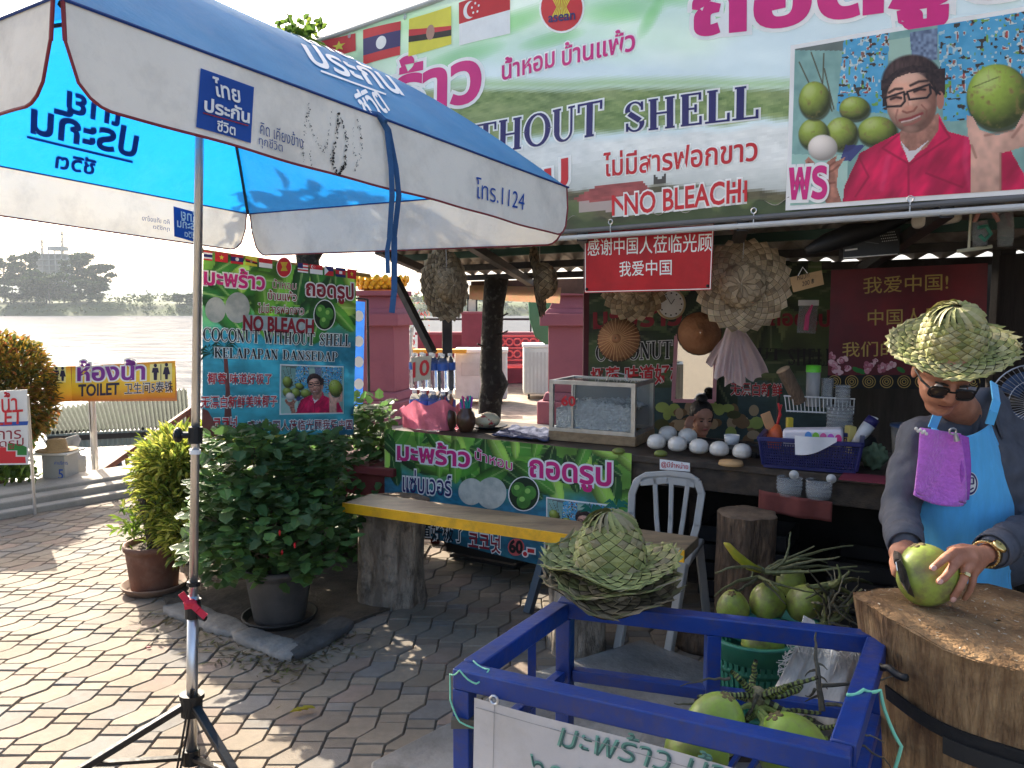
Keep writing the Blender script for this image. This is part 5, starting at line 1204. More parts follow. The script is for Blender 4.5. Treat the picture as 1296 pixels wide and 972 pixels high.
# ================================================================== woven hats
WEAVE = mat('palm_weave', (1, 1, 1), .6, var=.14, scale=22, tint=True, spec=.35, bump=.15, bscale=90)
FRESH = [(.36, .35, .14), (.29, .30, .10), (.42, .39, .20), (.22, .24, .08), (.32, .29, .14), (.38, .36, .15)]
DRY = [(.30, .22, .13), (.36, .27, .16), (.22, .155, .09), (.33, .25, .155), (.42, .32, .20)]
MIX = [(.24, .25, .09), (.30, .26, .11), (.18, .19, .07), (.34, .27, .15), (.25, .20, .13)]
FRESHG = [(.25, .27, .09), (.31, .32, .11), (.19, .21, .07), (.36, .33, .14), (.28, .24, .13), (.32, .33, .12)]
def hat(loc, M, label, cat, rc, h, Rb, cols, seed, name='woven_hat', group=None, lift=.012, brim_up=.25, wid=.022, ragged=.02, apex=True, shp=.75, twist=.5, spikes=True, wob=1.0):
    loc = Vector(loc); t = thing(name, loc, label, cat, group); rd = random.Random(seed)
    def crown(a, s): 
        q = min(s, 1.0)*math.pi/2; r = rc*math.sin(q)**shp; z = h*max(0.0, math.cos(q))**.9-max(0, s-1)*h
        return Vector((r*math.cos(a), r*math.sin(a), z)), Vector((math.cos(a), math.sin(a), .5)).normalized()
    def brim(a, s):
        r = rc+(Rb-rc)*s; wv = wob*(.012*math.sin(3*a+seed)+.008*math.sin(5*a+seed*2))
        return Vector((r*math.cos(a), r*math.sin(a), brim_up*(Rb-rc)*s*s+wv*s)), Vector((-.1*math.cos(a), -.1*math.sin(a), 1)).normalized()
    def cover(fn, s0, s1, rows, nm, spikes):
        mb = MB(); ds = (s1-s0)/rows
        rm = fn(0, s0+(s1-s0)*.6)[0]; n = max(12, int(math.pi*math.hypot(rm.x, rm.y)/wid*1.25))*2; w = 2*math.pi/n
        for i in range(rows+1):
            s = s0+ds*i
            for k in range(n):
                if (i+k) % 2: continue
                a = w*k; col = rd.choice(cols); j = rd.uniform(.82, 1.18); col = (col[0]*j, col[1]*j, col[2]*j); g = .93; sg = 1 if (i//1) % 2 else -1
                def pt(da, dq, o_): p, q = fn(a+w*da*g, max(0, s+ds*dq*g)); return p+q*o_
                T, B_, L_, R_ = pt(0, -1, .001), pt(0, 1, .001+lift*.25), pt(-1, 0, .001 if sg > 0 else lift*.8), pt(1, 0, lift*.8 if sg > 0 else .001)
                Cc = pt(.12*sg, 0, lift); vs = [T, R_, B_, L_, Cc]
                mb.color(col); mb.add(vs, [(0, 1, 4), (1, 2, 4), (2, 3, 4), (3, 0, 4)])
                c2 = (min(.6, col[0]*1.45+.05), min(.56, col[1]*1.45+.045), col[2]*1.35+.02); mb.color(c2); e0 = R_ if sg > 0 else L_; q_ = (Cc-e0)*.22; up = fn(a, s)[1]*.0012
                mb.add([e0+up, B_+up, B_+up+q_*.5, e0+up+q_], [(0, 1, 2, 3)])
        if spikes:
            for k in range(int(n*.62)):
                a = 2*math.pi*(k+rd.uniform(-.25, .25))/(n*.62); col = rd.choice(cols); j = rd.uniform(.8, 1.3); mb.color((col[0]*j, col[1]*j, col[2]*j)); dv = w*rd.choice((-2.0, -1.2, 1.2, 2.0)); L2 = rd.uniform(.5, 1.3)*ragged/(Rb-rc)
                b0, nn = fn(a-w*.9, .97); b1, _ = fn(a+w*.9, .97); tp_, _ = fn(a+dv, 1.0+L2); o_ = rd.uniform(0, .012)
                mb.add([b0+nn*.002, b1+nn*.004, tp_+nn*o_, (b0+b1)*.5+nn*.008], [(0, 3, 2), (3, 1, 2)])
            mb.color(cols[0]); q = [fn(2*math.pi*k/60, 1.0) for k in range(61)]; mb.tube([p+n_*.003 for p, n_ in q], .0028, 5, False)
        mb.color([k_*.30 for k_ in cols[0]]); mb.grid(lambda a, b: fn(2*math.pi*a, s0+(s1-s0)*b)[0]*.99-fn(2*math.pi*a, s0+(s1-s0)*b)[1]*.004, 48, 8)  # lining darkened to paint shade into the gaps of the weave
        mb.v = [tuple(loc+M @ Vector(v)) for v in mb.v]
        mb.build(nm, WEAVE, t)
    if apex:
        mb = MB()
        for k in range(22):
            a = 2*math.pi*k/22; col = rd.choice(cols); mb.color(col)
            p = [crown(a+.10*q, .02+.12*q)[0]+crown(a, .2)[1]*(.004+.003*(k % 2)) for q in range(5)]; w_ = [.002, .005, .007, .008, .004]
            vs = []
            for q, ww in zip(p, w_):
                tn = Vector((-math.sin(a), math.cos(a), 0)); vs += [q-tn*ww, q+tn*ww+crown(a, .3)[1]*.004]
            mb.add(vs, [(2*i, 2*i+1, 2*i+3, 2*i+2) for i in range(4)])
        mb.color((.03, .028, .012)); mb.lathe([(rc*.02, h*.99), (rc*.35, h*.93), (rc*.6, h*.78)], (0, 0, -.006), 24)
        mb.v = [tuple(loc+M @ Vector(v)) for v in mb.v]; mb.build('crown_top', WEAVE, t)
    cover(crown, .38 if apex else .06, 1.0, max(4, int(h/(wid*.62))), 'crown', False)
    cover(brim, 0.0, 1.0, max(3, int((Rb-rc)/(wid*.62))), 'brim', spikes)
    return t
def lookat(axis, spin=0.0):
    """rotation that turns local z onto axis"""
    return (Vector(axis).normalized().to_track_quat('Z', 'Y').to_matrix()) @ rotm('Z', spin)
SX, SY = .285, 2.27
hat((SX-.005, SY, .798), lookat((.05, -.10, 1), .4), 'dried woven palm hat at the bottom of the stack on the blue cart corner', 'hat', .095, .05, .188, [(.28, .21, .12), (.20, .18, .08), (.33, .25, .15), (.15, .12, .07)], 31, group='woven hats stacked on the cart', brim_up=.10, ragged=.030, lift=.006, wid=.030, apex=False)
hat((SX+.012, SY, .832), lookat((-.05, -.06, 1), 1.4), 'flat woven palm hat in the middle of the stack on the blue cart corner', 'hat', .095, .05, .182, MIX, 32, group='woven hats stacked on the cart', brim_up=.10, ragged=.024, lift=.006, wid=.028, apex=False)
hat((SX, SY+.01, .868), lookat((-.02, -.08, 1), 2.1), 'green woven palm hat with a tall pointed crown on top of the hat stack', 'hat', .102, .150, .192, FRESHG, 33, group='woven hats stacked on the cart', brim_up=.12, ragged=.022, lift=.006, wid=.026, shp=1.0)
def hung(px, py, Y, Rb, axis, label, seed, rc=.5, h=.06, cols=DRY, sq=1.0, cord_top=None):
    p = PY(px, py, Y); t = hat(p, lookat(axis, seed) , label, 'woven hat', Rb*rc, h, Rb, cols, seed, group='woven hats hanging from the roof', brim_up=-.10, wid=.027, lift=.008, wob=.5, apex=False, spikes=False, twist=.32)
    mb = MB(); top = p+Vector((0, 0, Rb*.96)); mb.tube([p+Vector((0, .02, 0)), top, top+Vector((.0, .02, .14))], .0025, 5); mb.build('cord', paint('cord_grey', 170, 168, 160, .8), t)
    return t
hung(565, 361, 4.75, .206, (.80, -.58, .1), 'brown woven palm hat hanging left of the tree trunk, seen half turned', 41)
hung(683, 356, 4.70, .206, (.97, -.16, .12), 'narrow brown woven palm hat hanging edge-on right of the tree trunk', 42, h=.10)
hung(940, 361, 3.85, .212, (-.35, -.93, .06), 'largest brown woven palm hat hanging beside the red banner', 43)
hung(803, 368, 4.35, .165, (-.1, -.95, -.35), 'brown woven palm hat half hidden behind the bottom of the red banner', 44)
# two plain cone hats
CONE = mat('cone_hat', srgb(176, 124, 84), .7, col2=srgb(150, 100, 66), scale=9, bump=.4, bscale=60)
for px, py, Y, r_, ax, lab, ribs in ((783, 430, 4.65, .125, (-.35, -.9, .15), 'ribbed tan cone hat hanging above the ice case', True), (885, 422, 4.45, .118, (-.15, -.96, .10), 'smooth brown cone hat hanging above the pink mirror', False)):
    p = PY(px, py, Y); t = thing('cone_hat', p, lab, 'hat', 'cone hats hanging above the counter'); M = lookat(ax)
    mb = MB(); prof = [(.004, r_*.62), (r_*.18, r_*.56), (r_*.22, r_*.46), (r_*.6, r_*.24), (r_, 0)]
    mb.lathe(prof, p, 56, M, jit=(lambda a, z: .02*math.sin(a*28)) if ribs else None); mb.build('cone', CONE, t, smooth=True, solid=.003)
    mb = MB(); mb.tube([p+M @ Vector((r_*math.cos(i*.2618), r_*math.sin(i*.2618), 0)) for i in range(25)], .004, 6); mb.build('rim', mat('rim_dark', (.06, .035, .02), .7), t)
    if ribs:
        mb = MB()
        for k in range(32):
            a = 2*math.pi*k/32; mb.tube([p+M @ Vector((q[0]*math.cos(a)*1.01, q[0]*math.sin(a)*1.01, q[1]+.003)) for q in prof[2:]], .0022, 4)
        mb.build('rib', mat('rib_tan', srgb(206, 160, 112), .7), t)
# ================================================================== other hanging things
p = PY(848, 385, 4.75); t = thing('wall_clock', p, 'round white clock half hidden behind the red banner', 'clock'); M = lookat((.15, -.97, 0))
mb = MB(); mb.lathe([(0, .0), (.088, 0), (.09, .02), (.082, .026), (.078, .016), (0, .014)], p, 36, M); mb.build('case', mat('clock_rim', srgb(190, 170, 130), .4), t, smooth=True)
mb = MB(); mb.lathe([(0, .017), (.078, .017)], p, 36, M); mb.build('face', WHITE, t)
mb = MB()
for k in range(12):
    a = k*math.pi/6; mb.box(p+M @ Vector((.064*math.sin(a), .064*math.cos(a), .019)), (.008, .008, .002), M)
mb.build('hour_mark', BLACKM, t); mb = MB(); mb.beam(p+M @ Vector((0, 0, .020)), p+M @ Vector((.02, .03, .020)), .005, .002); mb.beam(p+M @ Vector((0, 0, .021)), p+M @ Vector((-.03, .045, .021)), .003, .002); mb.build('hand', BLACKM, t)
smr = Surf(PY(880, 460, 5.15), Vector((1, -.35, 0)))
t = thing('pink_mirror', smr.ev(0, -.2), 'pink framed mirror hanging above the seated woman', 'mirror')
c4 = [smr.ev(*smr.hit(*q)) for q in ((856, 425), (907, 413), (904, 508), (852, 507))]
mb = MB(); mb.prism(c4, -smr.N*.012); mb.build('backing', BLACKM, t)
mb = MB(); mb.poly([q+smr.N*.002 for q in c4]); mb.build('glass', mat('mirror_glass', (.85, .86, .86), .04, 1.0, var=.01), t)
mb = MB()
for i in range(4): mb.beam(c4[i]+smr.N*.006, c4[(i+1) % 4]+smr.N*.006, .022, .022, smr.N)
mb.build('frame', paint('mirror_pink', 210, 150, 158, .5), t)
BAG = mat('plastic_bag', srgb(226, 206, 204), .3, var=.06, scale=9, trans=.4, bump=.5, bscale=22)
t = thing('bag_bundle', PY(935, 425, 4.15), 'bundle of pale pink plastic bags hanging below the largest woven hat', 'plastic bags'); rd = random.Random(9)
for k, (x0, x1, yb) in enumerate(((903, 925, 478), (915, 945, 486), (935, 962, 480), (948, 972, 474), (892, 912, 462))):
    Y = 4.12+.03*k; s_ = Surf(PY(930, 440, Y), Vector((1, 0, 0)))
    def bf(a, b, x0=x0, x1=x1, yb=yb, s_=s_, k=k):
        top = (930+(a-.5)*14+(k-2)*2, 415); bot = (x0+(x1-x0)*a, yb+3*math.sin(a*9+k)); q = 1-(1-b)**1.3
        u, v = s_.hit(top[0]*(1-q)+bot[0]*q, top[1]*(1-b)+bot[1]*b); return s_.ev(u, v, .020*math.sin(a*16+k*2)*b+.012*math.sin(a*5+k))
    mb = MB(); mb.grid(bf, 26, 14); mb.build('bag', BAG, t, smooth=True)
mb = MB(); mb.tube([PY(930, 416, 4.12), PY(932, 385, 4.12), PY(936, 340, 4.1)], .004, 5); mb.build('string', BAG, t)
s_ = Surf(PY(1020, 355, 3.75), Vector((1, -.1, .02)), Vector((.1, 0, 1)))
t = thing('cardboard_tag', s_.ev(0, 0), 'small cardboard price tag on a string left of the dark red banner', 'tag'); s_2 = s_
mb = MB(); mb.prism([s_.ev(*s_.hit(*q)) for q in ((1000, 351), (1040, 342), (1043, 360), (1004, 370))], -s_.N*.004); mb.build('card', mat('cardboard', srgb(178, 142, 98), .85, var=.1, scale=8), t)
lettering(s_, '200 ฿', (1015, 363), (1030, 359), (1015, 356), INK_K, t, .002, fat=.0); lettering(s_, 'หมวก', (1009, 355), (1024, 351), (1009, 349), INK_K, t, .002, fat=.0)
mb = MB(); mb.tube([PY(1010, 349, 3.75), PY(1016, 338, 3.75), PY(1022, 346, 3.75)], .002, 5); mb.build('string', WHITE, t)
# folded umbrella, black box, lamp, peg hanger, plastic rolls under the roof
mb = MB(); P = [PY(*q, 3.55) for q in ((1020, 318), (1045, 308), (1075, 297), (1110, 290), (1160, 272))]; mb.tube(P, [.016, .04, .045, .035, .012], 12)
for i, v in enumerate(mb.v): mb.v[i] = tuple(Vector(v)+Vector((0, 0, 1))*.014*mnoise.noise(Vector(v)*16))
tag(mb.build('folded_umbrella', BLACKP, smooth=True), 'black folded umbrella tucked up under the roof beam', 'umbrella')
s_ = Surf(PY(1105, 312, 3.6), Vector((1, -.1, .05))); t = thing('black_box', s_.ev(0, 0), 'flat black patterned carton lying on the roof beam above the dark red banner', 'carton')
mb = MB(); mb.prism([s_.ev(*s_.hit(*q)) for q in ((1067, 303), (1140, 288), (1138, 322), (1067, 327))], Vector((.03, .12, 0))); mb.build('carton', paint('carton_black', 18, 18, 20, .35), t)
for i in range(8):
    for j in range(5): flat(s_, oval(1112+i*2.6+j*1.2, 292+j*3.4-i*.3, .6, .6, 6), INK_W, t, 'dot_print', .002)
flat(s_, [(1069, 316), (1085, 314), (1085, 316), (1069, 318)], INK_W, t, 'letter_print', .002); flat(s_, [(1067, 326), (1136, 321), (1136, 322), (1067, 327.5)], INK_W, t, 'edge_print', .002); flat(s_, [(1085, 304), (1112, 308), (1112, 309), (1085, 305)], paint('print_grey2', 90, 90, 92), t, 'line_print', .002)
mb = MB(); p = PY(1185, 277, 3.3); mb.box(p, (.16, .12, .055), rotm('Y', R(-8))); t = thing('bulkhead_lamp', p, 'unlit cream bulkhead lamp under the roof edge', 'lamp'); mb.build('cover', mat('lamp_cream', srgb(200, 192, 176), .4), t, bevel=.022, seg=4); mb = MB(); mb.box(p+Vector((0, 0, .035)), (.18, .13, .02)); mb.build('base', paint('lamp_grey', 120, 118, 116), t, bevel=.004)
t = thing('clip_hanger', PY(1245, 275, 3.2), 'pink clip hanger with clear plastic rolls hanging at the top right', 'hanger'); Y = 3.2
mb = MB(); mb.tube([PY(1233, 282, Y), PY(1238, 270, Y), PY(1247, 263, Y), PY(1256, 266, Y), PY(1264, 280, Y)], .009, 8); mb.build('clip', paint('clip_pink', 196, 140, 128, .5), t)
mb = MB(); mb.tube([PY(1229, 265, Y), PY(1226, 315, Y)], .005, 6); mb.tube([PY(1212, 318, Y), PY(1255, 312, Y)], .008, 6); mb.build('rod', paint('rod_cream', 190, 186, 160), t)
CLR = mat('clear_plastic', (.8, .84, .84), .12, var=.03, transmission=.85, bump=.6, bscale=40, ior=1.3)
for x0, nm in ((1240, 0), (1272, 1)):
    mb = MB(); mb.tube([PY(x0, 280 if nm == 0 else 270, Y), PY(x0+1, 296, Y), PY(x0, 312, Y)], [.028, .03, .026], 14); mb.build('plastic_roll', CLR, t, smooth=True)
mb = MB(); mb.tube([PY(1238, 288, Y-.03), PY(1248, 286, Y-.03), PY(1254, 296, Y-.03), PY(1246, 304, Y-.03), PY(1240, 298, Y-.03)], .008, 6); mb.build('green_tie', paint('tie_green', 60, 130, 110), t)
# pack of pink knives on the wall
p = PY(1022, 402, 4.4); t = thing('knife_pack', p, 'pink handled peeler in a clear pack hanging under the cardboard tag', 'knife pack')
mb = MB(); mb.box(p, (.10, .006, .17), rotm('Y', R(3))); mb.build('pack', CLR, t); mb = MB(); mb.box(p+Vector((0, -.008, .08)), (.11, .005, .03)); mb.build('header_card', WHITE, t); mb = MB(); mb.tube([PY(1020, 418, 4.385), PY(1022, 400, 4.385), PY(1028, 386, 4.385)], [.014, .012, .006], 8); mb.build('handle', paint('handle_pink', 214, 70, 130), t)
# ================================================================== on the counter
def onc(px, py, dz=0.0): return PZ(px, py, CTOP+dz)
GLASS = mat('case_glass', (.92, .95, .95), .03, var=.01, transmission=1.0, ior=1.05, spec=.6)
ALU = mat('aluminium', (.50, .50, .48), .38, .85, var=.15, scale=12)
# ice case
a = onc(695, 557); b = onc(803, 566); u = (b-a); L_ = u.length; u.normalize(); n = Vector((-u.y, u.x, 0)); D_ = .34; H0, H1 = CTOP+.055, CTOP+.345
t = thing('ice_case', (a+b)/2, 'glass display case full of crushed ice with a red 60 on its front', 'ice case')
Mi = Matrix((u, n, Vector((0, 0, 1)))).transposed()
def ip(x, y, z): return Vector((a.x, a.y, 0))+u*x+n*y+Vector((0, 0, z))
mb = MB(); mb.box(ip(L_/2, D_/2, CTOP+.028), (L_+.01, D_, .055), Mi); mb.build('wooden_base', mat('case_wood', srgb(150, 124, 92), .7, var=.2, scale=6, stretch=(1, 6, 6)), t, bevel=.003)
fr = MB(); w = .022
for z in (H0+w/2, H1-w/2):
    for y in (w/2, D_-w/2): fr.box(ip(L_/2, y, z), (L_, w, w), Mi)
    for x in (w/2, L_-w/2): fr.box(ip(x, D_/2, z), (w-.002, D_-2*w, w-.002), Mi)
for x in (w/2, L_-w/2):
    for y in (w/2, D_-w/2): fr.box(ip(x, y, (H0+H1)/2), (w+.001, w+.001, H1-H0-2*w), Mi)
fr.box(ip(L_*.27, w/2+.004, (H0+H1)/2), (.012, .012, H1-H0-2*w), Mi)
fr.build('frame', ALU, t)
for nm, c_, s_ in (('front_pane', (L_/2, .008, (H0+H1)/2), (L_-2*w, .003, H1-H0-2*w)), ('side_pane', (L_-.008, D_/2, (H0+H1)/2), (.003, D_-2*w, H1-H0-2*w)), ('side_pane', (.008, D_/2, (H0+H1)/2), (.003, D_-2*w, H1-H0-2*w)), ('top_pane', (L_/2, D_/2, H1-.008), (L_-2*w, D_-2*w, .003))):
    mb = MB(); mb.box(ip(*c_), s_, Mi); mb.build(nm, GLASS, t)
mb = MB(); mb.box(ip(L_/2, D_-.008, (H0+H1)/2), (L_-2*w, .004, H1-H0-2*w), Mi); mb.build('back_door', paint('door_grey', 150, 152, 150, .4), t)
ICE = mat('crushed_ice', (.62, .66, .67), .18, var=.12, scale=40, bump=1.2, bscale=70, trans=.25, coat=.4)
mb = MB(); rd = random.Random(3)
def icef(p, q):
    x = .03+(L_-.06)*p; y = .03+(D_-.06)*q
    h = .125+.045*math.sin(p*2.6+.2)+.025*mnoise.noise(Vector((x*9, y*9, 2)))+.018*mnoise.noise(Vector((x*40, y*40, 5)))
    return ip(x, y, H0+h)
mb.grid(icef, 80, 50)
mb.grid(lambda p, q: icef(p, 0)*(q)+ip(.03+(L_-.06)*p, .026+.006*mnoise.noise(Vector((p*40, q*22, 1))), H0+.01)*(1-q) if q > .001 else ip(.03+(L_-.06)*p, .024, H0+.002), 90, 16)
for k in range(260):
    p, q = rd.random(), rd.random(); c_ = icef(p, q*.6); s_ = rd.uniform(.006, .014)
    mb.box(c_, (s_, s_*1.2, s_), Matrix.Rotation(rd.uniform(0, 3), 3, Vector((rd.random(), rd.random(), rd.random()+.1)).normalized()))
mb.build('ice_heap', ICE, t)
si = Surf(ip(0, -.001, H0), u); lettering(si, '60', (711, 513), (728, 514), (711, 501), INK_R, t, .002, fat=.03)
mb = MB(); mb.tube([ip(.30, .12, H1), ip(.31, .12, H1+.035), ip(.36, .12, H1+.045), ip(.41, .12, H1+.035), ip(.42, .12, H1)], .004, 6); mb.build('handle', ALU, t)
# tray of peeled coconuts
t0 = onc(822, 562); t1 = onc(960, 580); tu = (t1-t0).normalized(); tn = Vector((-tu.y, tu.x, 0)); TL_ = (t1-t0).length
mb = MB(); Mt = Matrix((tu, tn, Vector((0, 0, 1)))).transposed(); mb.box((t0+t1)/2+tn*.10+Vector((0, 0, .010)), (TL_, .24, .014), Mt)
for y in (-.02, .22): mb.box((t0+t1)/2+tn*y+Vector((0, 0, .022)), (TL_, .008, .02), Mt)
tag(mb.build('tray', BLACKP, bevel=.003), 'black tray holding the peeled white coconuts on the counter', 'tray')
PEEL = mat('peeled_coconut', srgb(226, 224, 216), .28, col2=srgb(206, 200, 188), scale=7, bump=.25, bscale=26, coat=.5, dirt=(.42, .33, .22), dirt_amt=.45, dscale=26, dlo=.52)
balls = [(831, 557, 'leftmost'), (857, 560, 'second from the left'), (884.5, 563, 'middle'), (910, 566, 'second from the right'), (939, 569, 'rightmost'), (845, 550, 'left one in the back row'), (870, 553, 'right one in the back row')]
for i, (px, py, w_) in enumerate(balls):
    p = PZ(px, py+11 if i < 5 else py+8, CTOP+.017); r_ = .052*(p.y/4.35)
    lab = 'peeled white coconut, %s of the front row on the tray' % w_ if i < 5 else 'peeled white coconut on the tray, %s' % w_
    mb = MB(); mb.lathe([(q_, h_*.86) for q_, h_ in [(.001, .0), (r_*.6, .004), (r_*.93, r_*.35), (r_*1.0, r_*.72), (r_*.97, r_*.80), (r_*1.0, r_*.88), (r_*.94, r_*1.25), (r_*.7, r_*1.62), (r_*.3, r_*1.8), (.001, r_*1.82)]], p, 28, jit=lambda a, z: .02*math.sin(a*2+i)+.06*mnoise.noise(Vector((math.cos(a)*1.6, math.sin(a)*1.6, z*22+i*3)))+.02*mnoise.noise(Vector((math.cos(a)*5, math.sin(a)*5, z*60+i))))
    tag(mb.build('peeled_coconut', PEEL, None, smooth=True), lab, 'coconut', 'peeled coconuts on the tray')
p = PZ(926, 562, CTOP+.017); mb = MB(); mb.lathe([(.001, 0), (.035, 0), (.042, .05), (.04, .05), (.033, .004), (.001, .004)], p, 22); tag(mb.build('white_bowl', WHITE, None, smooth=True), 'small white bowl between the two right-hand peeled coconuts', 'bowl')
# price tag on the counter edge
stg = Surf(C0+CN*.012+Vector((0, 0, CTOP)), CU)
t = thing('price_label', stg.ev(*stg.hit(853, 590)), 'small white label with red Thai writing on the counter edge', 'label')
mb = MB(); mb.prism([stg.ev(*stg.hit(*q)) for q in ((835, 581), (873, 586), (873, 597), (835, 594))], -stg.N*.006); mb.build('card', WHITE, t)
lettering(stg, '@มีจำหน่าย', (837, 592), (871, 595.5), (837, 583), INK_R, t, .002, fat=.01)
for px, py, lab in ((783, 571, 'dark green lime on the counter below the ice case'), (836, 574, 'green lime under the front edge of the tray')):
    mb = MB(); mb.ell(onc(px, py, .012), (.035, .03, .018), 14, 8); tag(mb.build('lime', mat('lime_green', srgb(120, 130, 60), .5), None, smooth=True), lab, 'lime', 'limes on the counter')
mb = MB(); mb.lathe([(.001, .0), (.06, .0), (.055, .018), (.001, .02)], onc(925, 588), 20); tag(mb.build('wooden_disc', mat('pale_wood', srgb(200, 160, 110), .7), None, smooth=True), 'small pale wooden disc at the counter edge below the tray', 'disc')
# bottled water pack with pink bag and price card
PETG = mat('clear_bottle', (.88, .94, .98), .06, var=.02, transmission=.95, ior=1.15)
BLUEL = paint('blue_label', 60, 100, 180, .4)
t = thing('water_bottle_pack', PZ(540, 545, CTOP), 'shrink-wrapped pack of water bottles with a hand-lettered 10 card, standing in a pink bag', 'bottle pack')
o_ = PZ(512, 541, CTOP); 
for j in range(2):
    for i in range(4):
        c_ = o_+CU*(.045+.072*i)-CN*(.05+.08*j)
        for lev in (0, 1):
            z0 = c_.z+.005+lev*.235; r_ = .034
            mb = MB(); prof = [(.001, 0), (r_*.9, .0), (r_, .012)]+[(r_*(1-.05*(k % 2)), .02+.012*k) for k in range(8)]+[(r_, .125), (r_, .17), (r_*.75, .195), (r_*.4, .208), (r_*.36, .215)]
            mb.lathe([(q, z+z0) for q, z in prof], (c_.x, c_.y, 0), 16); bo = mb.build('bottle', PETG, t, smooth=True)
            mb = MB(); mb.lathe([(r_*1.02, z0+.126), (r_*1.02, z0+.168)], (c_.x, c_.y, 0), 16); mb.build('label_band', BLUEL, bo, smooth=True)
            mb = MB(); mb.lathe([(r_*.42, z0+.212), (r_*.42, z0+.228), (.001, z0+.229)], (c_.x, c_.y, 0), 12); mb.build('cap', WHITE, bo)
s10 = Surf(o_+CN*.012+CU*.02, CU); 
mb = MB(); mb.prism([s10.ev(*s10.hit(*q)) for q in ((520, 453), (546, 450), (544, 480), (524, 483))], -s10.N*.004); mb.build('price_card', mat('card_beige', srgb(188, 180, 160), .8), t)
lettering(s10, '10', (523, 478), (543, 474), (523, 459), INK_R, t, .002, fat=.02)
PBAG = mat('pink_bag', srgb(226, 130, 150), .35, var=.1, scale=8, trans=.45, bump=.5, bscale=20)
cb = o_+CU*.155-CN*.085
def bagf(q, b):
    a = 2*math.pi*q; sx, sy = .185, .125
    e = 4.0; ca, sa = math.cos(a), math.sin(a); k = (abs(ca)**e+abs(sa)**e)**(-1/e)
    r2 = 1+.05*math.sin(a*9+b*4)+.04*math.sin(a*4)
    z = (.125+.05*math.sin(a*1+2.6)+.02*math.sin(a*6))*b
    return Vector((cb.x, cb.y, CTOP+.003))+CU*ca*k*sx*r2*(.92+.10*b)-CN*sa*k*sy*r2*(.92+.10*b)+Vector((0, 0, z))
mb = MB(); mb.grid(bagf, 90, 10); mb.build('pink_bag', PBAG, t, smooth=True)
# clay jars with straws and spoons
CLAY = mat('glazed_clay', srgb(86, 56, 38), .3, var=.25, scale=9, coat=.5)
for i, (px, py, lab) in enumerate(((567, 544, 'left brown glazed jar full of wooden sticks and straws'), (590, 546, 'right brown glazed jar full of pink and turquoise spoons'))):
    p = onc(px, py); s_ = .95; t = thing('clay_jar', p, lab, 'jar', 'brown jars on the counter')
    mb = MB(); mb.lathe([(.001, 0), (.038, 0), (.055, .04), (.060, .08), (.050, .115), (.036, .13), (.040, .145), (.034, .145), (.032, .125)], p, 28); mb.build('body', CLAY, t, smooth=True)
    rd = random.Random(20+i)
    cols = [srgb(170, 130, 90), srgb(60, 60, 70), srgb(180, 60, 60), srgb(120, 90, 70)] if i == 0 else [srgb(210, 70, 150), srgb(50, 190, 180), srgb(170, 80, 200), srgb(40, 150, 150)]
    for k in range(24 if i == 0 else 30):
        mb = MB(); a_ = rd.uniform(0, 6.28); q = rd.uniform(0, .022); tp_ = p+Vector((math.cos(a_)*(q+.02), math.sin(a_)*(q+.02), rd.uniform(.17, .22)))
        mb.tube([p+Vector((math.cos(a_)*q, math.sin(a_)*q, .09)), tp_], .0035 if i == 0 else .006, 5); c3 = cols[k % 4]; mb.build('stick' if i == 0 else 'spoon', mat('stick%d%d' % (i, k % 4), c3, .5), t)
p = onc(618, 543); t = thing('condiment_plate', p, 'dark plate with a wrapped floral bundle right of the clay jars', 'plate')
mb = MB(); mb.lathe([(.001, .003), (.07, .004), (.12, .022), (.122, .026), (.07, .012), (.001, .012)], p, 32); mb.build('plate', BLACKP, t, smooth=True)
mb = MB(); mb.ell(p+Vector((-.01, 0, .055)), (.085, .06, .048), 18, 10)
for i, v in enumerate(mb.v): mb.v[i] = tuple(Vector(v)+Vector((0, 0, 1))*.012*mnoise.noise(Vector(v)*25))
mb.build('bundle', mat('floral_pack', srgb(216, 206, 170), .5, col2=srgb(176, 60, 60), scale=22, lo=.56, hi=.62, bump=.4, bscale=30), t, smooth=True)
# dark blue cloth
mb = MB()
q0, q1, q2, q3 = onc(622, 553), onc(694, 561), onc(700, 546), onc(650, 541)
mb.grid(lambda a, b: (q0*(1-a)+q1*a)*(1-b)+(q3*(1-a)+q2*a)*b+Vector((0, 0, .014+.012*mnoise.noise(Vector((a*7, b*7, 1))))), 30, 14)
tag(mb.build('blue_cloth', paint('navy_cloth', 44, 56, 92, .85, bump=.6, bscale=40), None, smooth=True, solid=.004), 'crumpled navy cloth lying on the counter left of the ice case', 'cloth')
# navy plastic basket and what is in it
NAVY = paint('navy_plastic', 36, 40, 96, .4)
g0, g1 = onc(966, 592), onc(1083, 601); gu = (g1-g0).normalized(); gn = Vector((-gu.y, gu.x, 0)); gl = (g1-g0).length; gh = .135
gc_ = (g0+g1)/2; t = thing('plastic_basket', gc_, 'navy plastic lattice basket full of packets at the front of the counter', 'basket')
Mg = Matrix((gu, gn, Vector((0, 0, 1)))).transposed()
def gp(x, y, z): k = 1+.10*z/gh; return Vector((gc_.x, gc_.y, CTOP))+gu*(x*k)+gn*(.13+(y-.13)*k)+Vector((0, 0, z+.004))
def lattice(A_, B_, n_, rows):
    mb = MB()
    for i in range(n_+1): mb.beam(A_(i/n_, 0), A_(i/n_, 1), .004, .004)
    for j in range(rows+1): mb.beam(A_(0, j/rows), A_(1, j/rows), .0045, .0045)
    mb.build('lattice_side', NAVY, t)
h2 = gl/2
lattice(lambda x, z: gp(-h2+gl*x, 0, .012+(gh-.03)*z), 0, 40, 8); lattice(lambda x, z: gp(-h2+gl*x, .26, .012+(gh-.03)*z), 0, 26, 6)
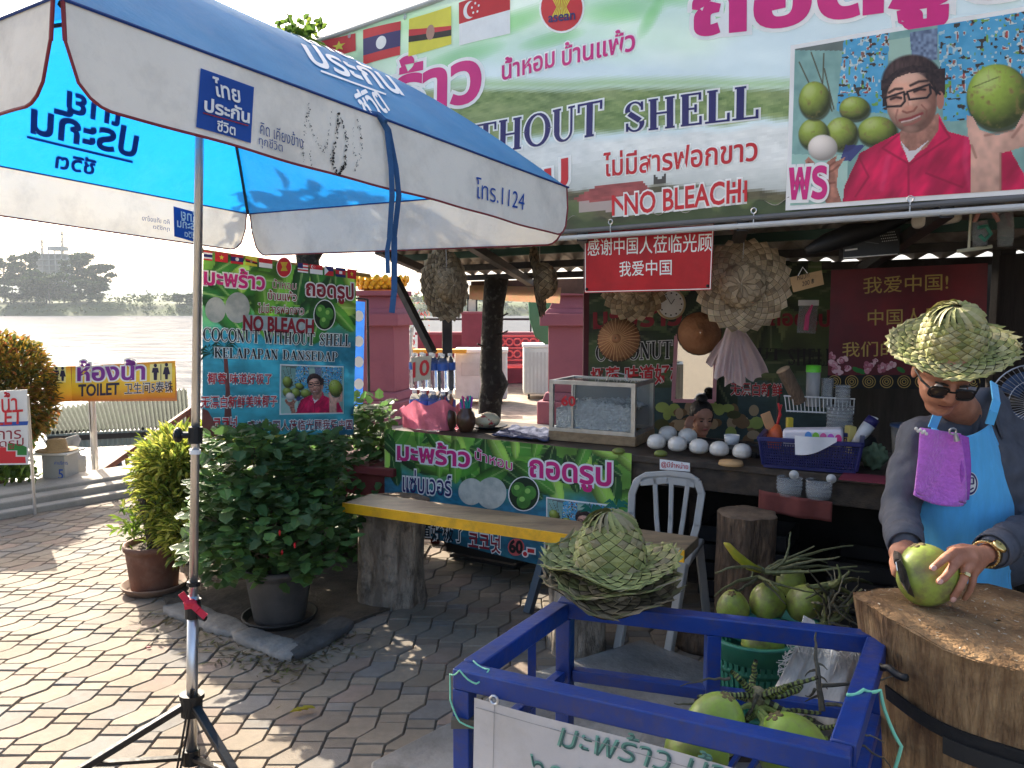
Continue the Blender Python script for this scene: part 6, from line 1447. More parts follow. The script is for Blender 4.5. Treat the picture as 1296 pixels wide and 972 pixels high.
lattice(lambda x, z: gp(-h2, .26*x, .012+(gh-.03)*z), 0, 18, 8); lattice(lambda x, z: gp(h2, .26*x, .012+(gh-.03)*z), 0, 18, 8)
mb = MB(); c4 = [gp(-h2, 0, gh), gp(h2, 0, gh), gp(h2, .26, gh), gp(-h2, .26, gh)]
for i in range(4): mb.beam(c4[i], c4[(i+1) % 4], .022, .020)
for i in range(4): mb.beam(gp(-h2, 0, .012) if i == 0 else gp(h2, 0, .012) if i == 1 else gp(h2, .26, .012) if i == 2 else gp(-h2, .26, .012), c4[i], .014, .014)
mb.build('rim', NAVY, t, bevel=.003)
mb = MB(); mb.box(Vector((gc_.x, gc_.y, CTOP+.008))+gn*.13, (gl, .26, .010), Mg); mb.build('floor', NAVY, t)
p = gp(.01, .07, .10); t = thing('tissue_pack', p, 'white tissue pack with coloured patches and one tissue hanging over the basket edge', 'tissue pack')
mb = MB(); mb.box(p+Vector((0, 0, .045)), (.26, .10, .085), Mg @ rotm('Y', R(-4))); mb.build('pack', paint('tissue_white', 225, 220, 224, .5), t, bevel=.012)
st_ = Surf(p-gn*.052, gu)
for k, cc in enumerate(((90, 150, 214), (130, 190, 60), (216, 90, 150), (190, 90, 190), (214, 60, 130))):
    flat(st_, oval(1023+k*9.5, 552+k*.9, 4.6, 6, 12), paint('patch%d' % k, *cc), t, 'print', .003+.0004*k); flat(st_, oval(1026+k*9, 559+k*.9, 3, 2.6, 10), INK_W, t, 'print', .0055+.0002*k)
mb = MB(); tp = [gp(.03, -.022, .15), gp(.10, -.03, .16), gp(.06, -.035, .11), gp(.0, -.035, .085), gp(-.05, -.03, .10)]
mb.grid(lambda a, b: gp(-.055+.16*a, -.026-.010*math.sin(a*5), .165*b+(.075+.07*a)*(1-b)-.02*math.sin(a*3.14)*(1-b)), 14, 6); mb.build('tissue', paint('tissue_sheet', 236, 236, 236, .8), t, smooth=True)
def small(name, mk, m, label, cat, smooth=True, bevel=0):
    mb = MB(); mk(mb); return tag(mb.build(name, m, None, smooth=smooth, bevel=bevel), label, cat)
q = PY(984, 550, 3.95); small('orange_bag', lambda m_: m_.tube([q+Vector((-.02, 0, -.07)), q+Vector((-.01, 0, 0)), q+Vector((.0, 0, .05))], [.035, .04, .012], 10), paint('orange_film', 226, 104, 60, .4), 'orange plastic bag sticking out of the navy basket', 'bag')
q2_ = PY(975, 540, 3.97); small('wooden_paddle', lambda m_: m_.box(q2_, (.05, .008, .15), rotm('Y', R(-22))), mat('paddle_wood', srgb(196, 150, 106), .7), 'flat wooden paddle leaning at the left end of the navy basket', 'paddle', False, .003)
q3_ = PY(999, 541, 3.97); small('yellow_lighter', lambda m_: m_.box(q3_, (.03, .03, .10)), paint('lighter_yellow', 214, 190, 60, .4), 'small yellow upright pack in the navy basket', 'pack', False, .004)
q4_ = PY(1008, 558, 3.93); small('dark_cup', lambda m_: m_.lathe([(.03, -.06), (.042, .05), (.038, .05), (.028, -.05)], q4_, 20), paint('cup_brown', 96, 76, 70, .3), 'translucent brown cup beside the tissue pack', 'cup')
q5_ = PY(1076, 556, 3.85); small('tea_packet', lambda m_: m_.box(q5_, (.035, .06, .13)), paint('packet_yellow', 206, 190, 110, .5), 'pale yellow packet standing at the right end of the navy basket', 'packet', False, .004)
t = thing('lotion_tube', PY(1095, 545, 3.8), 'white and navy squeeze tube leaning out of the right end of the basket', 'tube')
A_, B_ = PY(1082, 562, 3.8), PY(1107, 528, 3.8); mb = MB(); mb.tube([A_, A_.lerp(B_, .5), A_.lerp(B_, .72)], [.020, .030, .030], 12); mb.build('body', paint('tube_white', 216, 216, 214, .35), t, smooth=True)
mb = MB(); mb.tube([A_.lerp(B_, .72), A_.lerp(B_, .96)], [.031, .028], 12); mb.build('collar', INK_N, t, smooth=True); mb = MB(); mb.beam(A_.lerp(B_, .96), B_, .06, .012); mb.build('crimp', WHITE, t)
t = thing('dark_sack', PY(1100, 568, 3.78), 'black cloth bundle beside the right end of the basket', 'bundle'); mb = MB(); q = PY(1092, 566, 3.82); mb.ell(q, (.06, .05, .07), 16, 10)
for i, v in enumerate(mb.v): mb.v[i] = tuple(Vector(v)+Vector((1, 0, 1))*.016*mnoise.noise(Vector(v)*14))
mb.build('cloth', BLACKP, t, smooth=True)
mb = MB(); q = PY(1107, 577, 3.72); mb.ell(q, (.055, .05, .055), 26, 18)
for i, v in enumerate(mb.v):
    d = Vector(v)-q; mb.v[i] = tuple(Vector(v)+d*.5*mnoise.noise(d*38)+d*.25*mnoise.noise(d*90))
tag(mb.build('green_cloth', mat('sage_cloth', srgb(96, 118, 90), .9, var=.2, scale=14), None, smooth=True), 'crumpled sage green cloth on the counter by the cutter\'s elbow', 'cloth')
mb = MB(); c_ = onc(1105, 606, .003); mb.box(c_, (.26, .16, .006), Mc); tag(mb.build('red_mat', paint('mat_red', 120, 44, 60, .7)), 'dull red mat on the counter right of the basket', 'mat')
# clear bucket behind the cutter
q = PY(1150, 578, 3.9); t = thing('clear_bucket', q, 'frosted clear bucket with a blue lid just left of the cutter\'s shoulder', 'bucket')
mb = MB(); mb.lathe([(.001, 0), (.07, 0), (.085, .17), (.082, .17), (.067, .005)], (q.x, q.y, CTOP), 28); mb.build('bucket', mat('frosted', (.5, .5, .48), .35, transmission=.6, ior=1.2), t, smooth=True); mb = MB(); mb.lathe([(.001, .185), (.09, .182), (.09, .17)], (q.x, q.y, CTOP), 28); mb.build('lid', paint('lid_blue', 40, 70, 110, .4), t, smooth=True)
# stacks of clear cups
CUP = mat('clear_cup', (.85, .87, .87), .22, var=.02, transmission=.8, ior=1.1)
def cups(px, py, Y, r_, n_, label):
    q = PY(px, py, Y); t = thing('cup_stack', q, label, 'cup stack', 'stacks of clear plastic cups')
    for k in range(n_):
        mb = MB(); z = q.z+k*.017; mb.lathe([(r_*.86, z), (r_*.98, z+.03), (r_*1.04, z+.034), (r_*.98, z+.037), (r_*.9, z+.03)], (q.x, q.y, 0), 22); mb.build('cup', CUP, t, smooth=True)
cups(1062, 549, 3.95, .062, 7, 'tall stack of clear lids standing behind the tissue pack')
cups(1066, 514, 4.0, .036, 5, 'small stack of clear cups on the wire rack below the maroon banner')
# wire rack with a green-lidded container and a bamboo tube
t = thing('wire_rack', PY(1035, 520, 4.05), 'white wire rack basket hung behind the counter', 'rack'); mb = MB(); Y = 4.0
for (x0, x1, y) in ((992, 1082, 501), (995, 1080, 520)):
    for yy in (Y, Y+.12): mb.tube([PY(x0, y, yy), PY(x1, y+4, yy)], .004, 6)
for k in range(19): mb.tube([PY(993+k*4.9, 501+k*.2, Y), PY(995.5+k*4.7, 521+k*.2, Y), PY(995.5+k*4.7, 521+k*.2, Y+.12)], .0022, 5)
mb.build('wire', WHITE, t); mb = MB(); mb.tube([PY(985, 500, Y+.05), PY(984, 560, Y+.05)], .007, 6); mb.build('hook', BLACKM, t)
mb = MB(); mb.tube([PY(985, 510, Y-.02), PY(988, 525, Y-.03), PY(983, 540, Y-.02), PY(989, 512, Y-.02)], .005, 6); mb.build('red_tie', INK_R, t)
q = PY(1028, 514, 4.05); t = thing('lidded_container', q, 'tall clear container with a lime green lid standing in the wire rack', 'container'); hh = (514-470)/FPX*4.05
mb = MB(); mb.lathe([(.001, 0), (.032, 0), (.034, hh), (.001, hh)], q, 24); mb.build('body', mat('milky_plastic', srgb(206, 208, 208), .25, trans=.4), t, smooth=True); mb = MB(); mb.lathe([(.036, hh-.002), (.036, hh+.032), (.001, hh+.034)], q, 24); mb.build('lid', paint('lime_lid', 110, 214, 60, .4), t, smooth=True)
q = PY(1046, 516, 4.06); small('water_glass', lambda m_: m_.lathe([(.001, 0), (.026, 0), (.032, .15), (.03, .15), (.024, .004)], q, 20), CUP, 'clear tumbler standing right of the lime lidded container', 'tumbler')
t = thing('bamboo_tube', PY(1005, 490, 4.0), 'slanted brown bamboo tube leaning in the wire rack', 'tube'); mb = MB(); mb.tube([PY(991, 468, 4.0), PY(1000, 484, 4.0), PY(1012, 508, 4.02)], .034, 16, False); mb.build('tube', mat('bamboo', srgb(110, 90, 72), .8, var=.3, scale=14, stretch=(8, 8, 1)), t, smooth=True); mb = MB(); mb.ell(PY(991, 468, 4.0), (.036, .036, .012), 14, 8, lookat(PY(991, 468, 4.0)-PY(1000, 484, 4.0))); mb.build('end', mat('bamboo_end', srgb(176, 150, 120), .8), t)
# pouch under the counter
t = thing('cup_pouch', cpt(2.0, -.05, .5), 'brown-red cloth pouch hung under the counter edge holding two stacks of cups', 'pouch'); sp_ = Surf(C0+CN*.03, CU)
def pf(a, b):
    top = (964+92*a, 617+15*a); bot = (963+92*a, 643+14*a)
    u, v = sp_.hit(top[0]*b+bot[0]*(1-b), top[1]*b+bot[1]*(1-b)); return sp_.ev(u, v, .05+.02*math.sin(a*3.14)+.008*math.sin(a*14))
mb = MB(); mb.grid(pf, 30, 6); mb.build('cloth', mat('pouch_brown', srgb(112, 56, 50), .85, var=.15, scale=9), t, smooth=True, solid=.004)
for px, py in ((1006, 600), (1053, 605)):
    mb = MB(); mb.lathe([(.001, .008), (.009, .008), (.010, .004), (.020, .004), (.022, 0)], sp_.ev(*sp_.hit(px, py), .02), 18, lookat(sp_.N)); mb.build('roundel', paint('roundel', 190, 190, 186, .4), t, smooth=True)
for px, py in ((1000, 625), (1037, 629)):
    for k in range(4):
        q = sp_.ev(*sp_.hit(px, py), .025); z = q.z+k*.016; mb = MB(); mb.lathe([(.05, z), (.056, z+.03), (.059, z+.033), (.055, z+.036), (.05, z+.03)], (q.x, q.y, 0), 20); mb.build('cup', CUP, t, smooth=True)
# dark crates added to keep the space below the counter black
rd = random.Random(44)
for k, (a_, d_, sx, sy, sz, c3, lab) in enumerate(((.5, .45, .5, .3, .34, (40, 36, 34), 'added dark crate filling the shade under the left end of the counter'), (2.1, .5, .45, .3, .40, (30, 30, 34), 'added dark plastic crate filling the shade under the middle of the counter'), (2.75, .4, .4, .35, .34, (34, 30, 28), 'added dark crate filling the shade under the right end of the counter'))):
    t = thing('filler_crate', cpt(a_, d_, 0), lab, 'crate', 'dark crates added under the counter'); m_ = paint('crate%d' % k, *c3, .7)
    for dx, dy, wx, wy in ((0, -sy/2, sx, .015), (0, sy/2, sx, .015), (-sx/2, 0, .015, sy), (sx/2, 0, .015, sy)):
        mb = MB()
        for j in range(4): mb.box(cpt(a_, d_, .05+sz*j/4+sz*.1)+CU*dx-CN*dy, (wx, wy, sz*.2), Mc)
        mb.build('slat_side', m_, t)
    mb = MB(); mb.box(cpt(a_, d_, .02), (sx-.02, sy-.02, .02), Mc); mb.build('floor', m_, t)
# white plastic chair seen from behind
t = thing('plastic_chair', (.83, 3.72, 0), 'grey-white plastic armless chair standing behind the right end of the bench', 'chair'); CH = mat('chair_plastic', srgb(176, 174, 168), .4, var=.08, scale=4, dirt=(.22, .2, .18), dirt_amt=.4)
Yc = 3.72; sch = Surf(PY(845, 650, Yc), Vector((.93, -.30, 0)), Vector((.02, .12, 1)))
def cq(px, py, off=0.0): return sch.ev(*sch.hit(px, py), off)
def strap(pts, w_, nm='back_bar', dep=.02):
    mb = MB(); P = [cq(*p) for p in pts]
    for i in range(len(P)-1): mb.beam(P[i]+(P[i]-P[i+1])*.06, P[i+1]+(P[i+1]-P[i])*.06, w_, dep, sch.N)
    return mb.build(nm, CH, t, bevel=.004)
strap([(800, 712), (799, 650), (800, 625), (806, 609), (818, 602), (845, 600), (872, 603), (883, 610), (888, 625), (882, 665), (869, 712)], .034, 'back_frame')
for a_, b_ in (((829, 606), (835, 705)), ((850, 606), (846, 705)), ((871, 608), (857, 705))): strap([a_, ((a_[0]+b_[0])/2+(-1 if a_[0] < 850 else 1), 655), b_], .022, 'back_slat')
strap([(812, 609), (845, 606), (878, 611)], .045, 'top_rail')
mb = MB(); s0 = cq(800, 708); s1 = cq(869, 712); bk_ = Vector((.18, .40, .0)); mb.prism([s0+Vector((0, 0, -.02)), s1+Vector((0, 0, -.02)), s1+bk_, s0+bk_], (0, 0, -.03)); mb.build('seat', CH, t, bevel=.01)
for p, q in ((cq(866, 712), PZ(846, 828)), (cq(802, 710), PZ(782, 822)), (s1+bk_-Vector((.03, 0, .03)), Vector(((s1+bk_).x+.03, (s1+bk_).y+.05, 0))), (s0+bk_-Vector((0, 0, .03)), Vector(((s0+bk_).x-.02, (s0+bk_).y+.05, 0)))):
    mb = MB(); mb.beam(p, q, .042, .032); mb.build('leg', CH, t, bevel=.006)
# dark wooden block on the ground
mb = MB(); mb.lathe([(.001, 0), (.13, 0), (.14, .03), (.135, .085), (.10, .10), (.001, .095)], PZ(890, 822)+Vector((0, .06, 0)), 28, jit=lambda a, z: .03*math.sin(a*3)); tag(mb.build('wooden_block', LOGD, None, smooth=True), 'low round dark block on the ground behind the blue cart', 'block')
# ================================================================== blue cart
BLUE = mat('blue_paint', srgb(16, 56, 132), .35, var=.12, scale=6, bump=.08, bscale=50, dirt=(.09, .06, .05), dirt_amt=.38, dscale=26, coat=.1)
ZC = .745
fl, fr_, br_, bl_ = PZ(588, 843, ZC), PZ(1064, 948, ZC), PZ(1112, 802, ZC), PZ(722, 772, ZC)
bl_ = fl+(br_-fr_)*.80+Vector((.01, .0, 0))
t = thing('blue_cart', (fl+br_)/2*Vector((1, 1, 0)), 'blue painted square-tube cart frame in the foreground with a white hand-lettered sheet', 'cart')
W_ = .05
def inn(p): c_ = (fl+fr_+br_+bl_)/4; return p
corner = [fl, fr_, br_, bl_]
def bar(p, q, w_=W_, h_=W_, nm='rail', cut=W_/2):
    d = (q-p).normalized(); mb = MB(); mb.beam(p+d*cut, q-d*cut, w_, h_); mb.build(nm, BLUE, t, bevel=.004)
dz = Vector((0, 0, -W_/2))
for i in range(4): bar(corner[i]+dz, corner[(i+1) % 4]+dz, nm='top_rail', cut=-.02 if i % 2 == 0 else .03)
for p in corner:
    d = (((fl+fr_+br_+bl_)/4)-p); mb = MB(); mb.box((p.x, p.y, (ZC-W_)/2-.001), (W_-.006, W_-.006, ZC-W_-.001), Matrix((( fr_-fl).normalized(), Vector((-(fr_-fl).y, (fr_-fl).x, 0)).normalized(), Vector((0, 0, 1)))).transposed()); mb.build('leg', BLUE, t, bevel=.003)
mid = bl_.lerp(br_, .50); mb = MB(); mb.box((mid.x, mid.y, (ZC-W_)/2), (.04, .04, ZC-W_-.002)); mb.build('leg', BLUE, t, bevel=.003)
mid2 = fl.lerp(bl_, .62); mb = MB(); mb.box((mid2.x, mid2.y, (ZC-W_)/2), (.022, .022, ZC-W_-.002)); mb.build('leg', BLUE, t)
low = Vector((0, 0, -.225))
bar(bl_+low, br_+low, .035, .035, 'lower_rail'); bar(fl+low, bl_+low, .03, .03, 'lower_rail'); bar(fr_+low, br_+low, .035, .035, 'lower_rail'); bar(fl+low+Vector((0, 0, -.06)), fr_+low+Vector((0, 0, -.06)), .035, .035, 'lower_rail')
mb = MB()
for k in range(9): 
    f = .47+.5*k/9; mb.beam(fl.lerp(fr_, f)+low+Vector((0, .02, -.075)), bl_.lerp(br_, f)+low+Vector((0, -.02, -.075)), .012, .012)
mb.build('shelf_bars', BLUE, t)
mb = MB(); q = fl+Vector((0, 0, -.13)); mb.box(q, (.062, .062, .022)); mb.build('tape_band', mat('tape_grey', srgb(92, 88, 80), .6), t)
# white sheet on the cart front
cu = (fr_-fl).normalized(); ss = Surf(fl+Vector((cu.y, -cu.x, 0))*.034+Vector((0, 0, 0)), cu, Vector((0, 0, 1)), disp=lambda u, v: .004*math.sin(u*11+v*7))
t = thing('cart_sign', ss.ev(.4, -.3), 'white vinyl sheet with hand-drawn green Thai lettering tied to the front of the blue cart', 'sign')
vt = lambda u: -.052-.030*u
VIN = mat('vinyl_white', srgb(196, 192, 190), .5, var=.08, scale=3, bump=.3, bscale=12, dirt=(.36, .33, .28), dirt_amt=.45, dscale=7)
def vf(a, b): u = .045+(.80)*a; return ss.ev(u-.02*(1-b)*(1-a), vt(u)*b+(-.62)*(1-b), .0)
mb = MB(); mb.grid(vf, 26, 16); mb.build('sheet', VIN, t, smooth=True)
GI = mat('green_marker', srgb(110, 160, 144), .6, var=.25, scale=30); GD = paint('dark_marker', 60, 96, 92, .6)
lettering(ss, 'มะพร้าว น้ำหอม', (706, 942), (1010, 1020), (716, 908), GI, t, .002, fat=.0, out=None); lettering(ss, 'มะพร้าว น้ำหอม', (708, 944), (1012, 1022), (718, 910), GD, t, .003, fat=-.012)
lettering(ss, '๖๐ บาท', (672, 985), (800, 1020), (672, 952), GI, t, .002, fat=.0); lettering(ss, '๖๐ บาท', (673, 987), (801, 1022), (673, 954), GD, t, .003, fat=-.012)
u_, v_ = ss.hit(627, 884); mb = MB(); c_ = ss.ev(u_, v_, .004); mb.tube([c_+cu*.010*math.cos(i*.7)+Vector((0, 0, .010*math.sin(i*.7))) for i in range(10)], .003, 6); mb.build('eyelet', STEEL, t)
mb = MB(); mb.beam(ss.ev(.10, -.055, .002), ss.ev(.085, -.60, .002), .0015, .001); mb.beam(ss.ev(.05, -.075, .003), ss.ev(.82, -.10, .003), .0015, .001); mb.build('fold_line', paint('fold_grey', 150, 148, 146), t)
# green string on the cart corners
def cordage(nm, pts, r_, m_, lab, cat='string'):
    mb = MB(); pts = [Vector(p) for p in pts]; mb.tube([pts[i].lerp(pts[i+1], k/4)+Vector((0, 0, -.006*math.sin(k*.785))) for i in range(len(pts)-1) for k in range(4)]+[pts[-1]], r_, 6); return tag(mb.build(nm, m_, None, smooth=True), lab, cat)
STR = paint('mint_string', 130, 206, 170, .5)
q = fl
cordage('string', [q+Vector((.02, .02, .004)), q+Vector((.06, -.03, .006)), q+Vector((.03, -.05, -.02)), q+Vector((-.01, -.035, .006)), q+Vector((-.035, .0, -.02)), q+Vector((-.034, -.01, -.08)), q+Vector((-.01, -.037, -.12)), q+Vector((.05, -.04, -.135))], .0022, STR, 'pale green string tied round the left front corner of the blue cart')
q = PZ(1093, 876, ZC)
cordage('string', [q+Vector((-.045, -.02, .004)), q+Vector((0, 0, .006)), q+Vector((.042, .01, 0)), q+Vector((.052, .0, -.05)), q+Vector((.075, -.03, -.11)), q+Vector((.06, -.03, -.17)), q+Vector((.09, -.04, -.24)), q+Vector((.14, -.05, -.25))], .004, STR, 'mint green ribbon tied to the right rail of the blue cart and hanging down')
# ================================================================== coconuts
NUT = mat('green_coconut', srgb(146, 164, 66), .42, col2=srgb(168, 184, 84), scale=5, bump=.12, bscale=20, dirt=(.17, .135, .065), dirt_amt=.95, dscale=17, coat=.08, dlo=.43)
NUTB = mat('bright_coconut', srgb(150, 176, 60), .4, col2=srgb(170, 194, 80), scale=5, bump=.1, bscale=20, dirt=(.22, .18, .08), dirt_amt=.8, dscale=17, coat=.08, dlo=.46)
CALX = mat('calyx', srgb(112, 96, 60), .8, var=.3, scale=20)
def nut(p, r_, axis, label, seed, m_=None, group='green coconuts', el=1.12):
    p = Vector(p); t = thing('green_coconut', p-Vector((0, 0, r_)), label, 'coconut', group); M = lookat(axis); mb = MB(); N_, K_ = 30, 18; vs = []
    for j in range(K_+1):
        ph = math.pi*j/K_
        for k in range(N_):
            a = 2*math.pi*k/N_; tri = 1+.07*math.cos(3*a+seed)*math.sin(ph); rr = max(math.sin(ph), .004)**.92
            z = -math.cos(ph)*el; q = Vector((rr*math.cos(a)*tri, rr*math.sin(a)*tri, z))*r_
            q *= 1+.03*mnoise.noise(q*12+Vector((seed, 0, 0)))
            if z > 0: q.x *= 1-.10*z; q.y *= 1-.10*z
            vs.append(p+M @ q)
    mb.add(vs, [(j*N_+k, j*N_+(k+1) % N_, (j+1)*N_+(k+1) % N_, (j+1)*N_+k) for j in range(K_) for k in range(N_)]); mb.build('husk', m_ or NUT, t, smooth=True)
    mb = MB(); c_ = p+M @ Vector((0, 0, r_*el*.97)); 
    for k in range(5):
        a = 2*math.pi*k/5; mb.ell(c_+M @ Vector((math.cos(a)*r_*.14, math.sin(a)*r_*.14, .0)), (r_*.14, r_*.10, r_*.05), 8, 5, M @ rotm('Z', a))
    mb.build('calyx', CALX, t, smooth=True); return t
# heap behind the cart
nut(PY(928, 768, 3.02), .062, (-.2, -.35, .9), 'pale blemished green coconut at the left of the heap behind the blue cart', 1, group='green coconuts heaped behind the cart')
nut(PY(971, 763, 3.02), .068, (.1, -.1, 1), 'tall green coconut in the middle of the heap behind the blue cart', 2, group='green coconuts heaped behind the cart', el=1.18)
nut(PY(1018, 763, 3.0), .066, (.5, -.2, .8), 'round green coconut at the right of the heap behind the blue cart', 3, group='green coconuts heaped behind the cart')
nut(PY(1001, 735, 3.22), .058, (.2, .3, .9), 'small darker green coconut at the back of the heap behind the blue cart', 4, group='green coconuts heaped behind the cart')
nut(PY(963, 816, 2.80), .075, (-.3, -.3, .9), 'green coconut lying in the green basket behind the blue cart', 5, group='green coconuts heaped behind the cart')
GBK = paint('green_basket', 40, 112, 92, .45)
def basket(c_, r0, r1, h, label):
    c_ = Vector(c_); t = thing('green_basket', c_, label, 'basket', 'green plastic baskets'); n_ = 44
    mb = MB(); 
    for k in range(n_):
        a = 2*math.pi*k/n_; mb.beam(c_+Vector((r0*math.cos(a), r0*math.sin(a), .02)), c_+Vector((r1*math.cos(a), r1*math.sin(a), h)), .014, .006, Vector((math.cos(a), math.sin(a), 0)))
    mb.build('slats', GBK, t)
    for f in (.0, .28, .62): mb = MB(); r_ = r0+(r1-r0)*f; mb.lathe([(r_, h*f+.005), (r_+.004, h*f+.0), (r_+.004, h*f+.022), (r_-.002, h*f+.022), (r_, h*f+.005)], c_, 44); mb.build('band', GBK, t, smooth=True)
    mb = MB(); mb.lathe([(r1-.006, h*.80), (r1+.010, h*.80), (r1+.014, h), (r1+.020, h+.006), (r1-.008, h+.006), (r1-.006, h*.80)], c_, 44); mb.build('rim', GBK, t, smooth=True)
    mb = MB(); mb.lathe([(.001, .01), (r0, .01)], c_, 30); mb.build('floor', GBK, t)
q = PY(958, 840, 2.82); basket((q.x, 2.84, .13), .13, .165, .29, 'green slatted plastic basket behind the blue cart with a coconut in it')
basket((1.03, 3.08, .0), .16, .20, .34, 'second green plastic basket hidden below the coconut heap')
mb = MB(); mb.box((q.x, 2.84, .062), (.36, .34, .12)); tag(mb.build('wooden_box', WOODD, bevel=.004), 'low dark wooden box under the green basket', 'box')
# stalks of the coconut bunches
STEM = mat('stalk_green', (1, 1, 1), .6, var=.3, scale=60, tint=True, bump=.4, bscale=90)
OLV = [(.13, .15, .045), (.10, .11, .04), (.16, .18, .06)]; DRYS = [(.11, .10, .06), (.15, .14, .09), (.08, .07, .045)]
def stalks(mb, c_, ends, r0, cols, rd, n_=8, wob=.03, dots=False):
    for e in ends:
        c3 = rd.choice(cols); P = []; off = Vector((rd.gauss(0, 1), rd.gauss(0, 1), rd.gauss(0, 1)))*wob
        for k in range(n_+1):
            f = k/n_; p = Vector(c_).lerp(Vector(e), f)+off*math.sin(f*math.pi)+Vector((rd.gauss(0, 1), rd.gauss(0, 1), rd.gauss(0, 1)))*wob*.09; P.append(p)
        if dots:
            for k in range(n_):
                d_ = (P[k+1]-P[k])
                for h_ in range(4):
                    mb.color(c3 if h_ % 2 == 0 else (.03, .028, .015)); f0 = k+h_/4; rr = r0*(1-.5*f0/n_)
                    mb.tube([P[k]+d_*(h_/4), P[k]+d_*((h_+1)/4)], [rr*(1.0 if h_ % 2 == 0 else .92)]*2, 6, False)
        else:
            mb.color(c3); mb.tube(P, [r0*(1-.72*k/n_) for k in range(n_+1)], 6)
rd = random.Random(17); t = thing('coconut_stalk', PY(975, 722, 3.1), 'spiky branched coconut stalk lying over the heap behind the blue cart', 'stalk', 'cut coconut bunch stalks'); mb = MB(); Y = 3.12
c_ = PY(968, 724, Y); tips = [(1000, 672), (1030, 692), (1043, 696), (1063, 704), (1080, 690), (1047, 712), (1100, 725), (1086, 716), (905, 726), (948, 735), (1010, 730)]
stalks(mb, c_, [PY(x, y, Y+rd.uniform(-.15, .2)) for x, y in tips], .009, [(.17, .19, .08), (.13, .14, .06), (.2, .2, .1)], rd, wob=.02)
stalks(mb, PY(960, 730, Y-.1), [PY(995, 765, 2.9), PY(930, 745, 2.9), PY(905, 755, 2.9), PY(1030, 750, 2.9), PY(985, 748, 2.88)], .008, [(.12, .13, .05), (.08, .08, .04)], rd, wob=.02)
mb.build('branches', STEM, t); mb = MB(); mb.color((.28, .33, .05)); mb.tube([PY(962, 722, Y), PY(948, 716, Y-.02), PY(932, 703, Y-.03), PY(921, 690, Y-.04), PY(916, 687, Y-.04)], [.012, .018, .017, .012, .003], 10); mb.build('spathe', mat('spathe_green', srgb(170, 176, 50), .5, col2=srgb(196, 170, 60), scale=9), t, smooth=True)
t = thing('coconut_stalk', PY(1060, 770, 2.75), 'dark dry coconut stalk bunch between the coconut heap and the chopping block', 'stalk', 'cut coconut bunch stalks'); mb = MB(); Y = 2.75
c_ = PY(1050, 740, Y); c2_ = PY(1045, 790, Y)
stalks(mb, c_, [c2_, PY(1022, 738, Y), PY(1060, 716, Y-.05), PY(1020, 758, Y), PY(1075, 722, Y), PY(1105, 740, Y+.2), PY(1095, 760, Y)], .012, OLV, rd, wob=.015)
stalks(mb, c2_, [PY(1030, 770, Y), PY(1062, 755, Y), PY(1078, 780, Y), PY(1020, 790, Y), PY(1090, 745, Y), PY(1068, 800, Y)], .011, OLV, rd, wob=.02)
for k in range(26): stalks(mb, c_.lerp(c2_, rd.random()), [PY(rd.uniform(1020, 1105), rd.uniform(715, 800), Y+rd.uniform(-.1, .2))], .006, DRYS, rd, wob=.02)
mb.build('branches', STEM, t)
# in the cart
nut(PY(906, 916, 1.80), .068, (.3, -.1, .9), 'bright green coconut at the left inside the blue cart, beside the stalk', 6, NUTB, 'green coconuts in the cart')
nut(PY(1000, 950, 1.74), .078, (-.4, .1, .9), 'bright green coconut at the right inside the blue cart, below the stalk', 7, NUTB, 'green coconuts in the cart')
nut(PY(880, 950, 1.72), .07, (.2, -.6, .6), 'bright green coconut showing between the cart rail and the white sheet', 8, NUTB, 'green coconuts in the cart')
t = thing('coconut_stalk', PY(958, 885, 1.8), 'thick green coconut stalk with spotted fleshy arms inside the blue cart', 'stalk', 'cut coconut bunch stalks'); mb = MB(); Y = 1.84
c_ = PY(958, 882, Y); YG = [(.22, .27, .06), (.18, .22, .05), (.26, .30, .09)]
for tips, rr in (([(957, 835), (925, 848), (1010, 862), (998, 868), (915, 878)], .011), ([(885, 882), (1035, 858), (1040, 902), (1030, 912), (1058, 918), (1050, 934), (1000, 922), (945, 915), (968, 925)], .009)):
    for x, y in tips: stalks(mb, c_, [PY(x, y, Y+rd.uniform(-.10, .06))], rr, YG, rd, 7, .018, True)
mb.color((.20, .25, .06))
stalks(mb, PY(960, 900, Y-.03), [PY(930, 905, Y-.06), PY(948, 925, Y-.1), PY(975, 915, Y-.08), PY(990, 905, Y-.06), PY(940, 920, Y-.05)], .011, YG, rd, 5, .01)
mb.color((.24, .2, .1)); mb.ell(c_, (.024, .02, .026), 12, 8)
mb.build('arms', STEM, t); mb = MB()
def tw_(*a, **k): m_ = MB(); stalks(m_, *a, **k); m_.build('dry_twig', STEM, t)
tw_( PY(925, 860, Y), [PY(862, 868, Y)], .004, DRYS, rd, 8, .02); tw_( PY(905, 885, Y), [PY(852, 890, Y)], .004, DRYS, rd, 8, .01)
tw_( PY(1040, 900, Y), [PY(1032, 800, Y+.1)], .008, DRYS, rd, 9, .012); tw_( PY(1040, 868, Y), [PY(1135, 855, Y+.05)], .005, DRYS, rd, 8, .01); tw_( PY(1045, 890, Y), [PY(1078, 872, Y)], .005, DRYS, rd); tw_( PY(960, 880, Y-.03), [PY(968, 922, Y-.1)], .005, DRYS, rd)
tw_( PY(1060, 935, Y), [PY(1130, 975, Y-.05)], .004, DRYS, rd); tw_( PY(1075, 935, Y+.02), [PY(1120, 940, Y)], .004, DRYS, rd)
for k in range(6): tw_( PY(1033+rd.uniform(-2, 4), 840+k*8, Y+.08-.01*k), [PY(1033+rd.choice((-14, 14)), 848+k*8, Y+.08)], .004, DRYS, rd, 4, .004)

